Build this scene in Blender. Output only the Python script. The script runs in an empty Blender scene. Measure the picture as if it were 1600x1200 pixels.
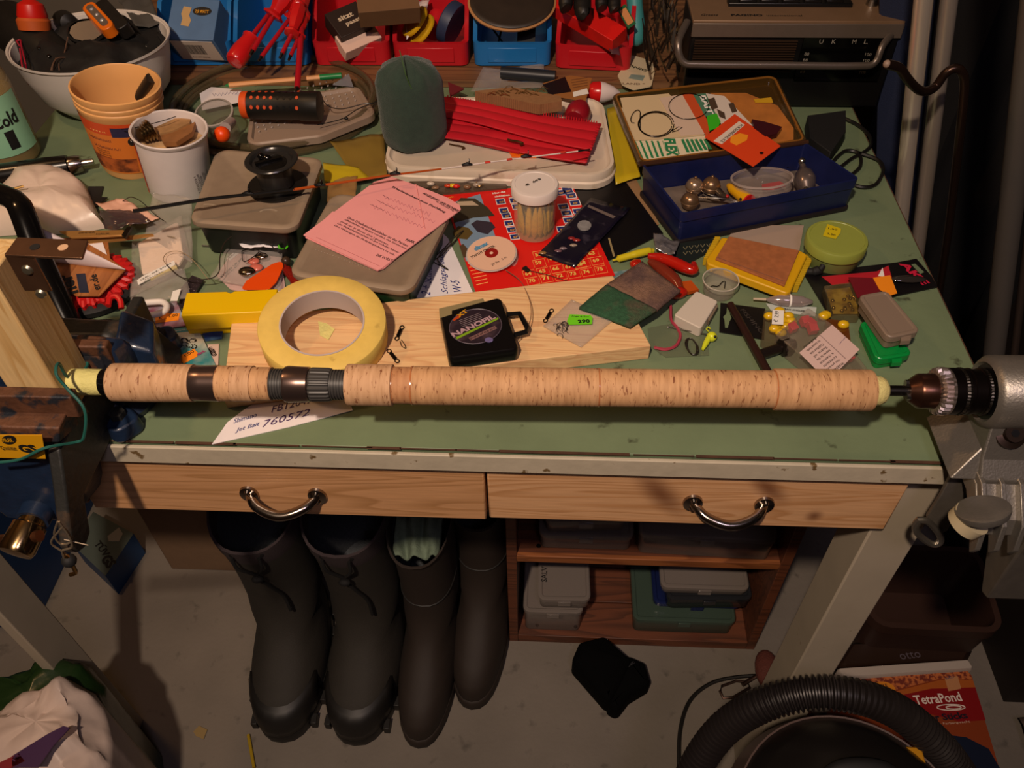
import bpy, math, random
from math import pi, sin, cos, radians, atan2, hypot, sqrt
from mathutils import Vector, Matrix, noise
random.seed(7)
SC = bpy.context.scene
COL = SC.collection
V = Vector
# ------------------------------------------------------------------ camera
T = 0.85                                   # height of the bench top, metres
CZ, FPX = 1.43, 1300.0                     # camera height, focal length in pixels of a 1600 px frame
PITCH, YAW, ROLL = radians(46.7), radians(3.36), radians(-1.12)
CF = V((-sin(YAW)*cos(PITCH), cos(YAW)*cos(PITCH), -sin(PITCH)))
_r = V((cos(YAW), sin(YAW), 0)); _u = _r.cross(CF)
CR = _r*cos(ROLL)+_u*sin(ROLL); CU = -_r*sin(ROLL)+_u*cos(ROLL)
CAM = V((0, 0, CZ))
cd = bpy.data.cameras.new('camera'); cam = bpy.data.objects.new('camera', cd); COL.objects.link(cam)
cd.sensor_width = 36; cd.lens = 36*FPX/1600; cd.clip_start = .02
cam.matrix_world = Matrix(((CR.x, CU.x, -CF.x, 0), (CR.y, CU.y, -CF.y, 0), (CR.z, CU.z, -CF.z, CZ), (0, 0, 0, 1)))
SC.camera = cam
# ------------------------------------------------------------------ light
w = bpy.data.worlds.new('world'); SC.world = w; w.use_nodes = True
w.node_tree.nodes['Background'].inputs[0].default_value = (.55, .6, .75, 1)
w.node_tree.nodes['Background'].inputs[1].default_value = .03
def lamp(name, kind, loc, power, col, size=.1, aim=None, spot=None):
    l = bpy.data.lights.new(name, kind); l.energy = power; l.color = col
    if kind == 'AREA': l.size = size
    else: l.shadow_soft_size = size
    if spot: l.spot_size = radians(spot); l.spot_blend = 1.0
    o = bpy.data.objects.new(name, l); COL.objects.link(o); o.location = loc
    if aim: o.rotation_euler = (V(aim)-V(loc)).to_track_quat('-Z', 'Y').to_euler()
    return o
lamp('work_lamp', 'SPOT', (-.30, -.45, 2.38), 126, (1, .765, .585), .04, (-.16, .70, .85), 74)
lamp('room_lamp', 'POINT', (-1.0, .75, 2.1), 12, (1, .55, .25), .05)
lamp('neon_lamp', 'AREA', (.35, -.5, 2.25), 3.0, (.92, .76, 1), .30, (.1, .6, .8))
vs = SC.view_settings
vs.view_transform = 'Standard'; vs.look = 'None'; vs.gamma = 1; vs.use_curve_mapping = False
vs.exposure = 0.0
# ------------------------------------------------------------------ pixel -> point on a real plane
def ray(x, y): return CF + CR*((x-800)/FPX) + CU*((600-y)/FPX)
def W(x, y, z): d = ray(x, y); return CAM + d*((z-CZ)/d.z)          # on the horizontal plane z
def A(x, y, h=0): return W(x, y, T+h)                               # h above the bench top
def WY(x, y, Y): d = ray(x, y); return CAM + d*(Y/d.y)              # on the vertical plane y = Y
def pr(p): q = V(p)-CAM; k = q.dot(CF); return 800+FPX*q.dot(CR)/k, 600-FPX*q.dot(CU)/k
def up(P, y):                                                       # z above P seen at image row y
    lo, hi = -.5, 1.25
    for _ in range(40):
        m = (lo+hi)/2
        if pr((P[0], P[1], m))[1] > y: lo = m
        else: hi = m
    return lo
# ------------------------------------------------------------------ objects
def wm(o):
    M = Matrix.Translation(o.location) @ o.rotation_euler.to_matrix().to_4x4()
    return wm(o.parent) @ M if o.parent else M
def tag(o, label=None, cat=None, group=None, kind=None):
    if label: o['label'] = label
    if cat: o['category'] = cat
    if group: o['group'] = group
    if kind: o['kind'] = kind
    return o
def thing(name, label, cat, loc, group=None, rz=0):
    o = bpy.data.objects.new(name, None); COL.objects.link(o); o.location = V(loc)
    o.rotation_euler = (0, 0, rz); o.empty_display_size = .02
    return tag(o, label, cat, group)
def basis(X, Y=None, Z=None, O=(0, 0, 0)):
    X = V(X).normalized()
    if Z is None: Z = X.cross(V(Y))
    Z = V(Z).normalized(); Y = Z.cross(X).normalized(); Z = X.cross(Y)
    return Matrix(((X.x, Y.x, Z.x, O[0]), (X.y, Y.y, Z.y, O[1]), (X.z, Y.z, Z.z, O[2]), (0, 0, 0, 1)))
def axism(p0, p1, ref=(0, 0, 1)):                                   # local z along p0 -> p1
    z = (V(p1)-V(p0)).normalized(); x = V(ref).cross(z)
    if x.length < 1e-4: x = V((1, 0, 0)).cross(z)
    if x.length < 1e-4: x = V((0, 1, 0)).cross(z)
    x.normalize(); y = z.cross(x)
    return Matrix(((x.x, y.x, z.x, p0[0]), (x.y, y.y, z.y, p0[1]), (x.z, y.z, z.z, p0[2]), (0, 0, 0, 1)))
def rp(pts, r, n=5):                                                # rounded polygon, 2-D
    out = []; N = len(pts); rr = r if isinstance(r, (list, tuple)) else [r]*N
    for i in range(N):
        p = V(pts[i][:2]); a = V(pts[i-1][:2])-p; b = V(pts[(i+1) % N][:2])-p
        la, lb = a.length, b.length; a.normalize(); b.normalize()
        ang = a.angle(b, pi); R = rr[i]
        if R <= 0 or ang > 3.1: out.append(p); continue
        d = min(R/math.tan(ang/2), la*.48, lb*.48); R2 = d*math.tan(ang/2)
        c = p+(a+b).normalized()*(R2/sin(ang/2))
        s, e = p+a*d-c, p+b*d-c
        a0 = atan2(s.y, s.x); da = (atan2(e.y, e.x)-a0+pi) % (2*pi)-pi
        for k in range(n+1): out.append(c+V((cos(a0+da*k/n), sin(a0+da*k/n)))*R2)
    return out
def rect(w, d, cx=0, cy=0): return [(cx-w/2, cy-d/2), (cx+w/2, cy-d/2), (cx+w/2, cy+d/2), (cx-w/2, cy+d/2)]
def ccw(p):
    a = sum(p[i-1][0]*p[i][1]-p[i][0]*p[i-1][1] for i in range(len(p)))
    return list(p) if a > 0 else list(reversed(p))
def off(p, d):                                                      # inset a ccw polygon by d
    n = len(p); out = []
    for i in range(n):
        a, b, c = V(p[i-1][:2]), V(p[i][:2]), V(p[(i+1) % n][:2])
        u, v = (b-a), (c-b)
        if u.length < 1e-9 or v.length < 1e-9: out.append(b); continue
        u.normalize(); v.normalize()
        m = V((-u.y-v.y, u.x+v.x)); k = m.length_squared
        out.append(b+m*(2*d/k) if k > .2 else b)
    return out
class MB:
    def __init__(s, M=None): s.v = []; s.f = []; s.M = M or Matrix()
    def add(s, vs, fs, M=None):
        k = len(s.v); Q = s.M @ M if M is not None else s.M
        s.v += [Q @ V(p) for p in vs]; s.f += [tuple(i+k for i in f) for f in fs]; return s
    def box(s, c, d, M=None, taper=1):
        x, y, z = d[0]/2, d[1]/2, d[2]/2; t = taper
        return s.add([(c[0]+a*x*(t if e > 0 else 1), c[1]+b*y*(t if e > 0 else 1), c[2]+e*z) for e in (-1, 1) for a, b in ((-1, -1), (1, -1), (1, 1), (-1, 1))],
            [(3, 2, 1, 0), (4, 5, 6, 7), (0, 1, 5, 4), (1, 2, 6, 5), (2, 3, 7, 6), (3, 0, 4, 7)], M)
    def rings(s, R, cap0=True, cap1=True, M=None, closed=False):
        n = len(R[0]); vs = [p for r in R for p in r]; fs = []
        m = len(R)
        for i in range(m if closed else m-1):
            j = (i+1) % m
            for k in range(n): a = (k+1) % n; fs.append((i*n+k, i*n+a, j*n+a, j*n+k))
        if cap0 and not closed: fs.append(tuple(reversed(range(n))))
        if cap1 and not closed: fs.append(tuple((m-1)*n+k for k in range(n)))
        return s.add(vs, fs, M)
    def prism(s, poly, z0, z1, M=None, top=0):                      # top = inset of the upper outline
        p = ccw(poly); q = off(p, top) if top else p
        return s.rings([[(a[0], a[1], z0) for a in p], [(a[0], a[1], z1) for a in q]], M=M)
    def prof(s, poly, pz, M=None, cap0=True, cap1=True):            # pz: list of (inset, z)
        p = ccw(poly)
        return s.rings([[(a[0], a[1], z) for a in (off(p, i) if i else p)] for i, z in pz], cap0, cap1, M)
    def lathe(s, pr_, n=24, M=None, cap0=True, cap1=True, a0=0, sx=1, sy=1, wob=None):
        R = []
        for r, z in pr_: R.append([(max(r, 1e-5)*cos(a0+2*pi*k/n)*sx*(wob(k, z) if wob else 1), max(r, 1e-5)*sin(a0+2*pi*k/n)*sy*(wob(k, z) if wob else 1), z) for k in range(n)])
        return s.rings(R, cap0, cap1, M)
    def cyl(s, p0, p1, r0, r1=None, n=16):
        r1 = r0 if r1 is None else r1
        return s.lathe([(r0, 0), (r1, (V(p1)-V(p0)).length)], n, axism(p0, p1))
    def tube(s, pts, r, n=6, closed=False, fl=1, cap=True):
        P = [V(p) for p in pts]; N = len(P); R = []; x = None
        for i in range(N):
            if closed: t = P[(i+1) % N]-P[i-1]
            else: t = P[min(i+1, N-1)]-P[max(i-1, 0)]
            if t.length < 1e-9: t = V((0, 0, 1))
            t.normalize()
            if x is None:
                x = V((0, 0, 1)).cross(t)
                if x.length < .05: x = V((1, 0, 0)).cross(t)
            x = x-t*x.dot(t)
            if x.length < 1e-6: x = t.orthogonal()
            x.normalize(); y = t.cross(x); rr = r[i] if isinstance(r, (list, tuple)) else r
            R.append([P[i]+x*(rr*cos(2*pi*k/n))+y*(rr*fl*sin(2*pi*k/n)) for k in range(n)])
        return s.rings(R, cap, cap, closed=closed)
    def ball(s, c, r, n=14, m=8, sc=(1, 1, 1), M=None):
        Q = Matrix.Translation(V(c)) @ Matrix.Diagonal((*sc, 1))
        if M is not None: Q = M @ Q
        return s.lathe([(r*sin(pi*i/m), -r*cos(pi*i/m)) for i in range(m+1)], n, Q)
    def grid(s, fn, nu, nv):
        vs = [fn(i/nu, j/nv) for j in range(nv+1) for i in range(nu+1)]
        return s.add(vs, [(j*(nu+1)+i, j*(nu+1)+i+1, (j+1)*(nu+1)+i+1, (j+1)*(nu+1)+i) for j in range(nv) for i in range(nu)])
    def build(s, name, mat, parent=None, smooth=40, bevel=0, solid=0, sub=0, stuff=False, org=None):
        if parent:
            I = wm(parent).inverted(); vs = [I @ p for p in s.v]; loc = None
        else:
            xs = [p.x for p in s.v]; ys = [p.y for p in s.v]; zs = [p.z for p in s.v]
            loc = V(org) if org else V(((min(xs)+max(xs))/2, (min(ys)+max(ys))/2, min(zs)))
            vs = [p-loc for p in s.v]
        me = bpy.data.meshes.new(name); me.from_pydata([tuple(p) for p in vs], [], s.f); me.materials.append(mat); me.update()
        if smooth:
            me.polygons.foreach_set('use_smooth', [True]*len(me.polygons))
            me.set_sharp_from_angle(angle=radians(smooth))
        o = bpy.data.objects.new(name, me); COL.objects.link(o)
        if parent: o.parent = parent
        else: o.location = loc
        if bevel:
            b = o.modifiers.new('bevel', 'BEVEL'); b.width = bevel; b.segments = 2; b.limit_method = 'ANGLE'; b.angle_limit = radians(40); b.harden_normals = False
        if solid: m = o.modifiers.new('solid', 'SOLIDIFY'); m.thickness = solid; m.offset = 0
        if sub: m = o.modifiers.new('sub', 'SUBSURF'); m.levels = m.render_levels = sub
        if stuff: o['kind'] = 'stuff'
        return o
def struct(o): o['kind'] = 'structure'; return o
def copy_tree(o, parent=None):
    c = o.copy(); COL.objects.link(c)
    if parent: c.parent = parent
    for ch in [k for k in bpy.data.objects if k.parent == o]: copy_tree(ch, c)
    return c
# ------------------------------------------------------------------ materials
def lin(c): return tuple((x/12.92 if x <= .04045 else ((x+.055)/1.055)**2.4) for x in c)
def rgb(h):
    if isinstance(h, str): h = h.lstrip('#'); h = tuple(int(h[i:i+2], 16)/255 for i in (0, 2, 4))
    return (*lin(h), 1)
_mc = {}
def mat(key, c, rough=.5, metal=0, alpha=1, trans=0, var=0, vs=40, c2=None, c2s=20, c2t=.5, c2w=.1, bump=0, bs=200, spec=.5, coat=0, stretch=(1, 1, 1), sheen=0, ior=1.45, emit=0):
    if key in _mc: return _mc[key]
    m = bpy.data.materials.new(key); m.use_nodes = True; nt = m.node_tree; N = nt.nodes; L = nt.links
    b = N['Principled BSDF']; col = rgb(c)
    I = b.inputs; I['Base Color'].default_value = col; I['Roughness'].default_value = rough; I['Metallic'].default_value = metal
    I['Alpha'].default_value = alpha; I['Transmission Weight'].default_value = trans; I['Specular IOR Level'].default_value = spec
    I['Coat Weight'].default_value = coat; I['IOR'].default_value = ior; I['Sheen Weight'].default_value = sheen; I['Coat Roughness'].default_value = .1
    if emit: I['Emission Color'].default_value = col; I['Emission Strength'].default_value = emit
    if var or c2 or bump:
        tc = N.new('ShaderNodeTexCoord'); mp = N.new('ShaderNodeMapping'); mp.inputs['Scale'].default_value = stretch
        L.new(tc.outputs['Object'], mp.inputs[0])
        def nz(scale, det=4):
            n = N.new('ShaderNodeTexNoise'); n.inputs['Scale'].default_value = scale; n.inputs['Detail'].default_value = det; L.new(mp.outputs[0], n.inputs['Vector']); return n
        src = None
        if c2:
            n = nz(c2s, 6); r = N.new('ShaderNodeValToRGB'); e = r.color_ramp.elements
            e[0].position = max(0, c2t-c2w); e[1].position = min(1, c2t+c2w); e[0].color = col; e[1].color = rgb(c2)
            L.new(n.outputs[0], r.inputs[0]); src = r.outputs[0]
        if var:
            n = nz(vs, 5); mr = N.new('ShaderNodeMapRange'); mr.inputs[1].default_value = .25; mr.inputs[2].default_value = .75; mr.inputs[3].default_value = 1-var; mr.inputs[4].default_value = 1+var
            L.new(n.outputs[0], mr.inputs[0])
            mx = N.new('ShaderNodeMix'); mx.data_type = 'RGBA'; mx.blend_type = 'MULTIPLY'; mx.inputs[0].default_value = 1
            if src: L.new(src, mx.inputs[6])
            else: mx.inputs[6].default_value = col
            L.new(mr.outputs[0], mx.inputs[7]); src = mx.outputs[2]
        if src: L.new(src, I['Base Color'])
        if bump:
            n = nz(bs, 3); bp = N.new('ShaderNodeBump'); bp.inputs['Strength'].default_value = bump; bp.inputs['Distance'].default_value = .002
            L.new(n.outputs[0], bp.inputs['Height']); L.new(bp.outputs[0], I['Normal'])
    _mc[key] = m; return m
def wood(key, a, b_, along=0, ring=30, rough=.5, knot=None, fine=1, coat=.1):
    m = bpy.data.materials.new(key); m.use_nodes = True; nt = m.node_tree; N = nt.nodes; L = nt.links; b = N['Principled BSDF']
    tc = N.new('ShaderNodeTexCoord'); mp = N.new('ShaderNodeMapping'); sc = [1, 1, 1]; sc[along] = .06
    mp.inputs['Scale'].default_value = sc; L.new(tc.outputs['Object'], mp.inputs[0])
    wv = N.new('ShaderNodeTexNoise'); wv.inputs['Scale'].default_value = ring; wv.inputs['Detail'].default_value = 2; wv.inputs['Distortion'].default_value = .4
    L.new(mp.outputs[0], wv.inputs['Vector'])
    ml = N.new('ShaderNodeMath'); ml.operation = 'MULTIPLY'; ml.inputs[1].default_value = 14; L.new(wv.outputs[0], ml.inputs[0])
    fr = N.new('ShaderNodeMath'); fr.operation = 'FRACT'; L.new(ml.outputs[0], fr.inputs[0])
    r = N.new('ShaderNodeValToRGB'); e = r.color_ramp.elements; e[0].color = rgb(a); e[1].color = rgb(b_); e[0].position = .35; e[1].position = .9
    e2 = r.color_ramp.elements.new(1.0); e2.color = rgb(a); L.new(fr.outputs[0], r.inputs[0])
    fn = N.new('ShaderNodeTexNoise'); fn.inputs['Scale'].default_value = 500*fine; fn.inputs['Detail'].default_value = 3; L.new(mp.outputs[0], fn.inputs['Vector'])
    mr = N.new('ShaderNodeMapRange'); mr.inputs[3].default_value = .8; mr.inputs[4].default_value = 1.15; L.new(fn.outputs[0], mr.inputs[0])
    mx = N.new('ShaderNodeMix'); mx.data_type = 'RGBA'; mx.blend_type = 'MULTIPLY'; mx.inputs[0].default_value = 1
    L.new(r.outputs[0], mx.inputs[6]); L.new(mr.outputs[0], mx.inputs[7]); out = mx.outputs[2]
    for kn in (knot or []):                                        # knots / resin streaks: (object-space centre, radius, stretch)
        c, rad, st = kn; vsn = N.new('ShaderNodeVectorMath'); vsn.operation = 'SUBTRACT'; L.new(tc.outputs['Object'], vsn.inputs[0]); vsn.inputs[1].default_value = c
        rt = N.new('ShaderNodeVectorRotate'); rt.rotation_type = 'Y_AXIS'; rt.inputs['Angle'].default_value = st[3] if len(st) > 3 else 0; L.new(vsn.outputs[0], rt.inputs[0])
        v2 = N.new('ShaderNodeVectorMath'); v2.operation = 'MULTIPLY'; L.new(rt.outputs[0], v2.inputs[0]); v2.inputs[1].default_value = st[:3]
        ln = N.new('ShaderNodeVectorMath'); ln.operation = 'LENGTH'; L.new(v2.outputs[0], ln.inputs[0])
        k = N.new('ShaderNodeMapRange'); k.interpolation_type = 'SMOOTHSTEP'; k.inputs[1].default_value = 0; k.inputs[2].default_value = rad; k.inputs[3].default_value = .75; k.inputs[4].default_value = 0
        L.new(ln.outputs[1], k.inputs[0]); m2 = N.new('ShaderNodeMix'); m2.data_type = 'RGBA'; L.new(k.outputs[0], m2.inputs[0]); L.new(out, m2.inputs[6]); m2.inputs[7].default_value = rgb('5a2812'); out = m2.outputs[2]
    L.new(out, b.inputs['Base Color']); b.inputs['Roughness'].default_value = rough; b.inputs['Coat Weight'].default_value = coat; b.inputs['Coat Roughness'].default_value = .3
    bp = N.new('ShaderNodeBump'); bp.inputs['Strength'].default_value = .15; bp.inputs['Distance'].default_value = .001; L.new(fn.outputs[0], bp.inputs['Height']); L.new(bp.outputs[0], b.inputs['Normal'])
    return m
def plain(c, rough=.5, **k): return mat('plain %s %s %s' % (c, rough, sorted(k.items())), c, rough, **k)
INK = plain('141414', .6); INKB = plain('2a3478', .6); INKR = plain('b01818', .6); WHT = plain('e8e4dc', .6)
PAPER = mat('paper', 'e6dfe0', .7, var=.05, vs=30)
BLK = mat('black_plastic', '0c0c0d', .35); BLKM = mat('black_matt', '131314', .7)
STEEL = mat('steel', 'b0aca6', .28, 1); DSTEEL = mat('dark_steel', '4a4642', .35, 1); BRASS = mat('brass', 'b08a50', .3, 1)
CLEAR = mat('clear_plastic', 'd8d2c8', .12, alpha=.22, spec=.8); FILM = mat('clear_film', 'c8c0b8', .15, alpha=.25, spec=1, bump=.6, bs=60)
FROST = mat('frosted_plastic', 'a8a090', .45, alpha=.55)
# ------------------------------------------------------------------ lettering and flat print
def text(s, O, X, Y, wid, hei, m, parent, name='lettering', bold=0, depth=.0004, font_shear=0):
    cu = bpy.data.curves.new('t', 'FONT'); cu.body = s; cu.resolution_u = 2; cu.offset = bold; cu.shear = font_shear
    o = bpy.data.objects.new('t', cu); me = bpy.data.meshes.new_from_object(o)
    bpy.data.objects.remove(o); bpy.data.curves.remove(cu)
    vs = [v.co.copy() for v in me.vertices]; fs = [tuple(p.vertices) for p in me.polygons]; bpy.data.meshes.remove(me)
    if not vs: return
    x0, x1 = min(v.x for v in vs), max(v.x for v in vs); y0, y1 = min(v.y for v in vs), max(v.y for v in vs)
    X, Y = V(X).normalized(), V(Y).normalized(); Z = X.cross(Y).normalized(); kx = wid/max(x1-x0, 1e-6); ky = hei/max(y1-y0, .5) if hei else kx
    mb = MB(); mb.add([V(O)+X*((v.x-x0)*kx)+Y*((v.y-min(y0, 0)*0)*ky)+Z*depth for v in vs], fs)
    return mb.build(name, m, parent, smooth=0)
def txt(s, a, b, h, m, parent, tall=None, **k):                    # baseline from pixel a to pixel b on the plane h
    P, Q = A(*a, h), A(*b, h); X = Q-P; Y = V((0, 0, 1)).cross(X)
    return text(s, P, X, Y, X.length, tall, m, parent, **k)
def poly(name, px, h, th, m, parent=None, r=0, bevel=0, **k):       # flat plate, outline given at its top face
    P = [A(x, y, h+th) for x, y in px]
    if r: P = rp(P, r)
    return MB().prism(P, T+h, T+h+th).build(name, m, parent, bevel=bevel, **k)
def deco(name, px, h, m, parent=None, th=.0003, r=0): return poly(name, px, h, th, m, parent, r=r)
def stroke(name, pts, h, m, parent, r=.0003):                       # pen strokes on plane h
    mb = MB()
    for l in (pts if isinstance(pts[0][0], (tuple, list)) else [pts]): mb.tube([A(x, y, h) for x, y in l], r, 4)
    return mb.build(name, m, parent)
def sq(p0, p1, n, amp, seed=0):                                     # handwriting scrawl between two pixels
    rnd = random.Random(seed); out = []
    for i in range(n+1):
        t = i/n; out.append((p0[0]+(p1[0]-p0[0])*t+rnd.uniform(-.3, .3)*amp, p0[1]+(p1[1]-p0[1])*t+(amp if i % 2 else -amp)*rnd.uniform(.4, 1)))
    return out
def arc(c, rx, ry, a0, a1, n=24, rot=0):
    o = []
    for i in range(n+1):
        a = radians(a0+(a1-a0)*i/n); x, y = rx*cos(a), ry*sin(a); o.append((c[0]+x*cos(rot)-y*sin(rot), c[1]+x*sin(rot)+y*cos(rot)))
    return o
def smooth_pts(P, n=6):                                             # Catmull-Rom through 3-D points
    P = [V(p) for p in P]; Q = [P[0]*2-P[1]]+P+[P[-1]*2-P[-2]]; o = []
    for i in range(1, len(Q)-2):
        for k in range(n):
            t = k/n; a, b, c, d = Q[i-1:i+3]
            o.append(.5*((2*b)+(c-a)*t+(2*a-5*b+4*c-d)*t*t+(3*b-a-3*c+d)*t**3))
    return o+[P[-1]]
def wire(name, px, hs, r, m, parent=None, n=6, k=6):                # px list, heights list or one value
    H = hs if isinstance(hs, (list, tuple)) else [hs]*len(px)
    return MB().tube(smooth_pts([A(x, y, h) for (x, y), h in zip(px, H)], k), r, n).build(name, m, parent)
def sheet(name, quad, h, m, amp=.003, n=14, seed=0, parent=None, freq=30, th=.0006, edge=0, hs=None, sub=0):
    C4 = [A(x, y, h if hs is None else hs[i]) for i, (x, y) in enumerate(quad)]
    def fn(u, v):
        p = C4[0].lerp(C4[1], u).lerp(C4[3].lerp(C4[2], u), v)
        q = V((p.x*freq+seed*9.1, p.y*freq, seed*3.3))
        dz = noise.noise(q)*amp+abs(noise.noise(q*2.3))*amp*.5
        e = V((noise.noise(q*1.7), noise.noise(q*1.7+V((5, 5, 5))), 0))*edge
        return p+e+V((0, 0, max(dz, -h*.8 if h else 0)+amp*.6))
    return MB().grid(fn, n, n).build(name, m, parent, smooth=60 if amp else 20, solid=th, sub=sub)
# ================================================================== the setting
CONC = mat('concrete', '746c62', .85, var=.14, vs=7, c2='5a544c', c2s=30, c2t=.68, c2w=.06, bump=.3, bs=120)
struct(MB().box((0, .4, -.05), (4.4, 3.4, .1)).build('floor', CONC, smooth=0))
WALLM = mat('wall_paint', '6a6358', .9, var=.08, vs=8)
struct(MB().box((0, 1.65, 1.25), (4.4, .1, 2.5)).build('wall_back', WALLM, smooth=0))
struct(MB().box((2.15, .35, 1.25), (.1, 2.5, 2.5)).build('wall_right', WALLM, smooth=0))
struct(MB().box((-2.15, .35, 1.25), (.1, 2.5, 2.5)).build('wall_left', WALLM, smooth=0))
struct(MB().box((0, -1.25, 1.25), (4.4, .1, 2.5)).build('wall_front', WALLM, smooth=0))
struct(MB().box((0, .2, 2.55), (4.4, 3.0, .1)).build('ceiling', WALLM, smooth=0))
# ================================================================== workbench
FY, RX, LX, BY = .461, .414, -.70, 1.50                              # front, right, left and back of the top
GREEN = mat('green_bench_paint', '6c7c5e', .5, var=.12, vs=14, c2='464c38', c2s=55, c2t=.70, c2w=.05, bump=.15, bs=90, spec=.35)
CREAM = mat('cream_paint', 'b9ae98', .55, var=.08, vs=60, c2='6b5535', c2s=60, c2t=.655, c2w=.02, bump=.2, bs=80)
CREAM2 = mat('cream_leg_paint', 'a89c88', .6, var=.06, vs=20, c2='7a6a50', c2s=40, c2t=.74, c2w=.03)
bench = thing('workbench', 'green-topped wooden workbench with white edging and pine drawers', 'workbench', (-.14, .98, 0))
MB().box(((LX+RX)/2, (FY+BY)/2+.0015, T-.012), (RX-LX, BY-FY-.003, .024)).build('bench_top', GREEN, bench, bevel=.001)
MB().box(((LX+RX)/2, FY-.001, T-.0135), (RX-LX, .004, .0225)).build('edge_strip', CREAM, bench, bevel=.001)
BRN = mat('worn_brown_edge', '4a3020', .8, var=.3, vs=60)
mb = MB()
x = LX                                                              # chipped brown glue line along the front edge
rnd = random.Random(3)
while x < RX-.01:
    l = rnd.uniform(.02, .07); wd = rnd.uniform(.0008, .0030)
    mb.box((x+l/2, FY+.0022, T+.0001), (l, wd, .0006)); x += l*rnd.uniform(.9, 1.05)
mb.build('worn_seam', BRN, bench)
mb = MB()
mb.box((RX-.001, (FY+BY)/2, T-.0125), (.004, BY-FY, .024)); mb.build('side_strip', BRN, bench)
for x0, x1, y0 in ((.327, .377, .475), (LX+.005, -.678+.0, .475), (.329, .382, 1.42), (-.73+.03, -.65, 1.42)):
    MB().box(((x0+x1)/2, y0+.03, (T-.024)/2), (abs(x1-x0) if x1 > x0 else .05, .055, T-.024)).build('leg', CREAM2, bench, bevel=.002)
PINE = wood('pine_drawer', 'd6a678', 'c08c5c', 0, 26, .42, knot=[((-.030, -.009, .050), .034, (1.6, .3, .55, .6)), ((.068, -.009, .062), .026, (1.6, .3, .6, .7)), ((.120, -.009, .020), .012, (1, .3, .9, 0))], coat=.25)
PINE2 = wood('pine_drawer_left', 'ca986a', 'b08052', 0, 22, .42, coat=.25)
PINE3 = wood('pine_drawer_dark', 'a8743f', '8c5a30', 0, 22, .5)
CHR = mat('handle_steel', 'a59a90', .18, 1)
def drawer(x0, x1, z0, z1, m, hx=None, label=None):
    d = MB().box(((x0+x1)/2, FY+.014, (z0+z1)/2), (x1-x0, .018, z1-z0)).build('drawer', m, None, bevel=.002)
    L0 = d.location.copy(); d.parent = bench; d.location = L0-bench.location
    mb = MB().box(((x0+x1)/2, FY+.18, z0+.01), (x1-x0-.02, .3, .01))
    for xx in (x0+.012, x1-.012): mb.box((xx, FY+.18, (z0+z1)/2-.005), (.01, .3, z1-z0-.02))
    mb.build('drawer_box', PINE3, d)
    if hx is not None:
        for cx, cz in hx[:1]:
            mb = MB(); hw = hx[1]
            for s in (-1, 1):
                mb.lathe([(0, 0), (.0095, 0), (.009, .0025), (.004, .0035)], 20, axism((cx+s*hw, FY+.005, cz), (cx+s*hw, FY-.1, cz)) @ Matrix.Diagonal((1, 1.25, 1, 1)))
                for q in (-.006, .006):
                    mb.lathe([(0, 0), (.0032, 0), (.002, .0025)], 10, axism((cx+s*hw, FY+.002, cz+q), (cx+s*hw, FY-.1, cz+q)))
            pts = [(cx-hw, FY+.004, cz), (cx-hw+.005, FY-.004, cz), (cx-hw+.011, FY-.010, cz-.002), (cx-hw+.022, FY-.015, cz-.004), (cx, FY-.017, cz-.005), (cx+hw-.022, FY-.015, cz-.004), (cx+hw-.011, FY-.010, cz-.002), (cx+hw-.005, FY-.004, cz-.001), (cx+hw, FY+.004, cz)]
            mb.tube(smooth_pts(pts, 5), [.0042+.001*sin(pi*i/40) for i in range(41)], 10)
            h = mb.build('handle', CHR, d); h['label'] = 'curved polished steel pull handle'
    return d
def zc(x, y): return WY(x, y, FY).z
h1, h2 = WY(441, 779, FY), WY(1139, 793, FY)
drawer(-.452, -.055, .737, .819, PINE2, ((h1.x, h1.z), .0335))
drawer(-.0525, .332, .740, .820, PINE, ((h2.x, h2.z), .0335))
drawer(LX+.04, -.455, .745, .819, PINE3)
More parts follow.
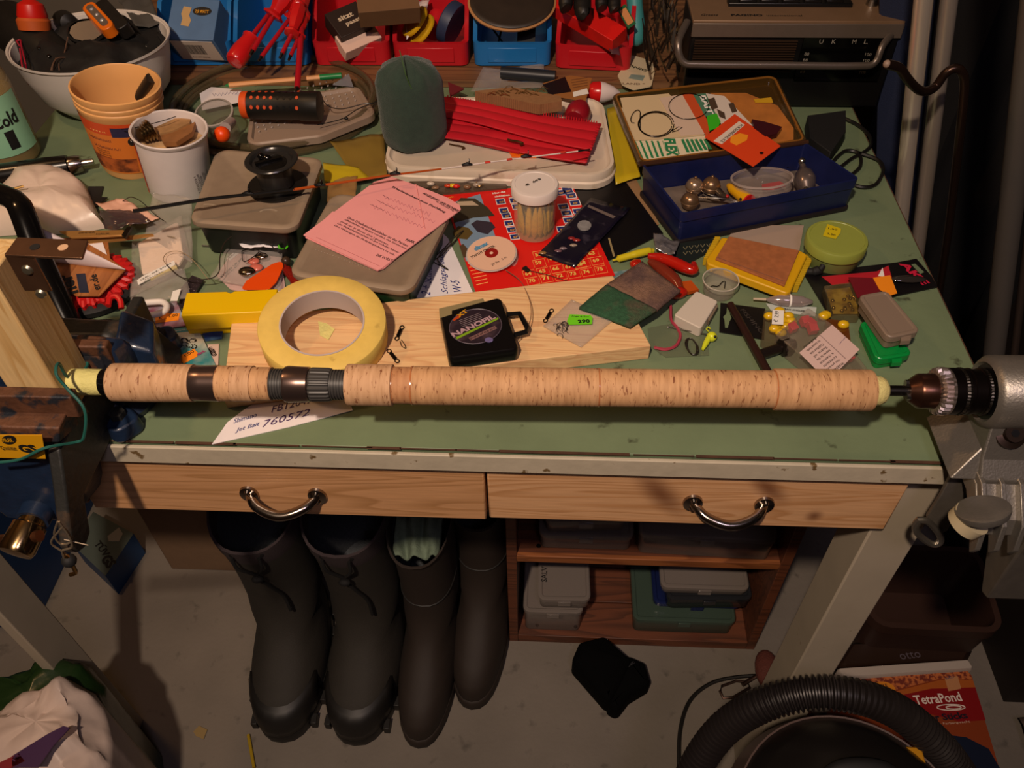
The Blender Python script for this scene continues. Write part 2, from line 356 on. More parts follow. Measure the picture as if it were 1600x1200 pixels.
# ================================================================== rod handle turned on the bench
HZ = .08; ZR = T+HZ
PA, PB = A(100, 596.5, HZ), A(1440, 611, HZ)
AXD = (PB-PA).normalized()
def axp(px):                                                        # point of the axis at image column px
    lo, hi = -.3, 1.2
    for _ in range(40):
        m = (lo+hi)/2
        if pr(PA.lerp(PB, m))[0] < px: lo = m
        else: hi = m
    return PA.lerp(PB, lo)
def rpx(px, r): P = axp(px); return r/FPX*(P-CAM).dot(CF)
AXM = axism(PA, PB)
def turned(name, prof, m, parent, n=36, **k):                       # prof: (column px, radius px)
    M = Matrix.Translation(PA) @ AXM.to_3x3().to_4x4()
    return MB(M).lathe([(rpx(x, r), (axp(x)-PA).length*(1 if (axp(x)-PA).dot(AXD) > 0 else -1)) for x, r in prof], n).build(name, m, parent, **k)
def corkmat(key, c, c2):
    m = bpy.data.materials.new(key); m.use_nodes = True; nt = m.node_tree; N = nt.nodes; L = nt.links; b = N['Principled BSDF']
    tc = N.new('ShaderNodeTexCoord'); mp = N.new('ShaderNodeMapping'); mp.inputs['Scale'].default_value = (1, 1, 1); L.new(tc.outputs['Object'], mp.inputs[0])
    n1 = N.new('ShaderNodeTexNoise'); n1.inputs['Scale'].default_value = 120; n1.inputs['Detail'].default_value = 5
    mp1 = N.new('ShaderNodeMapping'); mp1.inputs['Scale'].default_value = (2.6, .35, .35); L.new(tc.outputs['Object'], mp1.inputs[0]); L.new(mp1.outputs[0], n1.inputs['Vector'])
    r1 = N.new('ShaderNodeValToRGB'); e = r1.color_ramp.elements; e[0].color = rgb(c); e[0].position = .3; e[1].color = rgb(c2); e[1].position = .75; L.new(n1.outputs[0], r1.inputs[0])
    n2 = N.new('ShaderNodeTexNoise'); n2.inputs['Scale'].default_value = 300; n2.inputs['Detail'].default_value = 3; n2.inputs['Distortion'].default_value = .6
    mp2 = N.new('ShaderNodeMapping'); mp2.inputs['Scale'].default_value = (1.7, .42, .42); L.new(tc.outputs['Object'], mp2.inputs[0]); L.new(mp2.outputs[0], n2.inputs['Vector'])
    r2 = N.new('ShaderNodeValToRGB'); e = r2.color_ramp.elements; e[0].color = (1, 1, 1, 1); e[0].position = .60; e[1].color = (.36, .18, .09, 1); e[1].position = .70; L.new(n2.outputs[0], r2.inputs[0])
    mx = N.new('ShaderNodeMix'); mx.data_type = 'RGBA'; mx.blend_type = 'MULTIPLY'; mx.inputs[0].default_value = .9; L.new(r1.outputs[0], mx.inputs[6]); L.new(r2.outputs[0], mx.inputs[7]); L.new(mx.outputs[2], b.inputs['Base Color'])
    b.inputs['Roughness'].default_value = .7; bp = N.new('ShaderNodeBump'); bp.inputs['Strength'].default_value = .3; bp.inputs['Distance'].default_value = .0008; L.new(r2.outputs[0], bp.inputs['Height']); L.new(bp.outputs[0], b.inputs['Normal'])
    return m
CORK = corkmat('cork', 'cc9e70', 'ac8056'); CORK2 = corkmat('cork_light', 'cea47c', 'b0865e'); CORK3 = corkmat('cork_varnished', 'be8a5e', 'a6724a')
YTAPE = mat('masking_crepe', 'd8cf80', .7, var=.06, vs=150, bump=.5, bs=300)
GLOSSB = plain('0b0a0a', .15); HOOD = mat('bronze_hood', '7a6660', .25, .9); THR = plain('3a3836', .45)
rod = thing('fishing_rod', 'cork fishing rod handle with black reel seat lying between vise and drill chuck', 'fishing rod', (PA+PB)/2)
M0 = 'cork_grip'
turned('butt_tape', [(103, 19), (104, 20.5), (130, 21), (161, 20.5), (162, 18)], YTAPE, rod)
turned('butt_cap', [(157, 18), (158, 20.5), (178, 20.5), (180, 18)], GLOSSB, rod)
turned(M0, [(174, 20), (175, 27), (178, 30), (230, 30.5), (303, 29.5), (304, 26)], CORK2, rod)
turned('reel_hood', [(299, 24), (300, 27), (303, 28.5), (320, 28), (340, 28.8), (343, 28.8), (344, 24)], HOOD, rod)
for a, b, r, mm in ((341, 367, 28, CORK), (366.5, 397, 28.5, CORK2), (396.5, 426, 26.5, CORK)):
    turned(M0, [(a, r-3), (a+.5, r), (b-.5, r), (b, r-3)], mm, rod)
def threads(name, a, b, r, pitch, m):
    p = [(a, r-4)]; x = a
    while x < b-.1: p += [(x, r), (x+pitch*.5, r), (x+pitch*.55, r-1.6), (x+pitch*.95, r-1.6)]; x += pitch
    return turned(name, p+[(b, r-4)], m, rod, 28, smooth=25)
threads('thread', 425, 448, 24.5, 4.2, THR)
turned('lock_hood', [(446, 24), (447, 28), (451, 29), (470, 28), (484, 27.5), (486, 24)], HOOD, rod)
nk = 44
Mx = Matrix.Translation(PA) @ AXM.to_3x3().to_4x4()
R = []
for x, r in ((485, 22), (486, 26), (489, 27), (514, 26.5), (518, 25.5), (520, 21)):
    rr = rpx(x, r); z = (axp(x)-PA).length
    R.append([(rr*(1-(.05 if (k//2) % 2 else 0))*cos(2*pi*k/(nk*2)), rr*(1-(.05 if (k//2) % 2 else 0))*sin(2*pi*k/(nk*2)), z) for k in range(nk*2)])
MB(Mx).rings(R).build('knurled_nut', THR, rod, smooth=15)
threads('thread', 519, 545, 24, 4.5, THR)
for a, b, r, mm in ((543, 615, 33, CORK2), (613, 646, 29.2, CORK3), (645, 935, 30.5, CORK), (935, 1210, 30, CORK), (1208, 1362, 33, CORK)):
    c = 5 if a == 1208 else 1.2
    turned(M0, [(a, r-4), (a+.6, r-.6), (a+3, r), (b-c, r), (b-c*.3, r-1.2), (b, r-5)], mm, rod)
for x, r in ((615, 30.0), (645, 30.9), (935, 30.9), (1208, 31.2)):
    turned('glue_ring', [(x-1, r-3), (x-1, r), (x+1, r), (x+1, r-3)], plain('b06f44', .2), rod)
YT2 = mat('crepe_plug', 'cfc27e', .7, var=.10, vs=200, bump=.5, bs=400)
turned('tape_plug', [(1360, 20), (1361, 24), (1372, 23.5), (1381, 20), (1386, 13), (1388, 6), (1389, 5)], YT2, rod)
turned('tape_tail', [(1386, 7), (1394, 8.5), (1400, 6)], YT2, rod)
turned('mandrel', [(1384, 5), (1385, 8.5), (1431, 8.5), (1432, 5)], DSTEEL, rod)
# ================================================================== drill chuck and stand
CHB = mat('blued_steel', '5a3c30', .28, .9); CHK = mat('black_steel', '221c1a', .32, .85)
chk = thing('power_drill', 'brown steel drill chuck with toothed ring holding the mandrel at the right', 'drill', axp(1480))
turned('chuck_nose', [(1418, 9), (1417, 16), (1420, 18), (1430, 25), (1434, 27.5), (1460, 28), (1461, 20)], CHB, chk, 40)
P = axp(1424)
mb = MB()
for k in range(3):
    a = radians(60+120*k); d = V((0, cos(a), sin(a)))*rpx(1424, 12)
    mb.cyl(P+d-AXD*.006, P+d*.9+AXD*.008, .003, .0034, 8)
mb.build('jaw', STEEL, chk)
R = []; nt = 30
for x, r0, r1 in ((1457, 27, 27), (1459, 36, 30), (1464, 38, 32), (1474, 38, 36), (1478, 37, 37), (1479, 30, 30)):
    z = (axp(x)-PA).length
    R.append([(rpx(x, r0 if k % 2 else r1)*cos(pi*k/nt), rpx(x, r0 if k % 2 else r1)*sin(pi*k/nt), z) for k in range(2*nt)])
MB(Mx).rings(R).build('gear_ring', mat('bright_teeth', 'a89a90', .3, .9), chk, smooth=10)
turned('chuck_sleeve', [(1477, 30), (1478, 37), (1490, 37), (1491, 35.5), (1508, 35.5), (1509, 37), (1512, 37), (1513, 35), (1526, 35), (1527, 37), (1535, 37), (1538, 34), (1539, 24)], CHK, chk, 40, smooth=25)
for x in (1494, 1529):
    R = []
    for xx, r in ((x, 37.0), (x+4, 38.2), (x+8, 37.0)):
        z = (axp(xx)-PA).length; R.append([(rpx(xx, r*(1 if k % 2 else .985))*cos(2*pi*k/96), rpx(xx, r*(1 if k % 2 else .985))*sin(2*pi*k/96), z) for k in range(96)])
    MB(Mx).rings(R).build('knurled_band', DSTEEL, chk, smooth=10)
turned('spindle', [(1535, 20), (1536, 21.5), (1562, 21.5), (1563, 18)], STEEL, chk)
ALU = mat('cast_aluminium', '8d8880', .42, .75, var=.06, vs=200, bump=.15, bs=500); ALUD = mat('cast_aluminium_dark', '6a645c', .5, .6, var=.1, vs=100)
st = thing('drill_stand', 'grey cast aluminium drill stand clamped to the bench corner', 'stand', (.39, .45, T))
P0, P1 = axp(1538), axp(1700); zz = (P1-P0).length
MB(axism(P0, P1)).rings([[(r*cos(2*pi*k/40), r*sin(2*pi*k/40), z) for k in range(40)] for r, z in ((.0225, .004), (.0225, 0), (.0245, -.002), (.0275, 0), (.030, .003), (.030, zz), (.0225, zz))], False, False, closed=True).build('collar', ALU, st)
MB(axism(P0, P1)).rings([[(r*cos(2*pi*k/40), r*sin(2*pi*k/40), z) for k in range(40)] for r, z in ((.018, .004), (.018, 0), (.0225, 0), (.0225, .006))], False, False, closed=True).build('collar_lining', BLK, st)
X0 = P0.x
mb = MB()
# neck: slanted web from the collar down to the clamp
def yz(poly, x0, x1): return [[(x0, y, z) for y, z in poly], [(x1, y, z) for y, z in poly]]
mb.rings(yz([(.500, .925), (.452, .918), (.440, .885), (.428, .872), (.428, .862), (.505, .862), (.510, .90)], X0+.004, X0+.09))
mb.build('neck', ALU, st, smooth=20, bevel=.0015)
MB().rings([[(X0-.018, .432, .868), (X0+.10, .432, .868), (X0+.10, .50, .868), (X0-.018, .50, .868)], [(X0+.006, .448, .893), (X0+.10, .448, .893), (X0+.10, .50, .893), (X0+.006, .50, .893)]]).build('clamp_head', ALU, st, smooth=20, bevel=.001)
MB().rings(yz([(.505, .888), (.455, .880), (.466, .852), (.53, .852), (.53, .870)], .353, X0+.02)).build('base_wedge', ALUD, st, smooth=20, bevel=.001)
b0 = V((X0+.022, .4515, .905))
mb = MB(axism(b0, b0+V((0, -.6, .75)))); mb.lathe([(0, -.006), (.0125, -.006), (.0125, .003), (.0075, .004), (.0075, .009), (0, .009)], 20); mb.build('bolt', mat('bolt_steel', '4a3c34', .35, .9), st)
mb = MB(axism(b0, b0+V((0, -.6, .75)))); mb.lathe([(0, .0092), (.0035, .0092), (.0035, .0096)], 6); mb.build('bolt_socket', BLK, st)
# ribbed clamp casting in front of the bench edge
mb = MB(); cx0, cx1 = .357, .47
mb.rings(yz([(.455, .868), (.428, .868), (.405, .850), (.400, .835), (.408, .835), (.432, .852), (.455, .852)], cx0, cx1))
for k in range(6):
    x = cx0+.001+k*.0155
    mb.rings(yz([(.456, .874), (.424, .874), (.396, .853), (.388, .830), (.392, .820), (.405, .832), (.435, .850), (.456, .852)], x, x+.0045))
mb.build('ribbed_casting', ALU, st, smooth=20, bevel=.0008)
mb = MB(); mb.rings(yz([(.440, .852), (.40, .835), (.395, .74), (.405, .735), (.452, .80)], .405, .455)); mb.build('clamp_body', ALUD, st, smooth=20, bevel=.002)
pc = WY(1536, 798, .392)
MB(axism(pc, pc+V((-.30, .42, .85)))).lathe([(0, -.004), (.0185, -.004), (.020, 0), (.020, .002), (.018, .003), (0, .002)], 32).build('clamp_disc', ALU, st)
MB(axism(pc-V((.006, 0, .014)), pc)).lathe([(0, -.006), (.014, -.006), (.015, .004), (0, .004)], 24).build('clamp_pad', mat('cream_pad', 'b5a888', .6), st)
q = [WY(1497, 722, .452), WY(1523, 722, .452), WY(1524, 745, .448), WY(1480, 828, .440), WY(1472, 832, .440), WY(1452, 818, .440), WY(1448, 808, .440), WY(1470, 772, .446)]
n_ = (q[1]-q[0]).cross(q[3]-q[0]).normalized()
if n_.y > 0: n_ = -n_
MB().rings([[p+n_*.001 for p in reversed(q)], [p-n_*.0035 for p in reversed(q)]]).build('clamp_arm', ALUD, st, smooth=20, bevel=.0008)
lk = [WY(x, y, .436) for x, y in ((1436, 812), (1430, 822), (1434, 834), (1452, 848), (1464, 850), (1470, 843), (1466, 832), (1450, 815))]
MB().tube(smooth_pts(lk+lk[:1], 5)[:-1], .0032, 8, closed=True).build('shackle', mat('zinc', 'a09a90', .35, .9), st)
# ================================================================== bench vise
BLUE = mat('vise_blue', '16263e', .42, var=.25, vs=50, c2='4a2c1c', c2s=60, c2t=.72, c2w=.03, bump=.4, bs=120, coat=.3)
RUST = mat('rusty_iron', '5a3a28', .6, .3, var=.3, vs=90, c2='20242c', c2s=70, c2t=.55, c2w=.05, bump=.4, bs=200)
DIRON = mat('dark_iron', '2a2a28', .5, .2, var=.2, vs=60, c2='4a3c30', c2s=50, c2t=.66, c2w=.06, bump=.3, bs=150)
vi = thing('bench_vise', 'worn blue bench vise with rusty jaws at the left end of the bench', 'vise', (-.46, .50, T))
mb = MB(); x0, x1 = -.535, -.378
mb.rings(yz([(.441, .945), (.430, .945), (.428, .923), (.441, .915)], x0, x1)); mb.build('front_jaw_plate', RUST, vi, smooth=20, bevel=.0012)
mb = MB()
S = [((.441, .930), (.418, .930), (.415, .80), (.441, .80))]
mb.rings([[(-.53, .440, .928), (-.53, .414, .926), (-.53, .410, .912), (-.53, .440, .90)], [(-.388, .440, .928), (-.388, .414, .926), (-.392, .410, .912), (-.392, .440, .90)]])
mb.build('jaw_step', RUST, vi, smooth=20, bevel=.0015); mb = MB()
# body with a face that narrows towards the screw
top = [(-.53, .423), (-.396, .423), (-.396, .445), (-.53, .445)]
mb.rings([[(x, y, .915) for x, y in top], [(x, y-.006, .885) for x, y in [(-.52, .423), (-.402, .423), (-.402, .47), (-.52, .47)]],
          [(x, y-.010, .84) for x, y in [(-.505, .423), (-.417, .423), (-.41, .48), (-.51, .48)]], [(x, y-.012, .80) for x, y in [(-.49, .423), (-.435, .423), (-.42, .48), (-.50, .48)]],
          [(x, y-.004, .775) for x, y in [(-.482, .43), (-.443, .43), (-.43, .48), (-.49, .48)]]])
mb.build('front_jaw', BLUE, vi, smooth=30, bevel=.003)
mb = MB()
mb.rings(yz([(.60, .905), (.455, .909), (.407, .908), (.390, .880), (.360, .835), (.362, .824), (.372, .817), (.386, .820), (.402, .8515), (.60, .8515)], -.403, -.392)); mb.build('slide_bar', DIRON, vi, smooth=30, bevel=.002)
mb = MB(); ps = WY(58, 800, .41)
mb.cyl(ps+V((0, .03, .0)), ps+V((.0, -.010, 0)), .016, .014, 20); mb.build('screw_boss', BLUE, vi)
mb = MB(axism(ps+V((0, -.006, 0)), ps+V((-.006, -.040, -.008)))); mb.lathe([(0, 0), (.0115, 0), (.0115, .006), (.0145, .008), (.0150, .030), (.0135, .034), (0, .035)], 28); scr = mb.build('screw_head', mat('chromed_brass', 'c0a070', .15, 1), vi)
pa = ps+V((-.003, -.024, -.004))
MB().cyl(pa+V((.018, -.002, .006)), pa+V((-.16, .01, -.052)), .0052, .0052, 14).build('tommy_bar', mat('tommy_bar_steel', '7a5038', .3, .9), vi)
# yellow label on the front face
lp = [WY(x, y, .4035) for x, y in ((-30, 679), (66, 679), (72, 716), (-28, 714))]
MB().rings([[p for p in reversed(lp)], [p+V((0, -.0006, 0)) for p in reversed(lp)]]).build('label_plate', plain('d69a10', .45), vi, smooth=0)
def vtxt(s, a, b, m, Y, parent, tall=None, **k):                    # upright lettering on plane y = Y
    P, Q = WY(*a, Y), WY(*b, Y); X = Q-P; n = V((0, -1, 0)); return text(s, P, X, n.cross(X), X.length, tall, m, parent, **k)
vtxt('Qualität', (3, 702), (27, 703), INK, .4025, vi, .006, name='maker_lettering')
vtxt('GS', (34, 706), (61, 706), INK, .4025, vi, .0105, name='test_mark', bold=.05)
ov = [WY(x, y, .4026) for x, y in arc((14, 687), 11, 7, 0, 360, 20)]
MB().rings([list(reversed(ov[:-1])), [p+V((0, -.0004, 0)) for p in reversed(ov[:-1])]]).build('oval_mark', INK, vi, smooth=0)
vtxt('MILAX', (6, 690), (22, 690), plain('d69a10', .45), .4020, vi, .0045, name='maker_lettering', bold=.03)
# fixed jaw, anvil, swivel base
mb = MB(); mb.rings(yz([(.488, .945), (.498, .945), (.500, .915), (.488, .912)], -.53, -.372)); mb.build('rear_jaw_plate', RUST, vi, smooth=20, bevel=.0015)
mb = MB()
mb.rings([[(-.53, .49, .94), (-.372, .49, .94), (-.368, .512, .935), (-.53, .52, .935)], [(-.53, .488, .91), (-.37, .488, .91), (-.360, .52, .90), (-.54, .55, .90)], [(-.52, .49, .87), (-.385, .49, .87), (-.38, .54, .87), (-.54, .58, .87)], [(-.52, .48, .852), (-.385, .48, .852), (-.38, .57, .852), (-.54, .58, .852)]])
mb.build('rear_jaw', BLUE, vi, smooth=40, bevel=.005)
mb = MB(); mb.rings([[(-.50, .525, .918), (-.392, .525, .922), (-.382, .552, .918), (-.50, .558, .918)], [(-.50, .52, .852), (-.380, .52, .852), (-.374, .572, .852), (-.50, .576, .852)]]); mb.build('anvil', DIRON, vi, smooth=30, bevel=.006)
mb = MB(Matrix.Translation((-.445, .532, T))); mb.lathe([(0, .001), (.082, .001), (.084, .008), (.078, .014), (.065, .022), (.055, .034), (0, .036)], 40); mb.build('swivel_base', BLUE, vi)
for a in (-42, 0, 40):
    c, s_ = cos(radians(a)), sin(radians(a)); M = Matrix.Translation((-.445+c*.080, .532+s_*.080, T+.001)) @ Matrix.Rotation(radians(a), 4, 'Z')
    MB(M).prism(rp(rect(.036, .030), .010), 0, .016, top=.002).build('base_lug', BLUE, vi, bevel=.002)
    MB(M).lathe([(0, .016), (.0075, .016), (.0075, .022), (.004, .023), (0, .023)], 6).build('lug_bolt', DIRON, vi)
MB().rings([[A(178, 612, .012), A(292, 618, .004), A(286, 545, .004), A(236, 505, .012)], [A(178, 590, .045), A(262, 600, .018), A(256, 545, .022), A(228, 500, .050)], [A(178, 532, .078), A(240, 552, .066), A(241, 500, .074), A(186, 482, .078)]]).build('rear_flank', BLUE, vi, smooth=50, bevel=.004)
MB().rings([[A(112, 592, .062), A(168, 594, .060), A(176, 560, .070), A(112, 556, .070)], [A(118, 552, .086), A(158, 554, .086), A(168, 524, .088), A(120, 520, .088)]]).build('rear_jaw_block', RUST, vi, smooth=30, bevel=.003)
# green cord lying over the vise
GC = plain('1f5a50', .5)
MB().tube(smooth_pts([WY(128, 545, .50), WY(136, 572, .482), WY(108, 590, .458), WY(92, 568, .452), WY(88, 585, .440), WY(104, 606, .436), A(132, 640, .085), A(131, 682, .06), A(118, 691, .055), WY(70, 700, .400), WY(30, 718, .3995), WY(-20, 724, .399)], 6), .0013, 7).build('green_string', GC).__setitem__('label', 'thin green cord draped over the vise and its yellow label')
bpy.data.objects['green_string']['category'] = 'cord'
# ================================================================== wooden post with angle bracket in the vise
POSTW = wood('spruce_post', 'd2b27c', 'c0995f', 2, 24, .6, coat=0)
po = thing('wooden_post', 'upright pale wooden post with angle bracket clamped in the vise', 'post', (-.397, .463, T+.05))
def yrot(p): return p
MB().box((-.4165, .4655, T+.05+.079), (.0435, .044, .158)).build('post_block', POSTW, po, bevel=.0015)
BR = mat('bracket_steel', '7a5a44', .38, .85, var=.15, vs=60)
yf = .4435
ba = [WY(9, 397, yf), WY(35, 397, yf), WY(51, 442, yf), WY(37, 463, yf)]
xa, xb = ba[0].x, ba[0].x+.020; zt, zb = ba[0].z, WY(45, 452, yf).z
mb = MB(); mb.box(((xa+xb)/2, yf-.0011, (zt+zb)/2), (xb-xa, .002, zt-zb)); mb.build('bracket_leg', BR, po, bevel=.0006)
L_ = .056
ang = rp([(xa, yf-.002), (xa+L_, yf-.004), (xa+L_-.004, yf+.016), (xa, yf+.018)], .001)
mb = MB(); mb.prism(ang, zt-.001, zt+.001); mb.build('bracket_arm', BR, po, bevel=.0004)
for q in (.018, .038): MB(Matrix.Translation((xa+q, yf+.007, zt))).lathe([(0, .0011), (.0035, .0011), (.0035, .0014), (0, .0014)], 14).build('bracket_hole', plain('c8a27e', .6) if q > .03 else BLKM, po)
for z in (zt-.012, zt-.034): MB(axism((xa+.011, yf-.002, z), (xa+.011, yf-1, z))).lathe([(0, 0), (.0042, 0), (.003, .0018), (0, .002)], 14).build('screw', mat('zinc_screw', 'a8a088', .3, .9), po)
# ================================================================== on the bench, middle
BOARD = wood('pine_board', 'e4bc88', 'd4a474', 0, 30, .5, coat=.05)
bd = [(362, 500), (958, 430), (1017, 540), (347, 618)]
bo = poly('pine_board', bd, 0, .018, BOARD, bevel=.001); tag(bo, 'planed pine board lying on the bench behind the cork handle', 'board')
BH = .018
# masking tape roll, leaning on the yellow block
tc_ = A(506, 516, BH+.0195); tilt = basis((1, .0, -.06), (0, 1, .14), None, tc_)
tp = thing('tape_roll', 'big roll of yellow masking tape on the pine board', 'tape', tc_)
TAPE = mat('tape_side', 'dcbc5e', .6, var=.07, vs=100, c2='b89a4a', c2s=60, c2t=.72, c2w=.05)
ro, ri, hh = .0600, .0400, .012
mb = MB(tilt); mb.rings([[(r*cos(2*pi*k/64), r*sin(2*pi*k/64), z) for k in range(64)] for r, z in ((ri, -hh), (ro-.0006, -hh), (ro, -hh+.0006), (ro, hh-.0006), (ro-.0006, hh), (ri+.004, hh), (ri, hh-.0002))], closed=True); mb.build('tape_layers', TAPE, tp, smooth=50)
mb = MB(tilt); mb.rings([[(r*cos(2*pi*k/64), r*sin(2*pi*k/64), z) for k in range(64)] for r, z in ((ri-.0016, -hh), (ri, -hh), (ri, hh+.0004), (ri-.0016, hh+.0004))], closed=True); mb.build('cardboard_core', mat('core_grey', 'b5a8a4', .8), tp)
deco('tape_scrap', [(497, 502), (510, 505), (523, 514), (513, 531), (500, 524)], BH+.0005, YTAPE).__setitem__('label', 'torn scrap of masking tape inside the tape roll'); bpy.data.objects['tape_scrap']['category'] = 'tape scrap'
# yellow plastic block
YEL = plain('e2b800', .4); 
yb = thing('yellow_block', 'bright yellow plastic sanding block left of the tape roll', 'block', A(358, 480, .01))
poly('block_body', [(291, 457), (354, 455), (360, 457.5), (366, 454.5), (434, 451), (430, 486), (282.5, 493)], .012, .020, YEL, yb, bevel=.0012)
poly('block_base', [(296, 470), (436, 464), (432, 500), (290, 508)], .0005, .0145, YEL, yb, bevel=.001)
# two dark boxes with frosted lids
def lidbox(name, label, px, h, body, lid, r=.016, lh=.008, ins=.006):
    P = ccw([A(x, y, h)[:2] for x, y in px]); P = rp(P, r, 6); c = sum((V(p) for p in P), V((0, 0)))/len(P)
    t = thing(name, label, 'food box', (c.x, c.y, T))
    mb = MB(); mb.prof(P, [(ins+.006, T+.0005), (ins+.003, T+.003), (ins, T+h-lh), (ins+.002, T+h-lh), (ins+.006, T+.006)], cap0=True, cap1=True); mb.build('box_body', body, t)
    MB().prof(P, [(.001, T+h-lh), (0, T+h-lh+.0015), (.0005, T+h-.0018), (.003, T+h), (.0075, T+h), (.010, T+h-.0016)]).build('lid', lid, t)
    return t
LIDF = mat('frosted_lid', '8e7c68', .5, var=.06, vs=80, spec=.4, bump=.05); 
DGREEN = plain('16301a', .35)
b1 = lidbox('lidded_box', 'black box with frosted lid carrying the black line spool', [(338, 230), (506, 246), (463, 358), (294, 346)], .050, plain('121312', .35), LIDF)
b2 = lidbox('lidded_box', 'dark green box with frosted lid under the pink permit', [(520, 298), (706, 330), (642, 456), (448, 428)], .040, DGREEN, LIDF)
for c in ((325, 325), (420, 333)): deco('lid_rib', arc(c, 16, 7, 200, 330, 10)+arc(c, 13, 5, 330, 200, 10), .0485, plain('9a8a76', .5), b1)
mb = MB()
for k in range(20): P = A(497+k*4.4, 384+k*1.6, .0388); mb.ball(P, .0007, 6, 4, (1, 1, .3)); P = A(494+k*4.4, 390+k*1.6, .0388); mb.ball(P, .0007, 6, 4, (1, 1, .3))
mb.build('lid_dots', plain('a09080', .5), b2)
# black line spool on the lid
sp = thing('line_spool', 'black line spool standing on the frosted lid of the black box', 'spool', A(434, 290, .0505))
B = A(434, 290, .0502); tz = up(B, 250)-B.z
SPB = plain('161412', .3); SPR = mat('spool_rim', '3c3a38', .25, .6)
M = Matrix.Translation(B)
MB(M).lathe([(0, 0), (.0335, 0), (.0338, .0008), (.0335, .0016), (.018, .0026), (.018, .003)], 40).build('lower_flange', SPB, sp)
MB(M).lathe([(.010, .002), (.0165, .003), (.0178, .006), (.0178, tz-.006), (.0165, tz-.003), (.012, tz-.002)], 32).build('line_winding', mat('black_line', '0e0d0c', .25, bump=1, bs=900, stretch=(.05, .05, 1)), sp)
MB(M).lathe([(.014, tz-.004), (.0285, tz-.001), (.0295, tz+.0005), (.0285, tz+.0018), (.024, tz+.0016), (.0225, tz), (.020, tz-.006), (.0195, .004), (0, .004)], 40).build('upper_flange', SPR, sp)
mb = MB(M @ Matrix.Translation((0, 0, .006)))
mb.lathe([(0, 0), (.019, 0), (.019, tz-.010), (0, tz-.010)], 24); mb.build('cup_core', SPB, sp)
mb = MB(M); mb.ball((-.006, .004, tz), .006, 12, 8, (1, .8, .7)); mb.ball((-.013, .006, tz+.001), .004); mb.box((-.003, .001, tz-.001), (.030, .004, .004), Matrix.Rotation(.5, 4, 'Z')); mb.build('drag_knob', GLOSSB, sp)
# pink permit
PINK = mat('pink_paper', 'e89c9c', .65, var=.03, vs=40, spec=.3)
pk = thing('pink_permit', 'folded pink fishing permit paper on the green box', 'paper', A(600, 350, .0405))
PH = .0425
poly('lower_fold', [(477, 371), (590, 423), (600, 419), (640, 385), (520, 330)], .0402, .0010, PINK, pk)
poly('upper_fold', [(585, 284), (612, 276), (650, 289), (700, 309), (718, 320), (720, 327), (595, 420), (590, 422), (474, 367)], .0413, .0012, PINK, pk)
def ptx(s, a, b, tall=None, m=INK, h=PH+.0001, par=None, **k): return txt(s, a, b, h, m, par, tall, **k)
ptx('ANGELSPORT- UND FISCHEREI', (660, 303), (714, 331), .0036, par=pk, bold=.02)
ptx('Im Deutschen Reg.', (681, 316), (709, 331), .0026, par=pk)
ptx('Erlaubnisschein zum Fischfang', (612, 293), (695, 333), .0042, par=pk, bold=.02)
for i, (s, a, b) in enumerate((('Dem Erlaubnisscheininhaber ist das Parken', (542, 341), (636, 386)), ('öffentlichen Parkplatz nördlich des Stötterner', (538, 344), (634, 390)), ('(und nur in dieser Zeit ) gestattet.', (532, 347), (606, 384)), ('Der Parkerlaubnisschein ist gut sichtbar hinter', (527, 350), (622, 396)), ('Den Weisungen des Parkplatzpächters ist unb.', (522, 353), (616, 400)))):
    ptx(s, a, b, .0034, par=pk)
ptx('DIE VORST', (587, 400), (611, 409), .0038, par=pk); ptx('PARK', (633, 376), (647, 381), .0038, par=pk, bold=.02)
for i, (a, b) in enumerate((((600, 307), (672, 336)), ((592, 315), (680, 347)), ((582, 322), (662, 355)))):
    stroke('handwriting', sq(a, b, 26, 3.4, i+3), PH+.0002, plain('9a5070', .6), pk, .00018)
for a, b in (((598, 305), (608, 310)), ((588, 312), (617, 327)), ((578, 319), (600, 329))): stroke('rule_line', [a, b], PH+.0002, INK, pk, .0002)
stroke('fold_line', [(494, 371), (497, 372), (594, 416)], PH+.0001, plain('8a4048', .6), pk, .0002)
stroke('crease', [(650, 288), (664, 358)], PH, plain('ee9a98', .6), pk, .0007)
# white note to the right of the green box
nt = thing('handwritten_note', 'white note with blue handwriting between green box and red flyer', 'note', A(690, 420))
poly('note_paper', [(683, 356), (700, 372), (739, 457), (600, 470), (600, 400)], .0004, .0008, PAPER, nt)
NH = .0014
for t_, a, b, hh in (('2 + 5', (648, 462), (658, 424), .013), ('2 + Schnur', (672, 462), (676, 412), .010), ('Schlagschnur', (700, 459), (692, 392), .009), ('W-5', (722, 455), (716, 436), .009)): txt(t_, a, b, NH, INKB, nt, hh, font_shear=.5, name='handwriting')
wire('tangled_wire', [(665, 412), (690, 392), (706, 375), (724, 360), (709, 378), (692, 397), (678, 408), (690, 416), (700, 421), (684, 404), (706, 380)], [.004, .006, .009, .006, .004, .006, .003, .002, .003, .006, .004], .0006, plain('4a4438', .4, metal=.6)).update_tag()
tag(bpy.data.objects['tangled_wire'], 'tangled grey leader wire lying on the white note', 'wire')
# black paper behind
bp_ = poly('black_folder', [(860, 290), (962, 262), (998, 312), (1036, 364), (960, 402), (938, 412), (900, 405)], .0004, .0016, plain('100e10', .3)); tag(bp_, 'shiny black card sheet lying right of the red flyer', 'card')
deco('card_mark', [(950, 372), (953, 372), (961, 400), (958, 401)], .0021, plain('90805a', .6), bp_)
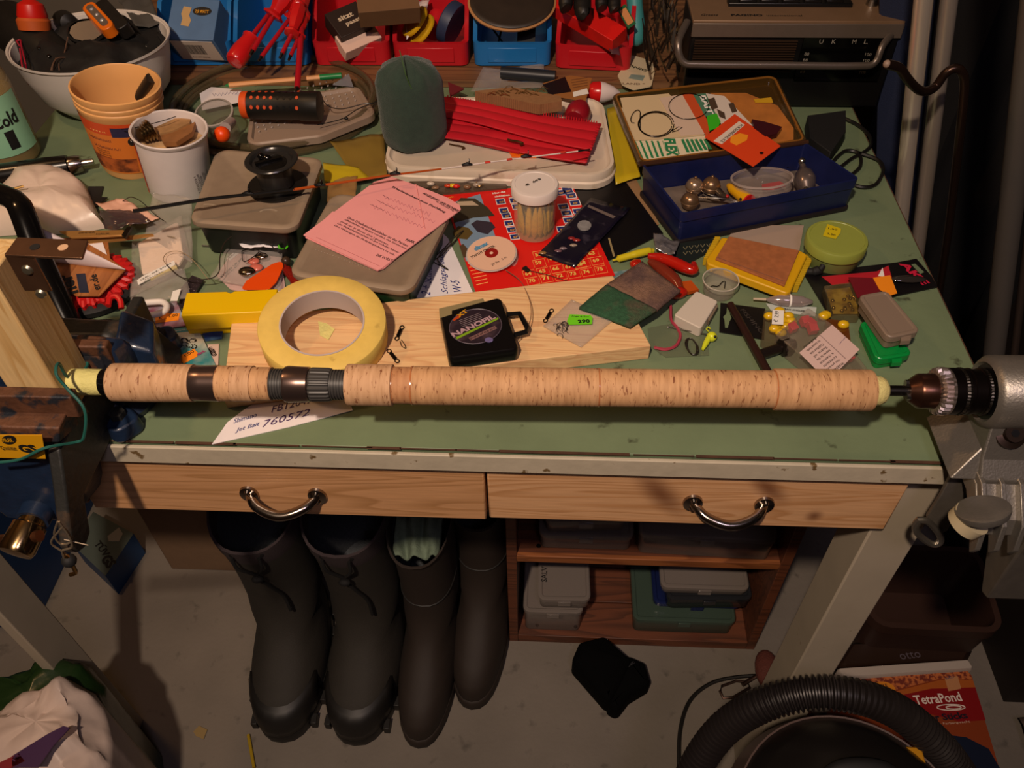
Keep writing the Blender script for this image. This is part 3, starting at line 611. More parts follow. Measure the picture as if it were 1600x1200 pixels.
# red flyer with stickers
RED = mat('red_print', 'd41c16', .4, spec=.4)
fl = thing('red_flyer', 'red collector flyer with numbered fields under the fish jar', 'flyer', A(820, 380))
poly('flyer_sheet', [(692, 304), (892, 285), (961, 430), (746, 465)], .0022, .0012, RED, fl)
poly('flyer_inner_page', [(700, 310), (890, 290), (958, 431), (752, 466)], .0010, .0008, PAPER, fl)
FH = .0036
deco('photo_panel', [(702, 318), (750, 303), (778, 380), (796, 402), (728, 408)], FH-.0002, plain('7a92a8', .45), fl)
deco('dark_shape', [(710, 320), (720, 309), (742, 310), (762, 324), (773, 337), (740, 340), (709, 348)], FH, plain('3a3426', .5), fl)
deco('label_patch', [(714, 315), (738, 314), (748, 321), (716, 321)], FH+.0003, plain('b5a288', .5), fl)
deco('dark_stone', [(736, 350), (745, 344), (768, 347), (774, 355), (762, 366), (746, 362)], FH, plain('332c38', .5), fl)
deco('olive_stone', [(708, 362), (716, 353), (732, 356), (739, 364), (730, 374), (712, 372)], FH, plain('5c4a22', .5), fl)
deco('dark_spot', [(739, 382), (746, 375), (752, 380), (748, 388)], FH, plain('30282c', .5), fl)
deco('dark_figure', [(718, 384), (724, 381), (730, 388), (736, 402), (724, 402)], FH, plain('55402c', .5), fl)
BLU = plain('1a2c6e', .45); GOLD = plain('c09040', .5)
def sticker(x, y, w_=15, h_=9, s=.34):
    dx = V((w_, -w_*.10)); dy = V((w_*s*.55, h_))
    q = [(x, y), (x+dx.x, y+dx.y), (x+dx.x+dy.x, y+dx.y+dy.y), (x+dy.x, y+dy.y)]
    deco('sticker_border', [(x-1.2, y-1.2), (x+dx.x+1, y+dx.y-1.2), (x+dx.x+dy.x+1.6, y+dx.y+dy.y+1.2), (x+dy.x-1, y+dy.y+1.4)], FH, WHT, fl, .0002)
    deco('sticker', q, FH+.0002, BLU, fl, .0003)
    ptx('EF', (x+dy.x*.8+4, y+dy.y*.8+.2), (x+dy.x*.8+11, y+dy.y*.8-.6), .0034, GOLD, FH+.0006, fl, bold=.03)
for x, y in ((775, 312), (780, 326), (784, 334), (788, 346), (792, 356), (797, 367), (796, 310), (800, 320), (876, 288), (879, 295), (868, 298), (884, 303), (890, 314), (872, 320), (895, 327), (877, 330), (880, 341), (896, 338), (884, 351), (870, 355)):
    sticker(x, y, 12 if x < 850 else 14, 6.5)
ptx('Hier die', (770, 304), (790, 301), .004, WHT, FH+.0001, fl, bold=.03); ptx('einkleben', (773, 309), (797, 306), .004, WHT, FH+.0001, fl, bold=.03)
ptx('sammeln...', (694, 312), (712, 308), .0035, plain('e8b030', .5), FH+.0001, fl)
YL = plain('e8c060', .5)
for r_, (x0, y0, n0, nn) in enumerate(((824, 392, 52, 0), (836, 407, 58, 6), (833, 423, 64, 0), (820, 437, 70, 6))):
    rows = {1: [(842, 411, '59'), (864, 404, '60'), (884, 402, '61'), (905, 413, '62')], 0: [(925, 396, '63'), (842, 398, '53')], 2: [(826, 428, '64'), (848, 424, '65'), (869, 420, '66'), (889, 417, '67'), (911, 411, '68'), (932, 407, '69')], 3: [(832, 439, '70'), (853, 435, '71'), (875, 431, '72'), (896, 428, '73'), (917, 425, '74'), (938, 421, '75')]}[r_]
    for x, y, s in rows:
        ptx(s, (x-5, y+3), (x+5, y+1.6), .0062, YL, FH+.0001, fl, bold=.03)
        stroke('field_frame', [(x-10, y-4), (x+8, y-7), (x+12, y+4.5), (x-6, y+7.5), (x-10, y-4)], FH, YL, fl, .00022)
for i in range(7): stroke('small_print', [(731+i*2.2, 412+i*5.5), (731+i*2.2+24-i, 408+i*5.5)], FH, YL, fl, .00035)
# jar with bait fish
jb = A(835, 362, FH-.0001); jz = up(jb, 286); J = Matrix.Translation(jb); jh = jz-jb.z
jar = thing('fish_jar', 'clear jar of yellow bait fish with a white screw lid', 'jar', jb)
JAR = mat('jar_plastic', 'e0d8c0', .08, alpha=.20, spec=1)
MB(J).lathe([(0, 0), (.0205, 0), (.0228, .002), (.0232, .006), (.0232, jh-.014), (.0220, jh-.012)], 40, cap1=False).build('jar_wall', JAR, jar)
MB(J).lathe([(0, .0015), (.021, .0015), (.0222, .004), (.0222, .012), (0, .012)], 30).build('oil', mat('oil', 'b09040', .1, alpha=.25), jar)
LIDW = mat('white_lid', 'd8ccc4', .4, spec=.4)
MB(J).lathe([(.0245, jh-.0125), (.0262, jh-.0120), (.0264, jh-.002), (.0252, jh-.0003), (.022, jh), (.0215, jh-.0006), (0, jh-.0006)], 48).build('screw_lid', LIDW, jar)
ptx('€  695', (822, 291), (846, 280), .0032, INK, jz-T+.0001, jar, bold=.03)
rnd = random.Random(5)
FISH = mat('bait_fish', 'b88e2c', .4, var=.25, vs=150, coat=.3)
def fish(name='bait_fish'):
    mb = MB(); L_ = .046
    mb.lathe([(.0003, 0), (.0030, .006), (.0042, .014), (.0040, .026), (.0026, .036), (.0014, .042), (.0004, .046)], 8, Matrix.Diagonal((1, .6, 1, 1)))
    return mb.build(name, FISH, org=(0, 0, 0))
f0 = fish()
for k in range(24):
    f = f0 if k == 0 else f0.copy()
    if k: COL.objects.link(f)
    a = 2*pi*k/16 if k < 16 else 2*pi*(k-16)/8; rr = .0178 if k < 16 else .0095
    f.location = jb+V((rr*cos(a), rr*sin(a), .003+rnd.uniform(0, .002)))
    f.rotation_euler = (rnd.uniform(-.10, .10), rnd.uniform(-.10, .10), a+pi/2)
    tag(f, 'small yellowish bait fish standing in the clear jar', 'bait fish', 'bait fish packed in the jar')
# leader spool
lc = A(768, 397, .010); ls = thing('leader_spool', 'clear disc spool with pink-beige round label on the red flyer', 'spool', lc)
q = basis((1, .0, .05), (0, 1, .10), None, lc)
MB(q).lathe([(0, 0), (.0278, 0), (.0284, .0006), (.0278, .0012), (0, .0012)], 48).build('upper_disc', mat('clear_disc', 'd8d0c8', .1, alpha=.5), ls)
MB(q).lathe([(.0075, .0014), (.0268, .0014), (.0268, .0017), (.0075, .0017)], 48).build('round_label', mat('beige_label', 'd8b096', .5), ls)
MB(q).lathe([(.0, .0013), (.0075, .0013), (.0075, .002), (.006, .0021), (0, .0015)], 24).build('hub_hole', plain('8a1814', .4), ls)
MB(q).lathe([(0, -.0075), (.0285, -.0075), (.0290, -.007), (.0285, -.0066), (0, -.0066)], 48).build('lower_disc', mat('clear_disc2', 'c8a8a0', .1, alpha=.35), ls)
MB(q).lathe([(.016, -.0066), (.016, -.0002)], 32, cap0=False, cap1=False).build('wound_line', mat('leader_line', 'c0a890', .3, metal=.3), ls)
qx, qy = V((q[0][0], q[1][0], q[2][0])), V((q[0][1], q[1][1], q[2][1]))
def lab(s, ox, oy, ang, wid, hei, m=INK, **k):
    X = qx*cos(ang)+qy*sin(ang); Y = -qx*sin(ang)+qy*cos(ang); Zt = X.cross(Y)
    text(s, lc+qx*ox+qy*oy+Zt*.0018, X, Y, wid, hei, m, ls, **k)
lab('TOOTHY CRITTER', -.0215, -.0085, .62, .031, .0036, bold=.02); lab('climax', -.018, .0035, .62, .018, .0065, plain('4a8ab0', .5), bold=.06)
lab('20 lbs   5 m', .002, -.0205, .66, .020, .003)
wire('leader_line', [(790, 422), (812, 438), (826, 465), (830, 490), (824, 512), (806, 536)], [.008, .012, .024, .027, .027, .022], .00045, mat('shiny_line', 'c8a890', .25, metal=.8)); tag(bpy.data.objects['leader_line'], 'pale leader line curling from the disc spool to the black case', 'line')
wire('dark_line', [(815, 421), (850, 428), (890, 440), (930, 448), (985, 452)], [.004, .005, .004, .006, .019], .0004, plain('3a2c20', .4)); tag(bpy.data.objects['dark_line'], 'thin dark line running over the flyer to the sanding pad', 'line')
poly('line_clip', [(816, 418), (822, 415), (829, 422), (822, 424)], .0038, .002, BLK, ls)
# dark lure bag
lb = thing('lure_bag', 'dark glossy lure pouch lying across the red flyer', 'pouch', A(910, 365, .004))
sheet('pouch_film', [(923, 311), (985, 327), (898, 419), (841, 399)], .0042, mat('dark_pouch', '141020', .2, c2='3a3440', c2s=45, c2t=.62, c2w=.05, spec=.8), .0022, 12, 4, lb, 60)
poly('silver_lure', arc((913, 352), 11, 8, 60, 400, 14), .0075, .001, mat('lure_silver', '8a8684', .3, var=.2, vs=200), lb)
deco('white_strip', [(918, 323), (920, 320), (962, 338), (958, 341)], .0072, plain('6c5f5a', .4), lb)
for i, (x, y, c) in enumerate(((893, 372, '8a2020'), (901, 375, '9a3028'), (880, 388, '7a6a70'), (872, 392, '705058'), (896, 383, '988878'), (848, 395, '8a6a40'))): MB().ball(A(x, y, .0068), .0032, 8, 6, (1.4, .8, .4)).build('lure_bead', plain(c, .2), lb)
# black spool case
cs = thing('spool_case', 'black square line spool case with round printed label and hanger', 'case', A(752, 520, BH))
cpx = [(687, 484), (760, 467), (782, 466), (790, 475), (806, 532), (804, 550), (700, 562)]
P = ccw([A(x, y, BH+.016)[:2] for x, y in [(686, 488), (783, 463), (812, 545), (701, 560)]]); P = rp(P, [.006]*4, 5)
MB().prof(P, [(.001, T+BH+.0005), (0, T+BH+.002), (0, T+BH+.014), (.0015, T+BH+.016)]).build('case_shell', plain('0c0a0b', .3), cs)
deco('case_frame', [(686, 482), (755, 466), (757, 471), (706, 485), (706, 491), (687, 497)], BH+.0162, plain('8a7c58', .5), cs)
LB = BH+.0165
e = arc((743, 510), 41, 27, 0, 360, 36, -.12)[:-1]; deco('round_label', e, LB, mat('label_dark', '2a2028', .3, c2='4a3a40', c2s=60, c2t=.6), cs, .0004)
e2 = arc((743, 510), 41, 27, 0, 360, 36, -.12); stroke('label_rim', e2, LB+.0005, plain('605460', .4), cs, .0004)
ptx('NANOFIL', (709, 527), (775, 497), .0066, plain('b09098', .5), LB+.0006, cs, bold=.04)
deco('green_bar', [(712, 527), (778, 496), (779, 498.5), (714, 530)], LB+.0004, plain('7aa020', .4), cs, .0002)
deco('band', [(732, 528), (773, 509), (777, 513), (736, 532)], LB+.0004, plain('7a5a58', .4), cs, .0002)
ptx('Shield of the pro', (735, 531), (774, 513), .003, INK, LB+.0008, cs)
deco('orange_flash', [(706, 500), (714, 494), (722, 491), (719, 496), (710, 501)], LB+.0004, plain('b04018', .4), cs, .0002)
ptx('XT', (717, 497), (732, 487), .005, plain('c89020', .4), LB+.0007, cs, bold=.04)
for i in range(5): stroke('small_print', [(717+i*1.2, 504+i*2.4-3), (750+i*1.0, 491+i*2.4-2)], LB+.0005, plain('908080', .5), cs, .00018)
deco('oval_badge', arc((764, 531), 6.5, 4, 0, 360, 14)[:-1], LB+.0004, plain('6a6090', .4), cs, .0002)
MB().tube([A(x, y, BH+.009) for x, y in ((791, 492), (812, 490), (824, 512), (822, 519), (803, 524))], .0028, 6, fl=1).build('hanger_loop', BLK, cs)
# swivels on the board
SW = mat('swivel_metal', '2a2420', .3, .9)
def swivel(px, py, ang, label, name='snap_swivel'):
    o = A(px, py, BH+.0018); X = V((cos(ang), sin(ang), 0)); t = thing(name, label, 'swivel', o)
    mb = MB(); mb.cyl(o-X*.0042, o+X*.0042, .0019, .0019, 10); mb.cyl(o-X*.0055, o-X*.004, .001, .001, 8); mb.cyl(o+X*.004, o+X*.0055, .001, .001, 8); mb.build('barrel', SW, t)
    for s in (-1, 1):
        c = o+X*.008*s; Yv = V((-X.y, X.x, 0)); MB().tube([c+X*.0026*cos(a)+Yv*.0020*sin(a) for a in [2*pi*k/12 for k in range(12)]], .0005, 5, closed=True).build('eye', SW, t)
    return t
swivel(624, 520, 1.4, 'black snap swivel right of the tape roll, upper one')
mbs = wire('swivel_snap', [(627, 531), (632, 538), (634, 544), (628, 541), (625, 533)], BH+.001, .0004, SW, None); tag(mbs, 'tiny open wire snap below the black swivel on the board', 'snap')
swivel(614, 556, 2.2, 'black swivel tucked between tape roll and cork handle')
swivel(857, 493, 1.2, 'black snap swivel left of the small clear bag on the board')
# small clear bag with green price tag
zb = thing('hook_bag', 'small clear bag of hooks with a green price sticker', 'bag', A(890, 505, BH))
sheet('bag_film', [(893, 468), (960, 500), (908, 544), (848, 511)], BH+.001, FILM, .0012, 8, 8, zb)
deco('price_sticker', [(890, 491), (922, 492), (926, 496), (925, 506), (889, 507), (886, 502)], BH+.0038, plain('6cd020', .5), zb, .0004)
ptx('290', (903, 505), (922, 504), .0050, INK, BH+.0044, zb, bold=.04); ptx('Angel & Zoo', (893, 495), (920, 496), .0022, INK, BH+.0044, zb)
rnd = random.Random(9)
mb = MB()
for i in range(14):
    x, y = 868+rnd.uniform(0, 20), 505+rnd.uniform(0, 22); a = rnd.uniform(0, 6.3)
    mb.tube([A(x+7*cos(a)*t+3*sin(6*t), y+6*sin(a)*t+3*cos(6*t), BH+.0025) for t in [k/6 for k in range(7)]], .00035, 4)
mb.build('hooks', mat('hook_wire', '8a8078', .3, .9), zb)
# sanding pad
SANDP = mat('abrasive_pad', '7a5c48', .95, var=.2, vs=400, c2='3a5040', c2s=14, c2t=.5, c2w=.1, bump=.8, bs=900)
PADG = mat('pad_green', '2c5438', .95, var=.3, vs=300, c2='5a4a3c', c2s=40, c2t=.6, bump=.8, bs=900); PADB = mat('pad_brown', '7c5e4c', .95, var=.25, vs=300, c2='5a4440', c2s=30, c2t=.55, bump=.8, bs=900)
sp_ = thing('abrasive_pad', 'worn green and brown abrasive pad on the right end of the pine board', 'pad', A(975, 470, BH))
def padf(q4, hh):
    C4 = [A(x, y, h) for (x, y), h in zip(q4, hh)]
    return lambda u, v: C4[0].lerp(C4[1], u).lerp(C4[3].lerp(C4[2], u), v)+V((0, 0, .0025*sin(u*3.1)*sin(v*3)+.0006*noise.noise(V((u*9, v*9, 0)))))
MB().grid(padf([(948, 446), (1003, 410), (1063, 456), (1026, 486)], [.022, .026, .020, .022]), 12, 10).build('brown_half', PADB, sp_, solid=.004)
MB().grid(padf([(905, 482), (948, 446), (1026, 486), (985, 512)], [.021, .022, .022, .021]), 12, 10).build('green_half', PADG, sp_, solid=.004)
for x, y, h in ((928, 497, .0245), (958, 510, .0245)): pass
# note slip in front of the rod
ns = thing('note_slip', 'torn white paper slip with the number 760572 in front of the handle', 'note', A(420, 660))
poly('slip_paper', [(331, 694), (344, 676), (355, 660), (380, 641), (420, 615), (545, 620), (551, 641), (452, 667)], .0004, .0007, PAPER, ns)
ptx('760572', (410, 668), (486, 648), .008, plain('4a3060', .6), .0012, ns, font_shear=.4); ptx('FB12047', (424, 645), (492, 628), .008, plain('4a3060', .6), .0012, ns, font_shear=.4)
ptx('Shimano', (365, 662), (402, 651), .0055, INKB, .0012, ns, font_shear=.5); ptx('Jet Bait', (367, 676), (407, 664), .006, INKB, .0012, ns, font_shear=.5)
# ================================================================== on the bench, left end
def cupM(px, py, h=0): B = A(px, py, h); return B, Matrix.Translation(B)
def leanM(px, py, deg): B = A(px, py, 0); return B, Matrix.Translation(B) @ Matrix.Rotation(radians(deg), 4, 'Y')
def wrap(Bc, R0, R1, z0, z1, a0, a1, m, parent, name, eps=.0005, n=14):  # printed band wrapped on a tapered cup
    def fn(u, v): a = radians(a0+(a1-a0)*u); r = R0+(R1-R0)*v+eps; p = V((r*cos(a), r*sin(a), z0+(z1-z0)*v)); return Bc @ p if isinstance(Bc, Matrix) else Bc+p
    return MB().grid(fn, n, 6).build(name, m, parent)
def ctext(s, Bc, rad, ang, z, wid, hei, m, parent, name='lettering', **k):  # lettering bent round a cup
    a = radians(ang); o = text(s, (0, 0, 0), (1, 0, 0), (0, 1, 0), wid, hei, m, parent, name, **k)
    I = wm(parent).inverted(); me = o.data
    for v in me.vertices:
        p = wm(parent) @ v.co
        aa = a+p.x/rad; p_ = V(((rad+.0008)*cos(aa), (rad+.0008)*sin(aa), z+p.y)); q = Bc @ p_ if isinstance(Bc, Matrix) else Bc+p_; v.co = I @ q
    return o
def lump(cx, cy, poly_px, hmax, m, seed, parent, name, fr=26, n=26, ridge=.35, z0=.001):
    P = ccw([A(x, y, 0)[:2] for x, y in poly_px]); c = sum((V(p) for p in P), V((0, 0)))/len(P)
    P = [V(p) for p in P]; P2 = []
    for i in range(len(P)):
        for k in range(5): P2.append(P[i].lerp(P[(i+1) % len(P)], k/5))
    R = []; N = 12
    for j in range(N+1):
        t = j/N; s = cos(t*pi/2)
        ring = []
        for p in P2:
            q = c+(p-c)*(s**.8 if s > 0 else 0)
            z = hmax*sin(t*pi/2)**.8
            f = noise.noise(V((q.x*fr, q.y*fr, seed)))+.5*abs(noise.noise(V((q.x*fr*2.2, q.y*fr*2.2, seed+4))))
            ring.append((q.x, q.y, T+z0+max(0, z+f*hmax*ridge*min(1, t*3))))
        R.append(ring)
    return MB().rings(R).build(name, m, parent, smooth=60)
# big white bowl with torches
B = A(152, 198, 0)+V((0, .062, 0)); bw = thing('white_bowl', 'large white plastic bowl full of black torches at the back left', 'bowl', B)
R1 = .085; bz = up((B.x, B.y-.092), 113)-T; print('bowl', bz)
MB(Matrix.Translation(B)).lathe([(0, .001), (.050, .001), (.062, .006), (.084, .030), (.094, bz*.7), (.099, bz), (.1015, bz+.001), (.1015, bz-.002), (.097, bz-.002), (.092, bz*.7), (.082, .031), (.058, .008), (0, .004)], 48, sx=1.04, sy=.95).build('bowl_shell', mat('white_bowl_plastic', 'cfc8c0', .35), bw)
def barrel(name, label, cat, p0, p1, prof, m, group=None, n=24, kids=()):
    p0, p1 = V(p0), V(p1); L_ = (p1-p0).length; t = thing(name, label, cat, (p0+p1)/2, group)
    Mx_ = axism(p0, p1)
    for nm, pf, mm in [('body', prof, m)]+list(kids):
        MB(Mx_).lathe([(r, z*L_) for r, z in pf], n).build(nm, mm, t)
    return t, Mx_, L_
BLKT = mat('black_tool', '181614', .45, var=.2, vs=60)
gear = lump_late = None
t, Mx_, L_ = barrel('torch', 'long black rubber torch lying in the white bowl', 'torch', A(8, 35, .085), A(112, 112, .062), [(0, 0), (.030, 0), (.034, .05), (.032, .5), (.028, .8), (.018, .97), (0, 1)], BLKT)
MB(axism(A(52, 32, .108), A(44, -12, .14))).lathe([(0, -.004), (.017, -.002), (.019, .006), (.016, .02), (0, .03)], 20).build('red_cap', plain('c81a10', .4), t)
MB(axism(A(52, 32, .108), A(44, -12, .14))).lathe([(0, -.014), (.020, -.012), (.021, .0), (.018, .004), (0, .004)], 20).build('orange_collar', plain('b85420', .5), t)
for x, y in ((61, 75), (76, 87)): MB().ball(A(x, y, .0925), .0028, 10, 6, (1, 1, .5)).build('rubber_stud', GLOSSB, t)
hl = thing('headlamp', 'black headlamp with shiny faceted reflector in the white bowl', 'headlamp', A(130, 45, .07))
hc = A(136, 50, .098); q = axism(hc, hc+V((.25, -.60, .70)))
MB(q).lathe([(0, -.020), (.017, -.018), (.021, -.004), (.021, .003), (.0185, .005)], 24, cap1=False, sx=1.2, sy=.8).build('lamp_shell', BLKT, hl)
MB(q).lathe([(.0185, .004), (.016, .001), (.008, -.006), (0, -.007)], 10, sx=1.15, sy=.75).build('reflector', mat('mirror', 'd8d0c8', .16, .93), hl, smooth=0)
MB(axism(A(97, 32, .085), A(120, 40, .095))).lathe([(0, 0), (.013, 0), (.015, .01), (.012, .03), (0, .035)], 18).build('battery_pack', BLKT, hl)
ol = thing('led_torch', 'orange and black LED lamp leaning in the white bowl', 'torch', A(155, 25, .10))
oc = A(154, 27, .118); X = A(172, 47, .112)-A(136, 8, .124); q = basis(X, None, V((.1, -.5, .8)), oc)
MB(q).prism(rp(rect(X.length, .020), .009), -.012, .003, top=.001).build('orange_case', plain('d86a10', .4), ol, bevel=.001)
MB(q).prism(rp(rect(X.length*.78, .010), .005), .0028, .0042).build('lens_strip', mat('lens', 'a09080', .1, metal=.7), ol)
for k in range(3): MB(q).ball(((k-1)*X.length*.22, 0, .0045), .0026, 10, 6, (1, 1, .5)).build('led', mat('led_clear', 'e8e8f0', .08, metal=.6), ol)
MB(q).prism(rp(rect(X.length*1.05, .018, .004, .016), .006), -.020, -.002).build('black_back', BLKT, ol, bevel=.001)
bl = poly('black_pouch', [(190, 60), (246, 30), (250, 66), (225, 88), (196, 84)], .070, .014, BLKM, bevel=.003, r=.006); tag(bl, 'flat black pouch with white letters in the right of the bowl', 'pouch')
txt('ITL', (206, 83), (229, 73), .0845, WHT, bl, bold=.03)
gd = sheet('grey_cloth', [(180, -6), (232, -10), (252, 40), (215, 50)], .085, mat('grey_fabric', '4a4844', .9, bump=.4, bs=800), .008, 12, 5, freq=40); tag(gd, 'dark grey dotted cloth hanging over the back of the bowl', 'cloth')
mw = MB().tube(smooth_pts([A(88, 90, .09), A(80, 110, .086), A(84, 140, .06), A(100, 152, .04)]), .0009, 6); mw.tube(smooth_pts([A(108, 90, .09), A(88, 92, .095), A(82, 112, .085), A(95, 140, .05), A(106, 155, .03)]), .0009, 6); mw.tube(smooth_pts([A(106, 58, .10), A(99, 88, .09), A(93, 96, .088), A(94, 116, .08), A(106, 150, .03)]), .0009, 6)
tag(mw.build('thin_cable', plain('5a4234', .5)), 'looped brown thin cable hanging over the bowl rim', 'cable')
rl = wire('red_loop', [(31, 72), (27, 66), (26, 64), (32, 63), (33, 70), (40, 100), (46, 128), (44, 130), (36, 110), (31, 76)], [.093, .094, .094, .094, .093, .086, .05, .05, .08, .093], .0011, plain('a01830', .4)); tag(rl, 'thin dark red cord loop hanging over the bowl rim', 'cord')
# bottle with green label
B = A(22, 246, 0); bt = thing('bottle', 'clear liquid bottle with pale green label at the left edge', 'bottle', B); M = Matrix.Translation(B)
MB(M).lathe([(0, .002), (.032, .002), (.036, .008), (.036, .098), (.034, .112), (.026, .130), (.016, .140), (.014, .155), (0, .155)], 40).build('bottle_wall', mat('bottle_clear', 'b8a070', .08, alpha=.45, spec=1), bt)
MB(M).lathe([(0, .004), (.033, .004), (.0345, .010), (.0345, .090), (0, .090)], 30).build('liquid', mat('liquid', '9a8450', .1, alpha=.6), bt)
wrap(B, .0362, .0362, .020, .094, -170, 10, mat('green_label', '8fc4a0', .5), bt, 'green_label', n=24)
ctext('Co', B, .0365, -62, .058, .020, .016, INK, bt, bold=.03)
ctext('ld', B, .0365, -30, .058, .011, .018, INK, bt, bold=.03)
wrap(B, .0366, .0366, .028, .052, -50, -32, INK, bt, 'black_flash')
# orange bucket
B, M = leanM(212, 256, 7); bz = .110; rr = .0505
bk = thing('orange_tub', 'cream plastic tub with orange printed label holding odds and ends', 'tub', B)
TUBM = mat('cream_tub', 'e0a868', .45, spec=.4)
MB(M).lathe([(0, .001), (.0375, .001), (.039, .004), (.0490, bz*.80), (rr, bz*.82), (rr, bz*.85), (rr-.001, bz*.86), (rr, bz*.88), (rr+.0003, bz*.91), (rr-.0007, bz*.92), (rr+.0008, bz*.95), (rr+.001, bz), (rr-.001, bz+.0008), (rr-.0022, bz-.001), (.0470, bz*.80), (.0365, .004), (0, .003)], 56).build('tub_wall', TUBM, bk)
def tr(z): return .039+(.0490-.039)*z/(bz*.80)
wrap(M, tr(.012), tr(bz*.76), .012, bz*.76, -172, -2, plain('d8782c', .45), bk, 'printed_label', n=30)
wrap(M, tr(bz*.62), tr(bz*.76), bz*.62, bz*.76, -172, -2, plain('cc4a1c', .45), bk, 'label_top_band', eps=.0007, n=30)
wrap(M, tr(.014), tr(.034), .014, .034, -150, -60, mat('food_print', 'b8602c', .5, c2='5a2a18', c2s=60, c2t=.55), bk, 'bread_print', eps=.0007, n=20)
wrap(M, tr(bz*.60), tr(bz*.72), bz*.60, bz*.72, -86, -30, plain('2c2a4a', .45), bk, 'blue_flash', eps=.0009)
def bt_(s, z, a, w_, h_, m=INK, **k): ctext(s, M, tr(z), a, z, w_, h_, m, bk, **k)
bt_('NAM-R', bz*.65, -118, .020, .0065, plain('e8b060', .5), bold=.03); bt_('Lebensmittel', bz*.53, -128, .030, .007, plain('3a2030', .5)); bt_('Brotaufstrich', bz*.43, -124, .034, .007, plain('3a2030', .5))
for k, z in enumerate((.40, .37, .34, .31)): bt_('ohne Zusatz von Konserve'[:14+3*(k % 2)], bz*z-.001, -122, .018, .0022)
bt_('AAA', bz*.65, -78, .008, .003, WHT, bold=.03)
tb = MB().tube([A(215, 155, .062), A(236, 122, .098)], [.0065, .0065], 14); tag(tb.build('rubber_grip', BLKT), 'short black ribbed tube standing in the orange tub', 'tube')
rnd = random.Random(2)
mb = MB()
for k in range(26):
    a = rnd.uniform(0, 6.3); r_ = rnd.uniform(0, .030); p = B+V((r_*cos(a), r_*sin(a), .052+rnd.uniform(0, .006))); mb.box((0, 0, 0), (rnd.uniform(.006, .016), rnd.uniform(.003, .007), .0015), Matrix.Translation(p) @ Matrix.Rotation(rnd.uniform(0, 3), 4, 'Z') @ Matrix.Rotation(rnd.uniform(-.5, .5), 4, 'X'))
MB(M).lathe([(0, .045), (.040, .045), (.0405, .052), (0, .053)], 20).build('filler', mat('scraps_base', '6a5038', .8, var=.4, vs=100), bk, stuff=True)
tag(mb.build('paper_scraps', mat('scraps', 'a89878', .7, var=.4, vs=60)), 'pale scraps and small bits in the orange tub', 'scraps', kind='stuff')
# white cup
B, M = leanM(283, 292, 7); bz = .080; wc = thing('white_cup', 'white cardboard cup with a red stripe holding a spiral sinker', 'cup', B)
MB(M).lathe([(0, .001), (.0370, .001), (.0377, .003), (.0416, bz*.93), (.0432, bz*.95), (.0442, bz), (.0432, bz+.001), (.0412, bz), (.0402, bz*.92), (.0365, .004), (0, .003)], 56).build('cup_wall', mat('white_cup', 'd6ccc8', .5, var=.03, vs=50), wc)
wrap(M, .0378, .0417, .003, bz*.92, -148, -140, plain('d03018', .5), wc, 'red_stripe', n=4)
for k in range(5):
    ctext(['INGREDIENTS PRODUIT', 'CONSERVER A L ABRI DE', '4700163 08', 'POISSON NATUREL', 'FABRIQUE EN'][k], B, .039, -40+k*6, .02, .0, None, INK, wc) if False else None
for k in range(6):
    a = radians(-36+k*5.5); X = V((0, 0, 1)); P = M @ V((cos(a)*.0413, sin(a)*.0413, .012+.004*(k % 2)))
    text(['37000312901', 'INGREDIENTS FR', 'LECITHINE E471', 'CONSERVER SEC', 'MADE IN EU 01', 'NATUREL 250 G'][k], P, -X*-1, V((-sin(a)*-1*-1, cos(a), 0))*-1, .038, .0028, plain('5a5050', .6), wc)
MB(M).lathe([(0, bz*.70), (.0385, bz*.72), (.0392, bz*.74), (0, bz*.74)], 24).build('content_base', mat('cup_scraps', 'b89468', .8, var=.4, vs=80), wc, stuff=True)
spi = thing('spiral_sinker', 'shiny ribbed spiral lead in the white cup', 'sinker', A(222, 205, .06))
p0, p1 = A(232, 205, .075), A(208, 218, .073)
MB(axism(p0, p1)).lathe([(.004, -.006)]+[(.0125-.0005*k+(.0015 if k % 2 else -.0008), -.005+k*.0018) for k in range(11)]+[(.003, .0155)], 18).build('ribbed_body', mat('lead_shiny', '9a8a70', .2, 1), spi)
MB().ball(A(206, 222, .076), .0045, 12, 8).build('bead', mat('dark_bead', '3a3430', .2, .7), spi)
MB().tube(smooth_pts([A(190, 202, .078), A(210, 200, .08), A(250, 190, .082), A(275, 182, .08)]), .0005, 5).build('wire_arm', SW, spi)
for i, (q4, lab_) in enumerate((([(240, 200), (275, 184), (298, 186), (296, 192), (268, 205), (245, 210)], 'brown wooden wedge at the back of the white cup'), ([(250, 212), (285, 200), (305, 190), (300, 206), (275, 222), (255, 222)], 'flat brown leather scrap in the white cup'))):
    o = poly('brown_scrap', q4, .063, .008 if i == 0 else .006, mat('brown_scrap_%d' % i, '9a7448' if i == 0 else '8a5c34', .6, var=.2, vs=80)); tag(o, lab_, 'scrap')
bgp = [B_ for B_ in ()]
gr = thing('black_gear', 'black rubber gear and cloth filling the white bowl', 'gear', A(130, 90, .03))
P = [V(bw.location)+V((.098*cos(a), .088*sin(a), 0)) for a in [2*pi*k/14 for k in range(14)]]
lump(0, 0, [pr((p.x, p.y, T)) for p in P], .022, mat('black_gear_mat', '100f0f', .7, bump=.5, bs=60), 13, gr, 'gear_heap', fr=30, ridge=.7, z0=.070)
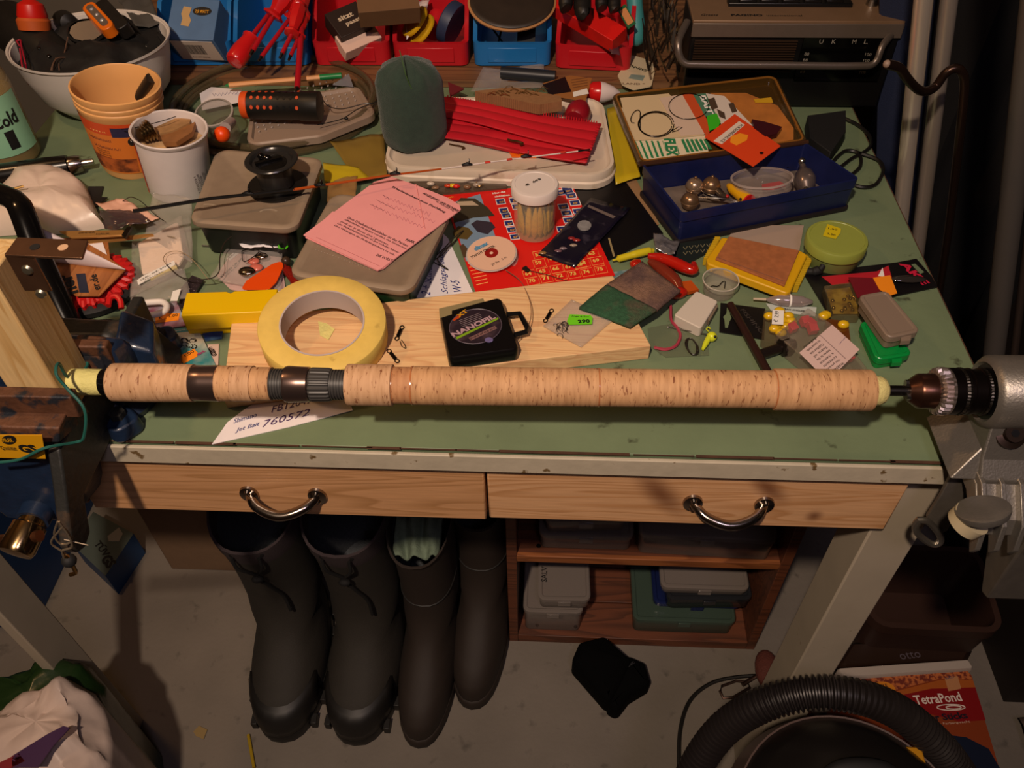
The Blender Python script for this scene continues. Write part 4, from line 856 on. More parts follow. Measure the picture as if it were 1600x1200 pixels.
# knife / file handle
hd = thing('file_handle', 'black tool handle with silver ferrule left of the orange tub', 'tool', A(60, 270, 0))
p0, p1 = A(-60, 285, .014), A(108, 259, .014)
MB(axism(p0, p1)).lathe([(0, 0), (.014, .002), (.0155, .03), (.0145, .10), (.0130, (p1-p0).length), (0, (p1-p0).length)], 28).build('grip', mat('glossy_black_grip', '100d0c', .22), hd)
p2 = A(128, 255, .014); MB(axism(p1, p2)).lathe([(0, 0), (.0108, 0), (.0112, .002), (.0108, .010), (.0095, (p2-p1).length), (0, (p2-p1).length)], 28).build('ferrule', mat('ferrule', '9a8e86', .2, 1), hd)
MB().cyl(p2, A(146, 252, .014), .0045, .0040, 14).build('shank', STEEL, hd)
# white plastic bag
WBAG = mat('white_bag_film', 'd8c4b4', .35, spec=.6, bump=1.0, bs=22)
wb = thing('white_plastic_bag', 'crumpled white plastic bag at the left edge under the tool handle', 'bag', A(90, 320, 0))
lump(0, 0, [(-30, 330), (30, 286), (70, 277), (108, 276), (140, 303), (152, 330), (165, 358), (110, 368), (60, 366), (-20, 372)], .032, WBAG, 3, wb, 'bag_film')
MB().tube([A(2, 301, .040), A(20, 295, .042), A(37, 291, .042)], .0014, 6).build('gold_seam', BRASS, wb)
# glossy black curved strip behind the post
p = smooth_pts([A(-30, 292, .10), A(8, 306, .10), A(26, 316, .098), A(36, 335, .092), A(60, 400, .062), A(85, 455, .038), A(112, 512, .012)], 5)
tag(MB().tube(p, .012, 12, fl=.7).build('bent_bar', GLOSSB), 'glossy black bent bar rising behind the wooden post', 'bar')
# small black card bits
for i, (q4, s) in enumerate((([(138, 291), (162, 291), (157, 309), (138, 309)], 'upper'), ([(138, 307), (168, 308), (150, 322), (140, 318)], 'lower'))):
    o = poly('black_card_scrap', q4, .001+.003*i, .001, plain('14100e', .4)); tag(o, '%s of the two small black card scraps below the orange tub' % s, 'card scrap')
# folding rule and foil
rule = thing('folding_rule', 'brass-coloured folding rule lying over the papers at the left', 'rule', A(170, 370, .03))
o = poly('rule_arm', [(92, 361), (193, 359), (198, 367), (112, 371)], .034, .0025, mat('brass_rule', 'b8874a', .35, .5), rule, bevel=.0004); poly('rule_arm', [(120, 375), (238, 365), (240, 367), (200, 373), (140, 380)], .026, .0022, mat('brass_rule', 'b8874a', .35, .5), rule)
txt('ZIMMER', (122, 365), (148, 364), .0370, INK, rule, .0024); txt('HAUS', (150, 367), (170, 366), .0370, INK, rule, .0022)
poly('rule_hinge', [(190, 367), (198, 355), (206, 354), (200, 364), (196, 371)], .036, .003, DSTEEL, rule)
# paper cone, printed card and red clamp wheel
CONE = mat('cone_paper', 'd4c4c4', .7, var=.04, vs=40)
cn = thing('paper_cone', 'white paper cone pointing right, lying over the printed brown card', 'paper cone', A(120, 390, .02))
P0, P1 = A(66, 382, .046), A(196, 421, .030)
MB(axism(P0, P1)).lathe([(.0225, -.004), (.0228, 0), (.010, (P1-P0).length*.6), (.0003, (P1-P0).length)], 40, cap0=True, sy=1, sx=.42).build('cone_sheet', CONE, cn)
deco('green_tab', [(50, 346), (62, 350), (57, 372), (50, 371)], .050, plain('1a5a38', .5), cn); txt('SIN', (54, 369), (57, 354), .0505, WHT, cn, .005, bold=.04)
cd_ = thing('printed_card', 'wood-patterned card with dark lettering under the paper cone', 'card', A(130, 430, .02))
poly('card_sheet', [(76, 415), (100, 372), (168, 372), (172, 404), (196, 421), (155, 462), (118, 462), (80, 430)], .0255, .0012, wood('card_wood_print', 'a86a38', '8c5226', 1, 20, .5), cd_)
txt('ner', (122, 457), (109, 427), .0270, INK, cd_, .010, bold=.04); txt('er.de', (157, 452), (150, 428), .0270, INK, cd_, .0075, bold=.02)
deco('blue_bar', [(119, 428), (133, 427), (139, 457), (124, 457)], .0267, plain('1c2438', .5), cd_)
deco('paper_inside', [(130, 376), (160, 378), (167, 398), (150, 388)], .0270, PAPER, cd_)
wh = thing('clamp_wheel', 'red toothed knob wheel partly under the printed card', 'wheel', A(158, 438, .0))
cwx = A(147, 452, .003); M = Matrix.Translation(cwx)
MB(M).lathe([(0, 0), (.048, 0), (.049, .006), (.044, .010), (0, .012)], 50).build('rubber_base', BLKM, wh)
R = []
for r_, z in ((.030, .008), (.0455, .009), (.0462, .014), (.040, .0175), (.025, .0185)):
    R.append([(r_*(1 if (k % 4) < 2 or r_ < .04 else .90)*cos(2*pi*k/112), r_*(1 if (k % 4) < 2 or r_ < .04 else .90)*sin(2*pi*k/112), z) for k in range(112)])
MB(M).rings(R).build('toothed_rim', plain('c01c1c', .4), wh, smooth=20)
MB().tube(smooth_pts([A(169, 478, .018), A(172, 466, .02), A(181, 463, .02), A(188, 470, .018), A(190, 482, .014)]), .0030, 8).build('red_hook', plain('c01c1c', .35), wh)
# crumpled paper and dark film behind
o = sheet('crumpled_paper', [(150, 322), (196, 316), (252, 346), (205, 358)], .014, mat('tissue', 'd8a890', .8), .006, 14, 3, freq=50, edge=.004); tag(o, 'crumpled beige tissue paper right of the white bag', 'paper')
o = sheet('dark_film', [(155, 331), (215, 335), (238, 352), (170, 362)], .022, mat('smoky_film', '4a3a3c', .15, alpha=.7, spec=1), .006, 14, 8, freq=60, edge=.004); tag(o, 'smoky plastic film crumpled over the tissue paper', 'film')
wire('black_loop', [(192, 314), (205, 308), (222, 316), (243, 336), (256, 345)], [.02, .03, .03, .022, .02], .0005, BLK); tag(bpy.data.objects['black_loop'], 'thin black line looping below the white cup', 'line')
o = sheet('clear_bag', [(240, 305), (300, 312), (302, 415), (228, 370)], .010, FILM, .004, 14, 12, freq=30); tag(o, 'empty clear plastic bag below the white cup', 'bag')
# foam packet
fp = thing('foam_packet', 'clear bag with white foam sheet and printed label', 'packet', A(250, 400, 0))
poly('foam_sheet', [(215, 380), (278, 345), (287, 400), (280, 412), (222, 428)], .008, .004, mat('white_foam', 'f2dac4', .9, bump=.3, bs=150), fp, bevel=.001, r=.003)
sheet('bag_film', [(208, 375), (285, 340), (300, 415), (205, 470)], .0125, mat('thin_film', 'd8ccc0', .12, alpha=.12, spec=1, bump=.6, bs=60), .003, 16, 21, fp, 40)
poly('label_strip', [(214, 438), (222, 432), (272, 407), (274, 413), (216, 445)], .0165, .0006, WHT, fp)
txt('SZAL. OZ. 542/52', (220, 439), (268, 412), .0175, INK, fp, .0022); txt('7751/222', (226, 439), (255, 425), .0175, INK, fp, .0016)
poly('tube', [(232, 431), (275, 414), (277, 418), (235, 436)], .0135, .003, mat('cream_tube', 'c8b888', .4), fp)
MB().tube([A(261, 369, .0175), A(268, 370, .0178), A(273, 371, .0175)], .0005, 5).build('staple', STEEL, fp)
o = sheet('clear_pouch', [(208, 440), (290, 425), (300, 470), (206, 475)], .010, FILM, .005, 14, 31, freq=40); tag(o, 'clear pouch with bar code label above the white plastic hook', 'pouch')
deco('barcode_label', [(270, 455), (283, 451), (277, 470), (266, 470)], .0165, WHT, o)
# leader curled over the packets
wire('coiled_leader', [(260, 414), (285, 434), (325, 436), (342, 425), (344, 400), (352, 378), (375, 362), (400, 362), (432, 392)], [.018, .02, .018, .020, .022, .026, .03, .028, .02], .0006, plain('2a201a', .4)); tag(bpy.data.objects['coiled_leader'], 'dark stiff leader wire curving over the lure packets', 'wire')
wire('fine_line', [(326, 437), (300, 405), (280, 393), (262, 395), (255, 405), (262, 416)], [.018, .02, .02, .018, .018, .018], .0004, plain('9a8468', .3)); tag(bpy.data.objects['fine_line'], 'fine beige line looping over the foam packet', 'line')
o = thing('small_screw', 'tiny screw with round head lying below the black box', 'screw', A(322, 385, 0))
MB().tube([A(316+k*1.5, 384+.1*k, .002) for k in range(8)], [.0012, .0009]*4, 6).build('screw_thread', STEEL, o); MB().ball(A(329, 385, .002), .0022, 10, 6).build('screw_head', STEEL, o)
# lure packets
lp1 = thing('lure_packet', 'clear packet with pink-beige card and silver lures by the orange blade', 'packet', A(390, 420, 0))
poly('header_card', [(338, 430), (358, 402), (370, 388), (440, 402), (448, 470), (360, 452)], .002, .001, mat('pink_card', 'c8a8a0', .6), lp1)
txt('STAND UP JIG', (346, 434), (380, 404), .0032, INK, lp1, .0034, bold=.03); txt('METAL BAIT', (354, 432), (376, 412), .0032, INK, lp1, .0022)
poly('header_tag', [(354, 404), (374, 386), (380, 390), (360, 406)], .0032, .0008, WHT, lp1); txt('SA-7000', (359, 404), (376, 389), .0042, INK, lp1, .002)
sheet('packet_film', [(330, 440), (362, 380), (442, 395), (440, 460)], .006, FILM, .004, 12, 41, lp1, 45)
for i, (x, y, r_) in enumerate(((386, 424, .0075), (408, 400, .0055), (396, 408, .005), (400, 418, .006))): MB().ball(A(x, y, .012), r_, 16, 10, (1.3, 1, .5)).build('lure_blade', mat('silver_blade', 'b8a898', .15, 1) if i < 2 else plain('c86a5a', .2), lp1)
MB().tube(smooth_pts([A(378, 392, .014), A(380, 408, .016), A(392, 404, .018), A(405, 392, .016), A(390, 390, .014), A(378, 392, .014)]), .0005, 5).build('split_ring', SW, lp1)
sp1 = poly('orange_spoon', [(376, 452), (385, 438), (425, 412), (441, 407), (443, 416), (432, 440), (420, 452)], .013, .0015, plain('e04c10', .2), bevel=.0005, r=.004); tag(sp1, 'bright orange spoon blade above the yellow block', 'spoon')
rw = thing('red_lure', 'dark red glittery soft lure left of the green box', 'lure', A(458, 432, 0))
MB().tube(smooth_pts([A(444, 416, .008), A(452, 426, .010), A(462, 440, .010), A(468, 450, .008), A(462, 455, .006)]), [.003]*4+[.0055]*8+[.006]*6+[.004]*7, 10).build('soft_body', mat('red_glitter', '7a1810', .2, var=.5, vs=800), rw)
MB().ball(A(447, 408, .008), .0055, 12, 8).build('head', mat('dark_head', '3a2a20', .3), rw)
gl = thing('green_lure', 'neon green skirted jig below the black box', 'lure', A(443, 384, 0))
for k in range(7): MB().tube([A(440+7*cos(t)+k*.4, 384+5*sin(t), .014+.001*k) for t in [radians(40+k*15+290*j/14) for j in range(15)]], .0009, 6).build('rubber_strand', plain('3ca81c' if k % 2 else '5cd020', .3), gl)
MB().tube([A(446, 388, .012), A(458, 388, .010)], [.004, .003], 10).build('jig_tail', plain('b8d020', .3), gl)
o = sheet('torn_paper', [(374, 362), (400, 368), (438, 392), (378, 390)], .014, PAPER, .006, 12, 51, freq=50, edge=.003); tag(o, 'torn white paper piece below the black box', 'paper')
# lure cards with orange stickers
c1 = thing('lure_card', 'sea-coloured lure card with orange price sticker, upper one by the vise', 'card', A(260, 500, 0))
poly('card_sheet', [(222, 478), (276, 470), (292, 508), (238, 516)], .002, .001, mat('sea_print', '9ab0b4', .35, c2='8a5060', c2s=50, c2t=.5, c2w=.15), c1)
deco('price_sticker', [(243, 494), (249, 490), (281, 489), (279, 500), (243, 505)], .0032, plain('ee8a18', .5), c1, .0003); txt('€   1.00', (248, 499), (278, 494), .0036, INK, c1, .0042)
c2_ = thing('lure_card', 'teal and cream lure card with orange price sticker, lower one by the vise', 'card', A(290, 540, 0))
poly('card_sheet', [(240, 518), (308, 510), (338, 572), (246, 580)], .002, .0012, mat('teal_print', 'c8c0a8', .35, c2='2c7c80', c2s=22, c2t=.5, c2w=.12), c2_)
poly('header_strip', [(250, 516), (300, 511), (303, 517), (248, 522)], .0033, .0003, plain('4c8c90', .4), c2_); txt('www.angelsport.de', (260, 520), (295, 515), .0037, WHT, c2_, .0022)
deco('price_sticker', [(276, 558), (303, 545), (309, 551), (308, 557), (287, 568)], .0034, plain('ee8a18', .5), c2_, .0003); txt('1.00', (290, 558), (304, 550), .0038, INK, c2_, .0044)
mb = MB(); rnd = random.Random(4)
for k in range(9):
    x, y, a = 284+rnd.uniform(0, 20), 530+rnd.uniform(0, 14), rnd.uniform(0, 6.3)
    mb.tube([A(x+4.5*cos(a+t)*(1 if t < 4 else 1.5), y+3*sin(a+t), .0042) for t in [j*.55 for j in range(9)]], .0004, 4)
mb.build('treble_hooks', SW, c2_)
deco('fish_print', arc((257, 535), 9, 6, 0, 360, 14)[:-1], .0034, plain('7a3028', .4), c2_, .0003)
txt('catch', (309, 556), (321, 550), .0036, plain('a02868', .5), c2_, .004, bold=.03)
c3 = poly('blue_packet', [(316, 521), (348, 516), (346, 526), (320, 530)], .001, .003, mat('blue_print', '1c3c7c', .3, c2='6088b0', c2s=60, c2t=.6)); tag(c3, 'small blue packet left of the pine board', 'packet')
c4 = poly('hook_card', [(324, 538), (342, 537), (341, 570), (332, 572)], .001, .001, plain('c8b0a0', .6)); tag(c4, 'narrow beige hook card beside the pine board', 'card')
mb = MB()
for k in range(5): mb.tube([A(330+k+4*cos(t), 545+k*2+3*sin(t), .003) for t in [j*.7 for j in range(8)]], .0004, 4)
mb.build('treble_hooks', SW, c4)
# white plastic hook
tag(MB().tube(smooth_pts([A(218, 474, .012), A(238, 472, .012), A(254, 472, .012), A(261, 479, .012), A(254, 488, .012), A(232, 494, .012)]), .0034, 10).build('plastic_hook', plain('e0d8d0', .35)), 'white plastic hook between the vise and the yellow block', 'hook')
o = poly('sparkle_packet', [(281, 452), (300, 430), (318, 437), (306, 455), (290, 478), (280, 480)], .004, .002, mat('sparkle', '2c2428', .3, c2='8a7a80', c2s=400, c2t=.66, c2w=.03)); tag(o, 'dark glitter packet left above the yellow block', 'packet')
# ================================================================== on the bench, back
def bin_(name, label, cat, col, x0, x1, yb, h=.012, rot=0, y0=None):
    m = plain(col, .38, spec=.5)
    L_, R_ = A(x0, yb, h), A(x1, yb+(6 if rot else 0), h); wdt = (R_-L_).length; t = thing(name, label, cat, (L_+R_)/2)
    ang = atan2(R_.y-L_.y, R_.x-L_.x); M = Matrix.Translation(L_) @ Matrix.Rotation(ang+rot*0, 4, 'Z')
    D, lip, H, wt = .17, .034, .075, .0062
    def sec(z, ins): return rp([(ins, ins), (wdt-ins, ins), (wdt-ins, D-ins), (ins, D-ins)], .010, 4)
    n = len(sec(0, 0))
    mb = MB(M)
    # floor, side walls that rise to the back, low front lip
    outer = sec(0, .004); mb.prism(outer, 0, .003)
    def hh(y): return lip if y < .012 else min(H, lip+(y-.012)*.9)
    for i0, poly_ in enumerate((rp([(0, 0), (wdt, 0), (wdt, D), (0, D)], .012, 5),)):
        P = ccw(poly_); P2 = []
        for i in range(len(P)):
            a, b = V(P[i]), V(P[(i+1) % len(P)]); k = max(1, int((b-a).length/.02))
            for j in range(k): P2.append(a.lerp(b, j/k))
        Q = off(P2, wt); I2 = off(P2, .001); I3 = off(P2, .001+wt)
        mb.rings([[(p.x, p.y, .001) for p in map(V, I2)], [(p.x, p.y, hh(p.y)) for p in P2], [(q.x, q.y, hh(p.y)) for p, q in zip(P2, Q)], [(q.x, q.y, .003) for q in I3]], False, False)
    mb.build('bin_shell', m, t, smooth=50)
    MB(M).box((wdt/2, .0008, .017), (wdt*.62, .003, .022)).build('label_field', plain(col, .3), t, bevel=.001)
    return t
lg = struct(MB().box((-.14, 1.33, T+.006), (1.10, .40, .010)).build('trim_1', wood('ledge_wood', '7a5434', '5c3c24', 0, 20, .6), smooth=0))
BLB, RDB = '1f6cae', 'b81822'
bin_('storage_bin', 'blue storage bin at the left holding the light bulb box', 'bin', BLB, 252, 366, 103)
bin_('storage_bin', 'blue storage bin holding red insulated screwdrivers', 'bin', BLB, 370, 485, 103)
bin_('storage_bin', 'red storage bin with the dark and white cardboard boxes', 'bin', RDB, 492, 611, 103)
bin_('storage_bin', 'red storage bin with yellow rings and a blue disc', 'bin', RDB, 616, 733, 104)
bin_('storage_bin', 'blue storage bin right of centre under the brown grinding disc', 'bin', BLB, 740, 861, 104)
bin_('storage_bin', 'red storage bin at the right, turned a little', 'bin', RDB, 866, 985, 107, rot=1)
# bulb box
bb = thing('bulb_box', 'blue light bulb carton with white bar code end in the first bin', 'box', A(300, 75, .03))
L0, R0 = A(268, 75, .058), A(345, 84, .045); X = R0-L0
q = basis((1, -.06, 0), None, V((0.02, -.50, .80)), A(301, 30, .082))
MB(q).box((0, 0, -.026), (.070, .064, .052)).build('carton', mat('bulb_carton', '4a6c94', .5, var=.08, vs=40), bb, bevel=.0008)
f = basis((1, -.06, 0), None, V((0.02, -.85, -.50)), A(301, 30, .082)+(q.to_3x3() @ V((0, -.032, -.020))))
qz = V((q[0][2], q[1][2], q[2][2])); qy_ = V((q[0][1], q[1][1], q[2][1])); qx_ = V((q[0][0], q[1][0], q[2][0])); fc = A(301, 30, .082)+qy_*-.0322+qz*-.026
def onend(u, v): return fc+qx_*u+qz*v
MB().rings([[onend(u, v)+qy_*.0001 for u, v in ((-.031, -.022), (.031, -.022), (.031, .022), (-.031, .022))][::-1], [onend(u, v)-qy_*.0005 for u, v in ((-.031, -.022), (.031, -.022), (.031, .022), (-.031, .022))][::-1]]).build('end_label', plain('d8c8b8', .5), bb, smooth=0)
mb = MB(); rnd = random.Random(8); u = -.014
while u < .013: w_ = rnd.choice((.0005, .0009, .0013)); mb.add([onend(a, b)-qy_*.0008 for a, b in ((u, -.008), (u+w_, -.008), (u+w_, .014), (u, .014))], [(0, 1, 2, 3)]); u += w_+rnd.choice((.0005, .0009))
mb.build('bar_code', INK, bb, smooth=0)
text('4 011377 502703', onend(-.013, -.0165)-qy_*.0006, qx_, qz, .026, .003, INK, bb)
text('7,5 WATT', A(301, 30, .082)+qx_*.002+qy_*.010+qz*.0004, qx_, qy_, .020, .006, plain('d89820', .5), bb, bold=.03)
MB(Matrix.Translation(A(301, 30, .082)) @ q.to_3x3().to_4x4()).prism(arc((.012, .013), .014, .007, 0, 360, 20)[:-1], .0001, .0003).build('black_badge', INK, bb, smooth=0)
MB(Matrix.Translation(A(301, 30, .082)) @ q.to_3x3().to_4x4()).prism([(-.016, -.010), (-.004, -.012), (-.002, -.002), (-.006, .006), (-.004, .018), (-.016, .020), (-.018, .008), (-.015, .0)], .0001, .0004).build('bulb_print', plain('b89868', .4), bb, smooth=0)
# screwdrivers
RSD = plain('a81420', .3, coat=.4); RSD2 = plain('c41a1c', .25, coat=.5)
def driver(label, grip0, grip1, tip, gr=.011, sr=.0035):
    t = thing('screwdriver', label, 'screwdriver', grip1, 'red insulated screwdrivers in the blue bin'); g0, g1, tp_ = V(grip0), V(grip1), V(tip); L_ = (g1-g0).length
    R = []
    for r, z in ((.3, 0), (.85, .01), (1, .08), (1, .5), (.72, .72), (.7, .8), (1.15, .9), (1.1, .96), (.5, 1)): R.append([(gr*r*(1-.08*(k % 2))*cos(2*pi*k/12), gr*r*(1-.08*(k % 2))*sin(2*pi*k/12), z*L_) for k in range(12)])
    MB(axism(g0, g1)).rings(R).build('grip', RSD2, t)
    d = (tp_-g1).normalized(); MB().cyl(g1-d*.004, tp_-d*.008, sr, sr, 12).build('insulated_shaft', RSD, t); MB().cyl(tp_-d*.008, tp_, sr*.75, sr*.6, 8).build('tip', DSTEEL, t)
    return t
driver('red screwdriver pointing straight down over the bin lip, longest one', A(478, -40, .11), A(472, 30, .085), A(464, 145, .035), .010, .0042)
driver('red screwdriver with grey tip beside the big red grip end', A(455, -20, .12), A(425, 28, .09), A(391, 86, .064), .013)
driver('thin red screwdriver lying second from the left in the bin', A(470, 0, .105), A(452, 30, .083), A(404, 95, .055), .010, .003)
driver('short red screwdriver third from the left in the bin', A(468, 10, .10), A(455, 55, .078), A(437, 91, .060), .010, .003)
driver('short red screwdriver nearest the longest one', A(472, 20, .09), A(466, 60, .070), A(451, 94, .056), .009, .0028)
t = thing('screwdriver', 'red screwdriver turned around, its big red grip end poking out of the bin', 'screwdriver', A(370, 95, .05), 'red insulated screwdrivers in the blue bin')
g0, g1 = A(366, 97, .052), A(395, 55, .068); L_ = (g1-g0).length
MB(axism(g0, g1)).lathe([(0, -.002), (.011, 0), (.0135, .003), (.0138, L_*.4), (.0105, L_*.8), (.0125, L_*.9), (.006, L_)], 14).build('grip', RSD2, t)
MB().cyl(g1, A(430, 10, .085), .0035, .0035, 10).build('insulated_shaft', RSD, t)
# boxes in the red bin
DBX = plain('2a1e1a', .5)
def obox(name, label, c, X, Z, dims, m, cat='box', parent=None, **k):
    q = basis(X, None, Z, c)
    if parent is None: t = thing(name, label, cat, c); MB(q).box((0, 0, 0), dims).build('carton', m, t, bevel=.0008); return t, q
    return MB(q).box((0, 0, 0), dims).build(name, m, parent, bevel=.0006), q
t, q = obox('dark_carton', 'dark brown small carton reading sitzt passt, in the red bin', A(545, 40, .062), (.8, .62, .12), (.05, -.5, .85), (.052, .046, .026), DBX)
qx_, qy_, qz = [V((q[0][i], q[1][i], q[2][i])) for i in range(3)]; c = A(545, 40, .062)
text('sitzt', c-qx_*.014+qy_*.002+qz*.0132, qx_, qy_, .024, .008, plain('c8b49a', .5), t, bold=.03); text('passt', c-qx_*.008-qy_*.009+qz*.0132, qx_, qy_, .024, .008, plain('c8b49a', .5), t, bold=.03)
t, q = obox('white_carton', 'white blank carton leaning beside the dark brown carton', A(560, 64, .045), (.8, .60, .12), (.05, -.60, .80), (.060, .030, .020), plain('d8b8a8', .6))
t, q = obox('brown_carton', 'plain brown carton resting across the red bins', A(606, 5, .10), (.9, .20, .0), (.05, -.45, .90), (.085, .050, .030), mat('kraft', '6a4c30', .8, var=.05, vs=60))
# yellow rings, disc, pin
rg = thing('yellow_ring', 'upper yellow plastic ring in the red bin', 'ring', A(650, 35, .06)); q = axism(A(648, 34, .062), A(648, 34, .062)+V((-.55, -.15, .60)))
ringp = [(.020, -.0028), (.0245, -.0028), (.0255, 0), (.0245, .0028), (.020, .0028)]
YR = plain('d8a818', .35)
MB(q).rings([[(r*cos(2*pi*k/36), r*sin(2*pi*k/36), z) for k in range(36)] for r, z in ringp], closed=True).build('ring_body', YR, rg); MB(q).lathe([(0, -.001), (.0205, -.001), (.0205, .001), (0, .001)], 30).build('ring_disc', plain('b88a14', .4), rg)
rg2 = thing('yellow_ring', 'lower yellow plastic ring in the red bin', 'ring', A(660, 45, .05)); q2 = Matrix.Translation(A(659, 47, .052)-A(648, 34, .062)) @ q
MB(q2).rings([[(r*cos(2*pi*k/36), r*sin(2*pi*k/36), z) for k in range(36)] for r, z in ringp], closed=True).build('ring_body', YR, rg2); MB(q2).lathe([(0, -.001), (.0205, -.001), (.0205, .001), (0, .001)], 30).build('ring_disc', plain('b88a14', .4), rg2)
tag(MB(axism(A(674, 52, .040), A(690, 18, .055))).lathe([(0, 0), (.014, 0), (.015, .006), (.010, .012), (.0105, .020), (.015, .028), (.015, .034), (0, .036)], 24).build('red_spool', plain('b81420', .3)), 'red flanged plastic spool beside the yellow rings', 'spool')
tag(MB(axism(A(712, 40, .055), A(690, 28, .062))).lathe([(0, 0), (.030, 0), (.031, .004), (.031, .014), (.029, .016), (0, .016)], 36).build('blue_disc', plain('2a3450', .5)), 'dark blue round tin standing on edge in the red bin', 'tin')
tag(MB().cyl(A(646, 30, .075), A(621, 3, .105), .0032, .0032, 12).build('steel_pin', STEEL), 'bright steel pin leaning behind the yellow rings', 'pin')
tag(sheet('paper_wrap', [(632, 12), (672, 2), (664, 40), (636, 66)], .045, PAPER, .006, 10, 61, freq=40), 'white paper crumpled behind the yellow rings', 'paper')
# grinding disc and other things at the back
gdk = thing('grinding_disc', 'large dark brown disc lying across the blue bin', 'disc', A(795, 5, .10)); q = axism(A(800, 2, .095), A(800, 2, .095)+V((.05, -.45, .88)))
MB(q).lathe([(0, 0), (.050, 0), (.052, .0015), (.050, .003), (.046, .003), (.020, .0045), (0, .0045)], 48, sx=1.15, sy=.9).build('disc_face', mat('disc_dark', '2a2018', .5, var=.2, vs=40), gdk)
MB(q).lathe([(.049, -.004), (.054, -.004), (.0545, -.001), (.050, 0)], 48, cap0=False, cap1=False, sx=1.15, sy=.9).build('fibre_edge', plain('a87848', .7), gdk)
tag(MB(basis((1, -.05, 0), None, (0, -.75, .6), A(822, 62, .045))).box((0, 0, 0), (.026, .045, .002)).build('dark_strap', BLKM), 'black flat strip hanging over the blue bin', 'strip')
for i, (a, b) in enumerate((((765, 38), (790, 73)), ((785, 40), (777, 74)))): tag(MB().cyl(A(*a, .05), A(*b, .022), .0015, .0015, 8).build('black_pin', BLK), ('black thin pin in the blue bin leaning right', 'black thin pin in the blue bin leaning left')[i], 'pin')
t, q = obox('red_case', 'long flat red case leaning across the right red bin', A(912, 30, .075), (.75, -.62, -.18), (.10, -.45, .85), (.130, .030, .022), plain('d01c18', .35), 'case')
tag(sheet('clear_sleeve', [(922, 20), (962, 30), (968, 90), (955, 88)], .05, mat('smoky_sleeve', '5a4048', .2, alpha=.6), .003, 8, 71), 'smoky clear sleeve right of the red case', 'sleeve')
cl = thing('pliers', 'black pincer handles lying on top of the red case', 'pliers', A(905, 5, .10))
for x, y, r_ in ((884, 4, .010), (910, 10, .012), (940, 4, .009), (960, 6, .009)): MB().tube(smooth_pts([A(x-3, -30, .12), A(x, -10, .115), A(x, y+6, .105), A(x+1, y+10, .103)]), [r_*.8]*6+[r_]*6+[r_*.9]*6+[r_*.5], 12).build('handle', BLKT, cl)
tq = thing('turquoise_handle', 'rounded turquoise grip standing between bin and radio', 'grip', A(995, 70, .03))
MB(axism(A(995, 68, .035), A(988, -60, .13))).lathe([(.001, -.004), (.008, -.001), (.0125, .006), (.0135, .02), (.0115, .05), (.011, .13), (0, .13)], 24).build('grip_body', plain('3c8a8a', .5), tq)
tg = thing('green_label_tag', 'small green and orange tag beside the turquoise grip', 'tag', A(975, 30, .08)); q = basis((.75, .5, .3), None, (.1, -.8, .5), A(979, 26, .085))
MB(q).box((0, 0, 0), (.014, .030, .001)).build('tag_card', plain('1a5a30', .5), tg); MB(q).box((0, .0, .0008), (.010, .022, .0006)).build('tag_print', plain('d08a50', .5), tg)
# round sticker with lettering
sk = thing('round_sticker', 'cream shaped beer mat with dark lettering behind the float', 'sticker', A(995, 115, 0))
poly('mat_card', [(965, 118), (985, 85), (1008, 92), (1020, 98), (1023, 112), (1018, 134), (990, 140), (972, 132)], .0125, .0015, plain('c8b898', .7), sk, r=.006)
txt('KÖNIG', (972, 101), (1009, 112), .0142, plain('2a3020', .6), sk, .0075, bold=.03); txt('LAND *', (973, 132), (1008, 133), .0142, plain('5a3c28', .6), sk, .005)
deco('faint_print', [(986, 116), (1008, 118), (1004, 126), (982, 122)], .0141, plain('7c8c84', .6), sk)
# leafy dark bundle between bin and radio
mb = MB(); rnd = random.Random(12)
for k in range(42):
    x, y = 1005+rnd.uniform(0, 55), rnd.uniform(-10, 120); h0 = .03+rnd.uniform(0, .03)
    p = A(x, y, h0); d = V((rnd.uniform(-.02, .02), rnd.uniform(-.01, .02), rnd.uniform(.03, .06))); mb.tube([p, p+d*.5+V((rnd.uniform(-.004, .004), 0, 0)), p+d], [.003, .0026, .0008], 5, fl=.3)
tag(mb.build('feather_bundle', mat('dark_feathers', '241a10', .6, c2='5a4628', c2s=80, c2t=.62, c2w=.05)), 'tangle of dark brown bristles between the red bin and the radio', 'bristles', kind='stuff')
# radio
rd = thing('portable_radio', 'old silver and black portable radio with carrying handle', 'radio', A(1215, 165, 0))
ry = 1.078; rx0, rx1 = .178, .445; rz = T+.003; rt = up((.3, ry), 37); BKC = mat('radio_black', '0d0c0c', .35); SIL = mat('radio_silver', '6a5e54', .4, .4, var=.06, vs=80)
ROFF = ry
MB().box(((rx0+rx1)/2, ry+.045, (rz+rt)/2), (rx1-rx0, .088, rt-rz)).build('radio_body', BKC, rd, bevel=.003)
MB().box(((rx0+rx1)/2, ry+.042, rt+.0015), (rx1-rx0, .086, .005)).build('top_plate', mat('radio_top', '7a6048', .45, .2, var=.05, vs=60), rd, bevel=.001)
MB().box(((rx0+rx1)/2, ry-.001, rt-.008), (rx1-rx0, .004, .018)).build('front_trim', SIL, rd, bevel=.0008)
for k in range(13): MB().box((rx0+.072, ry-.0012, rt-.022-k*.0034), (.132, .003, .0014)).build('grille_bar', mat('grille_brown', '3a2a1e', .4, .3), rd)
MB().box((rx0+.200, ry-.001, rt-.046), (.110, .003, .058)).build('dial_window', mat('dial', '060606', .12), rd)
MB().box((rx0+.13, ry+.05, rt+.006), (.16, .018, .006)).build('button_row', BLK, rd, bevel=.001)
for k in range(5): MB().box((rx0+.075+k*.028, ry+.05, rt+.010), (.022, .014, .004)).build('push_button', BKC, rd, bevel=.001)
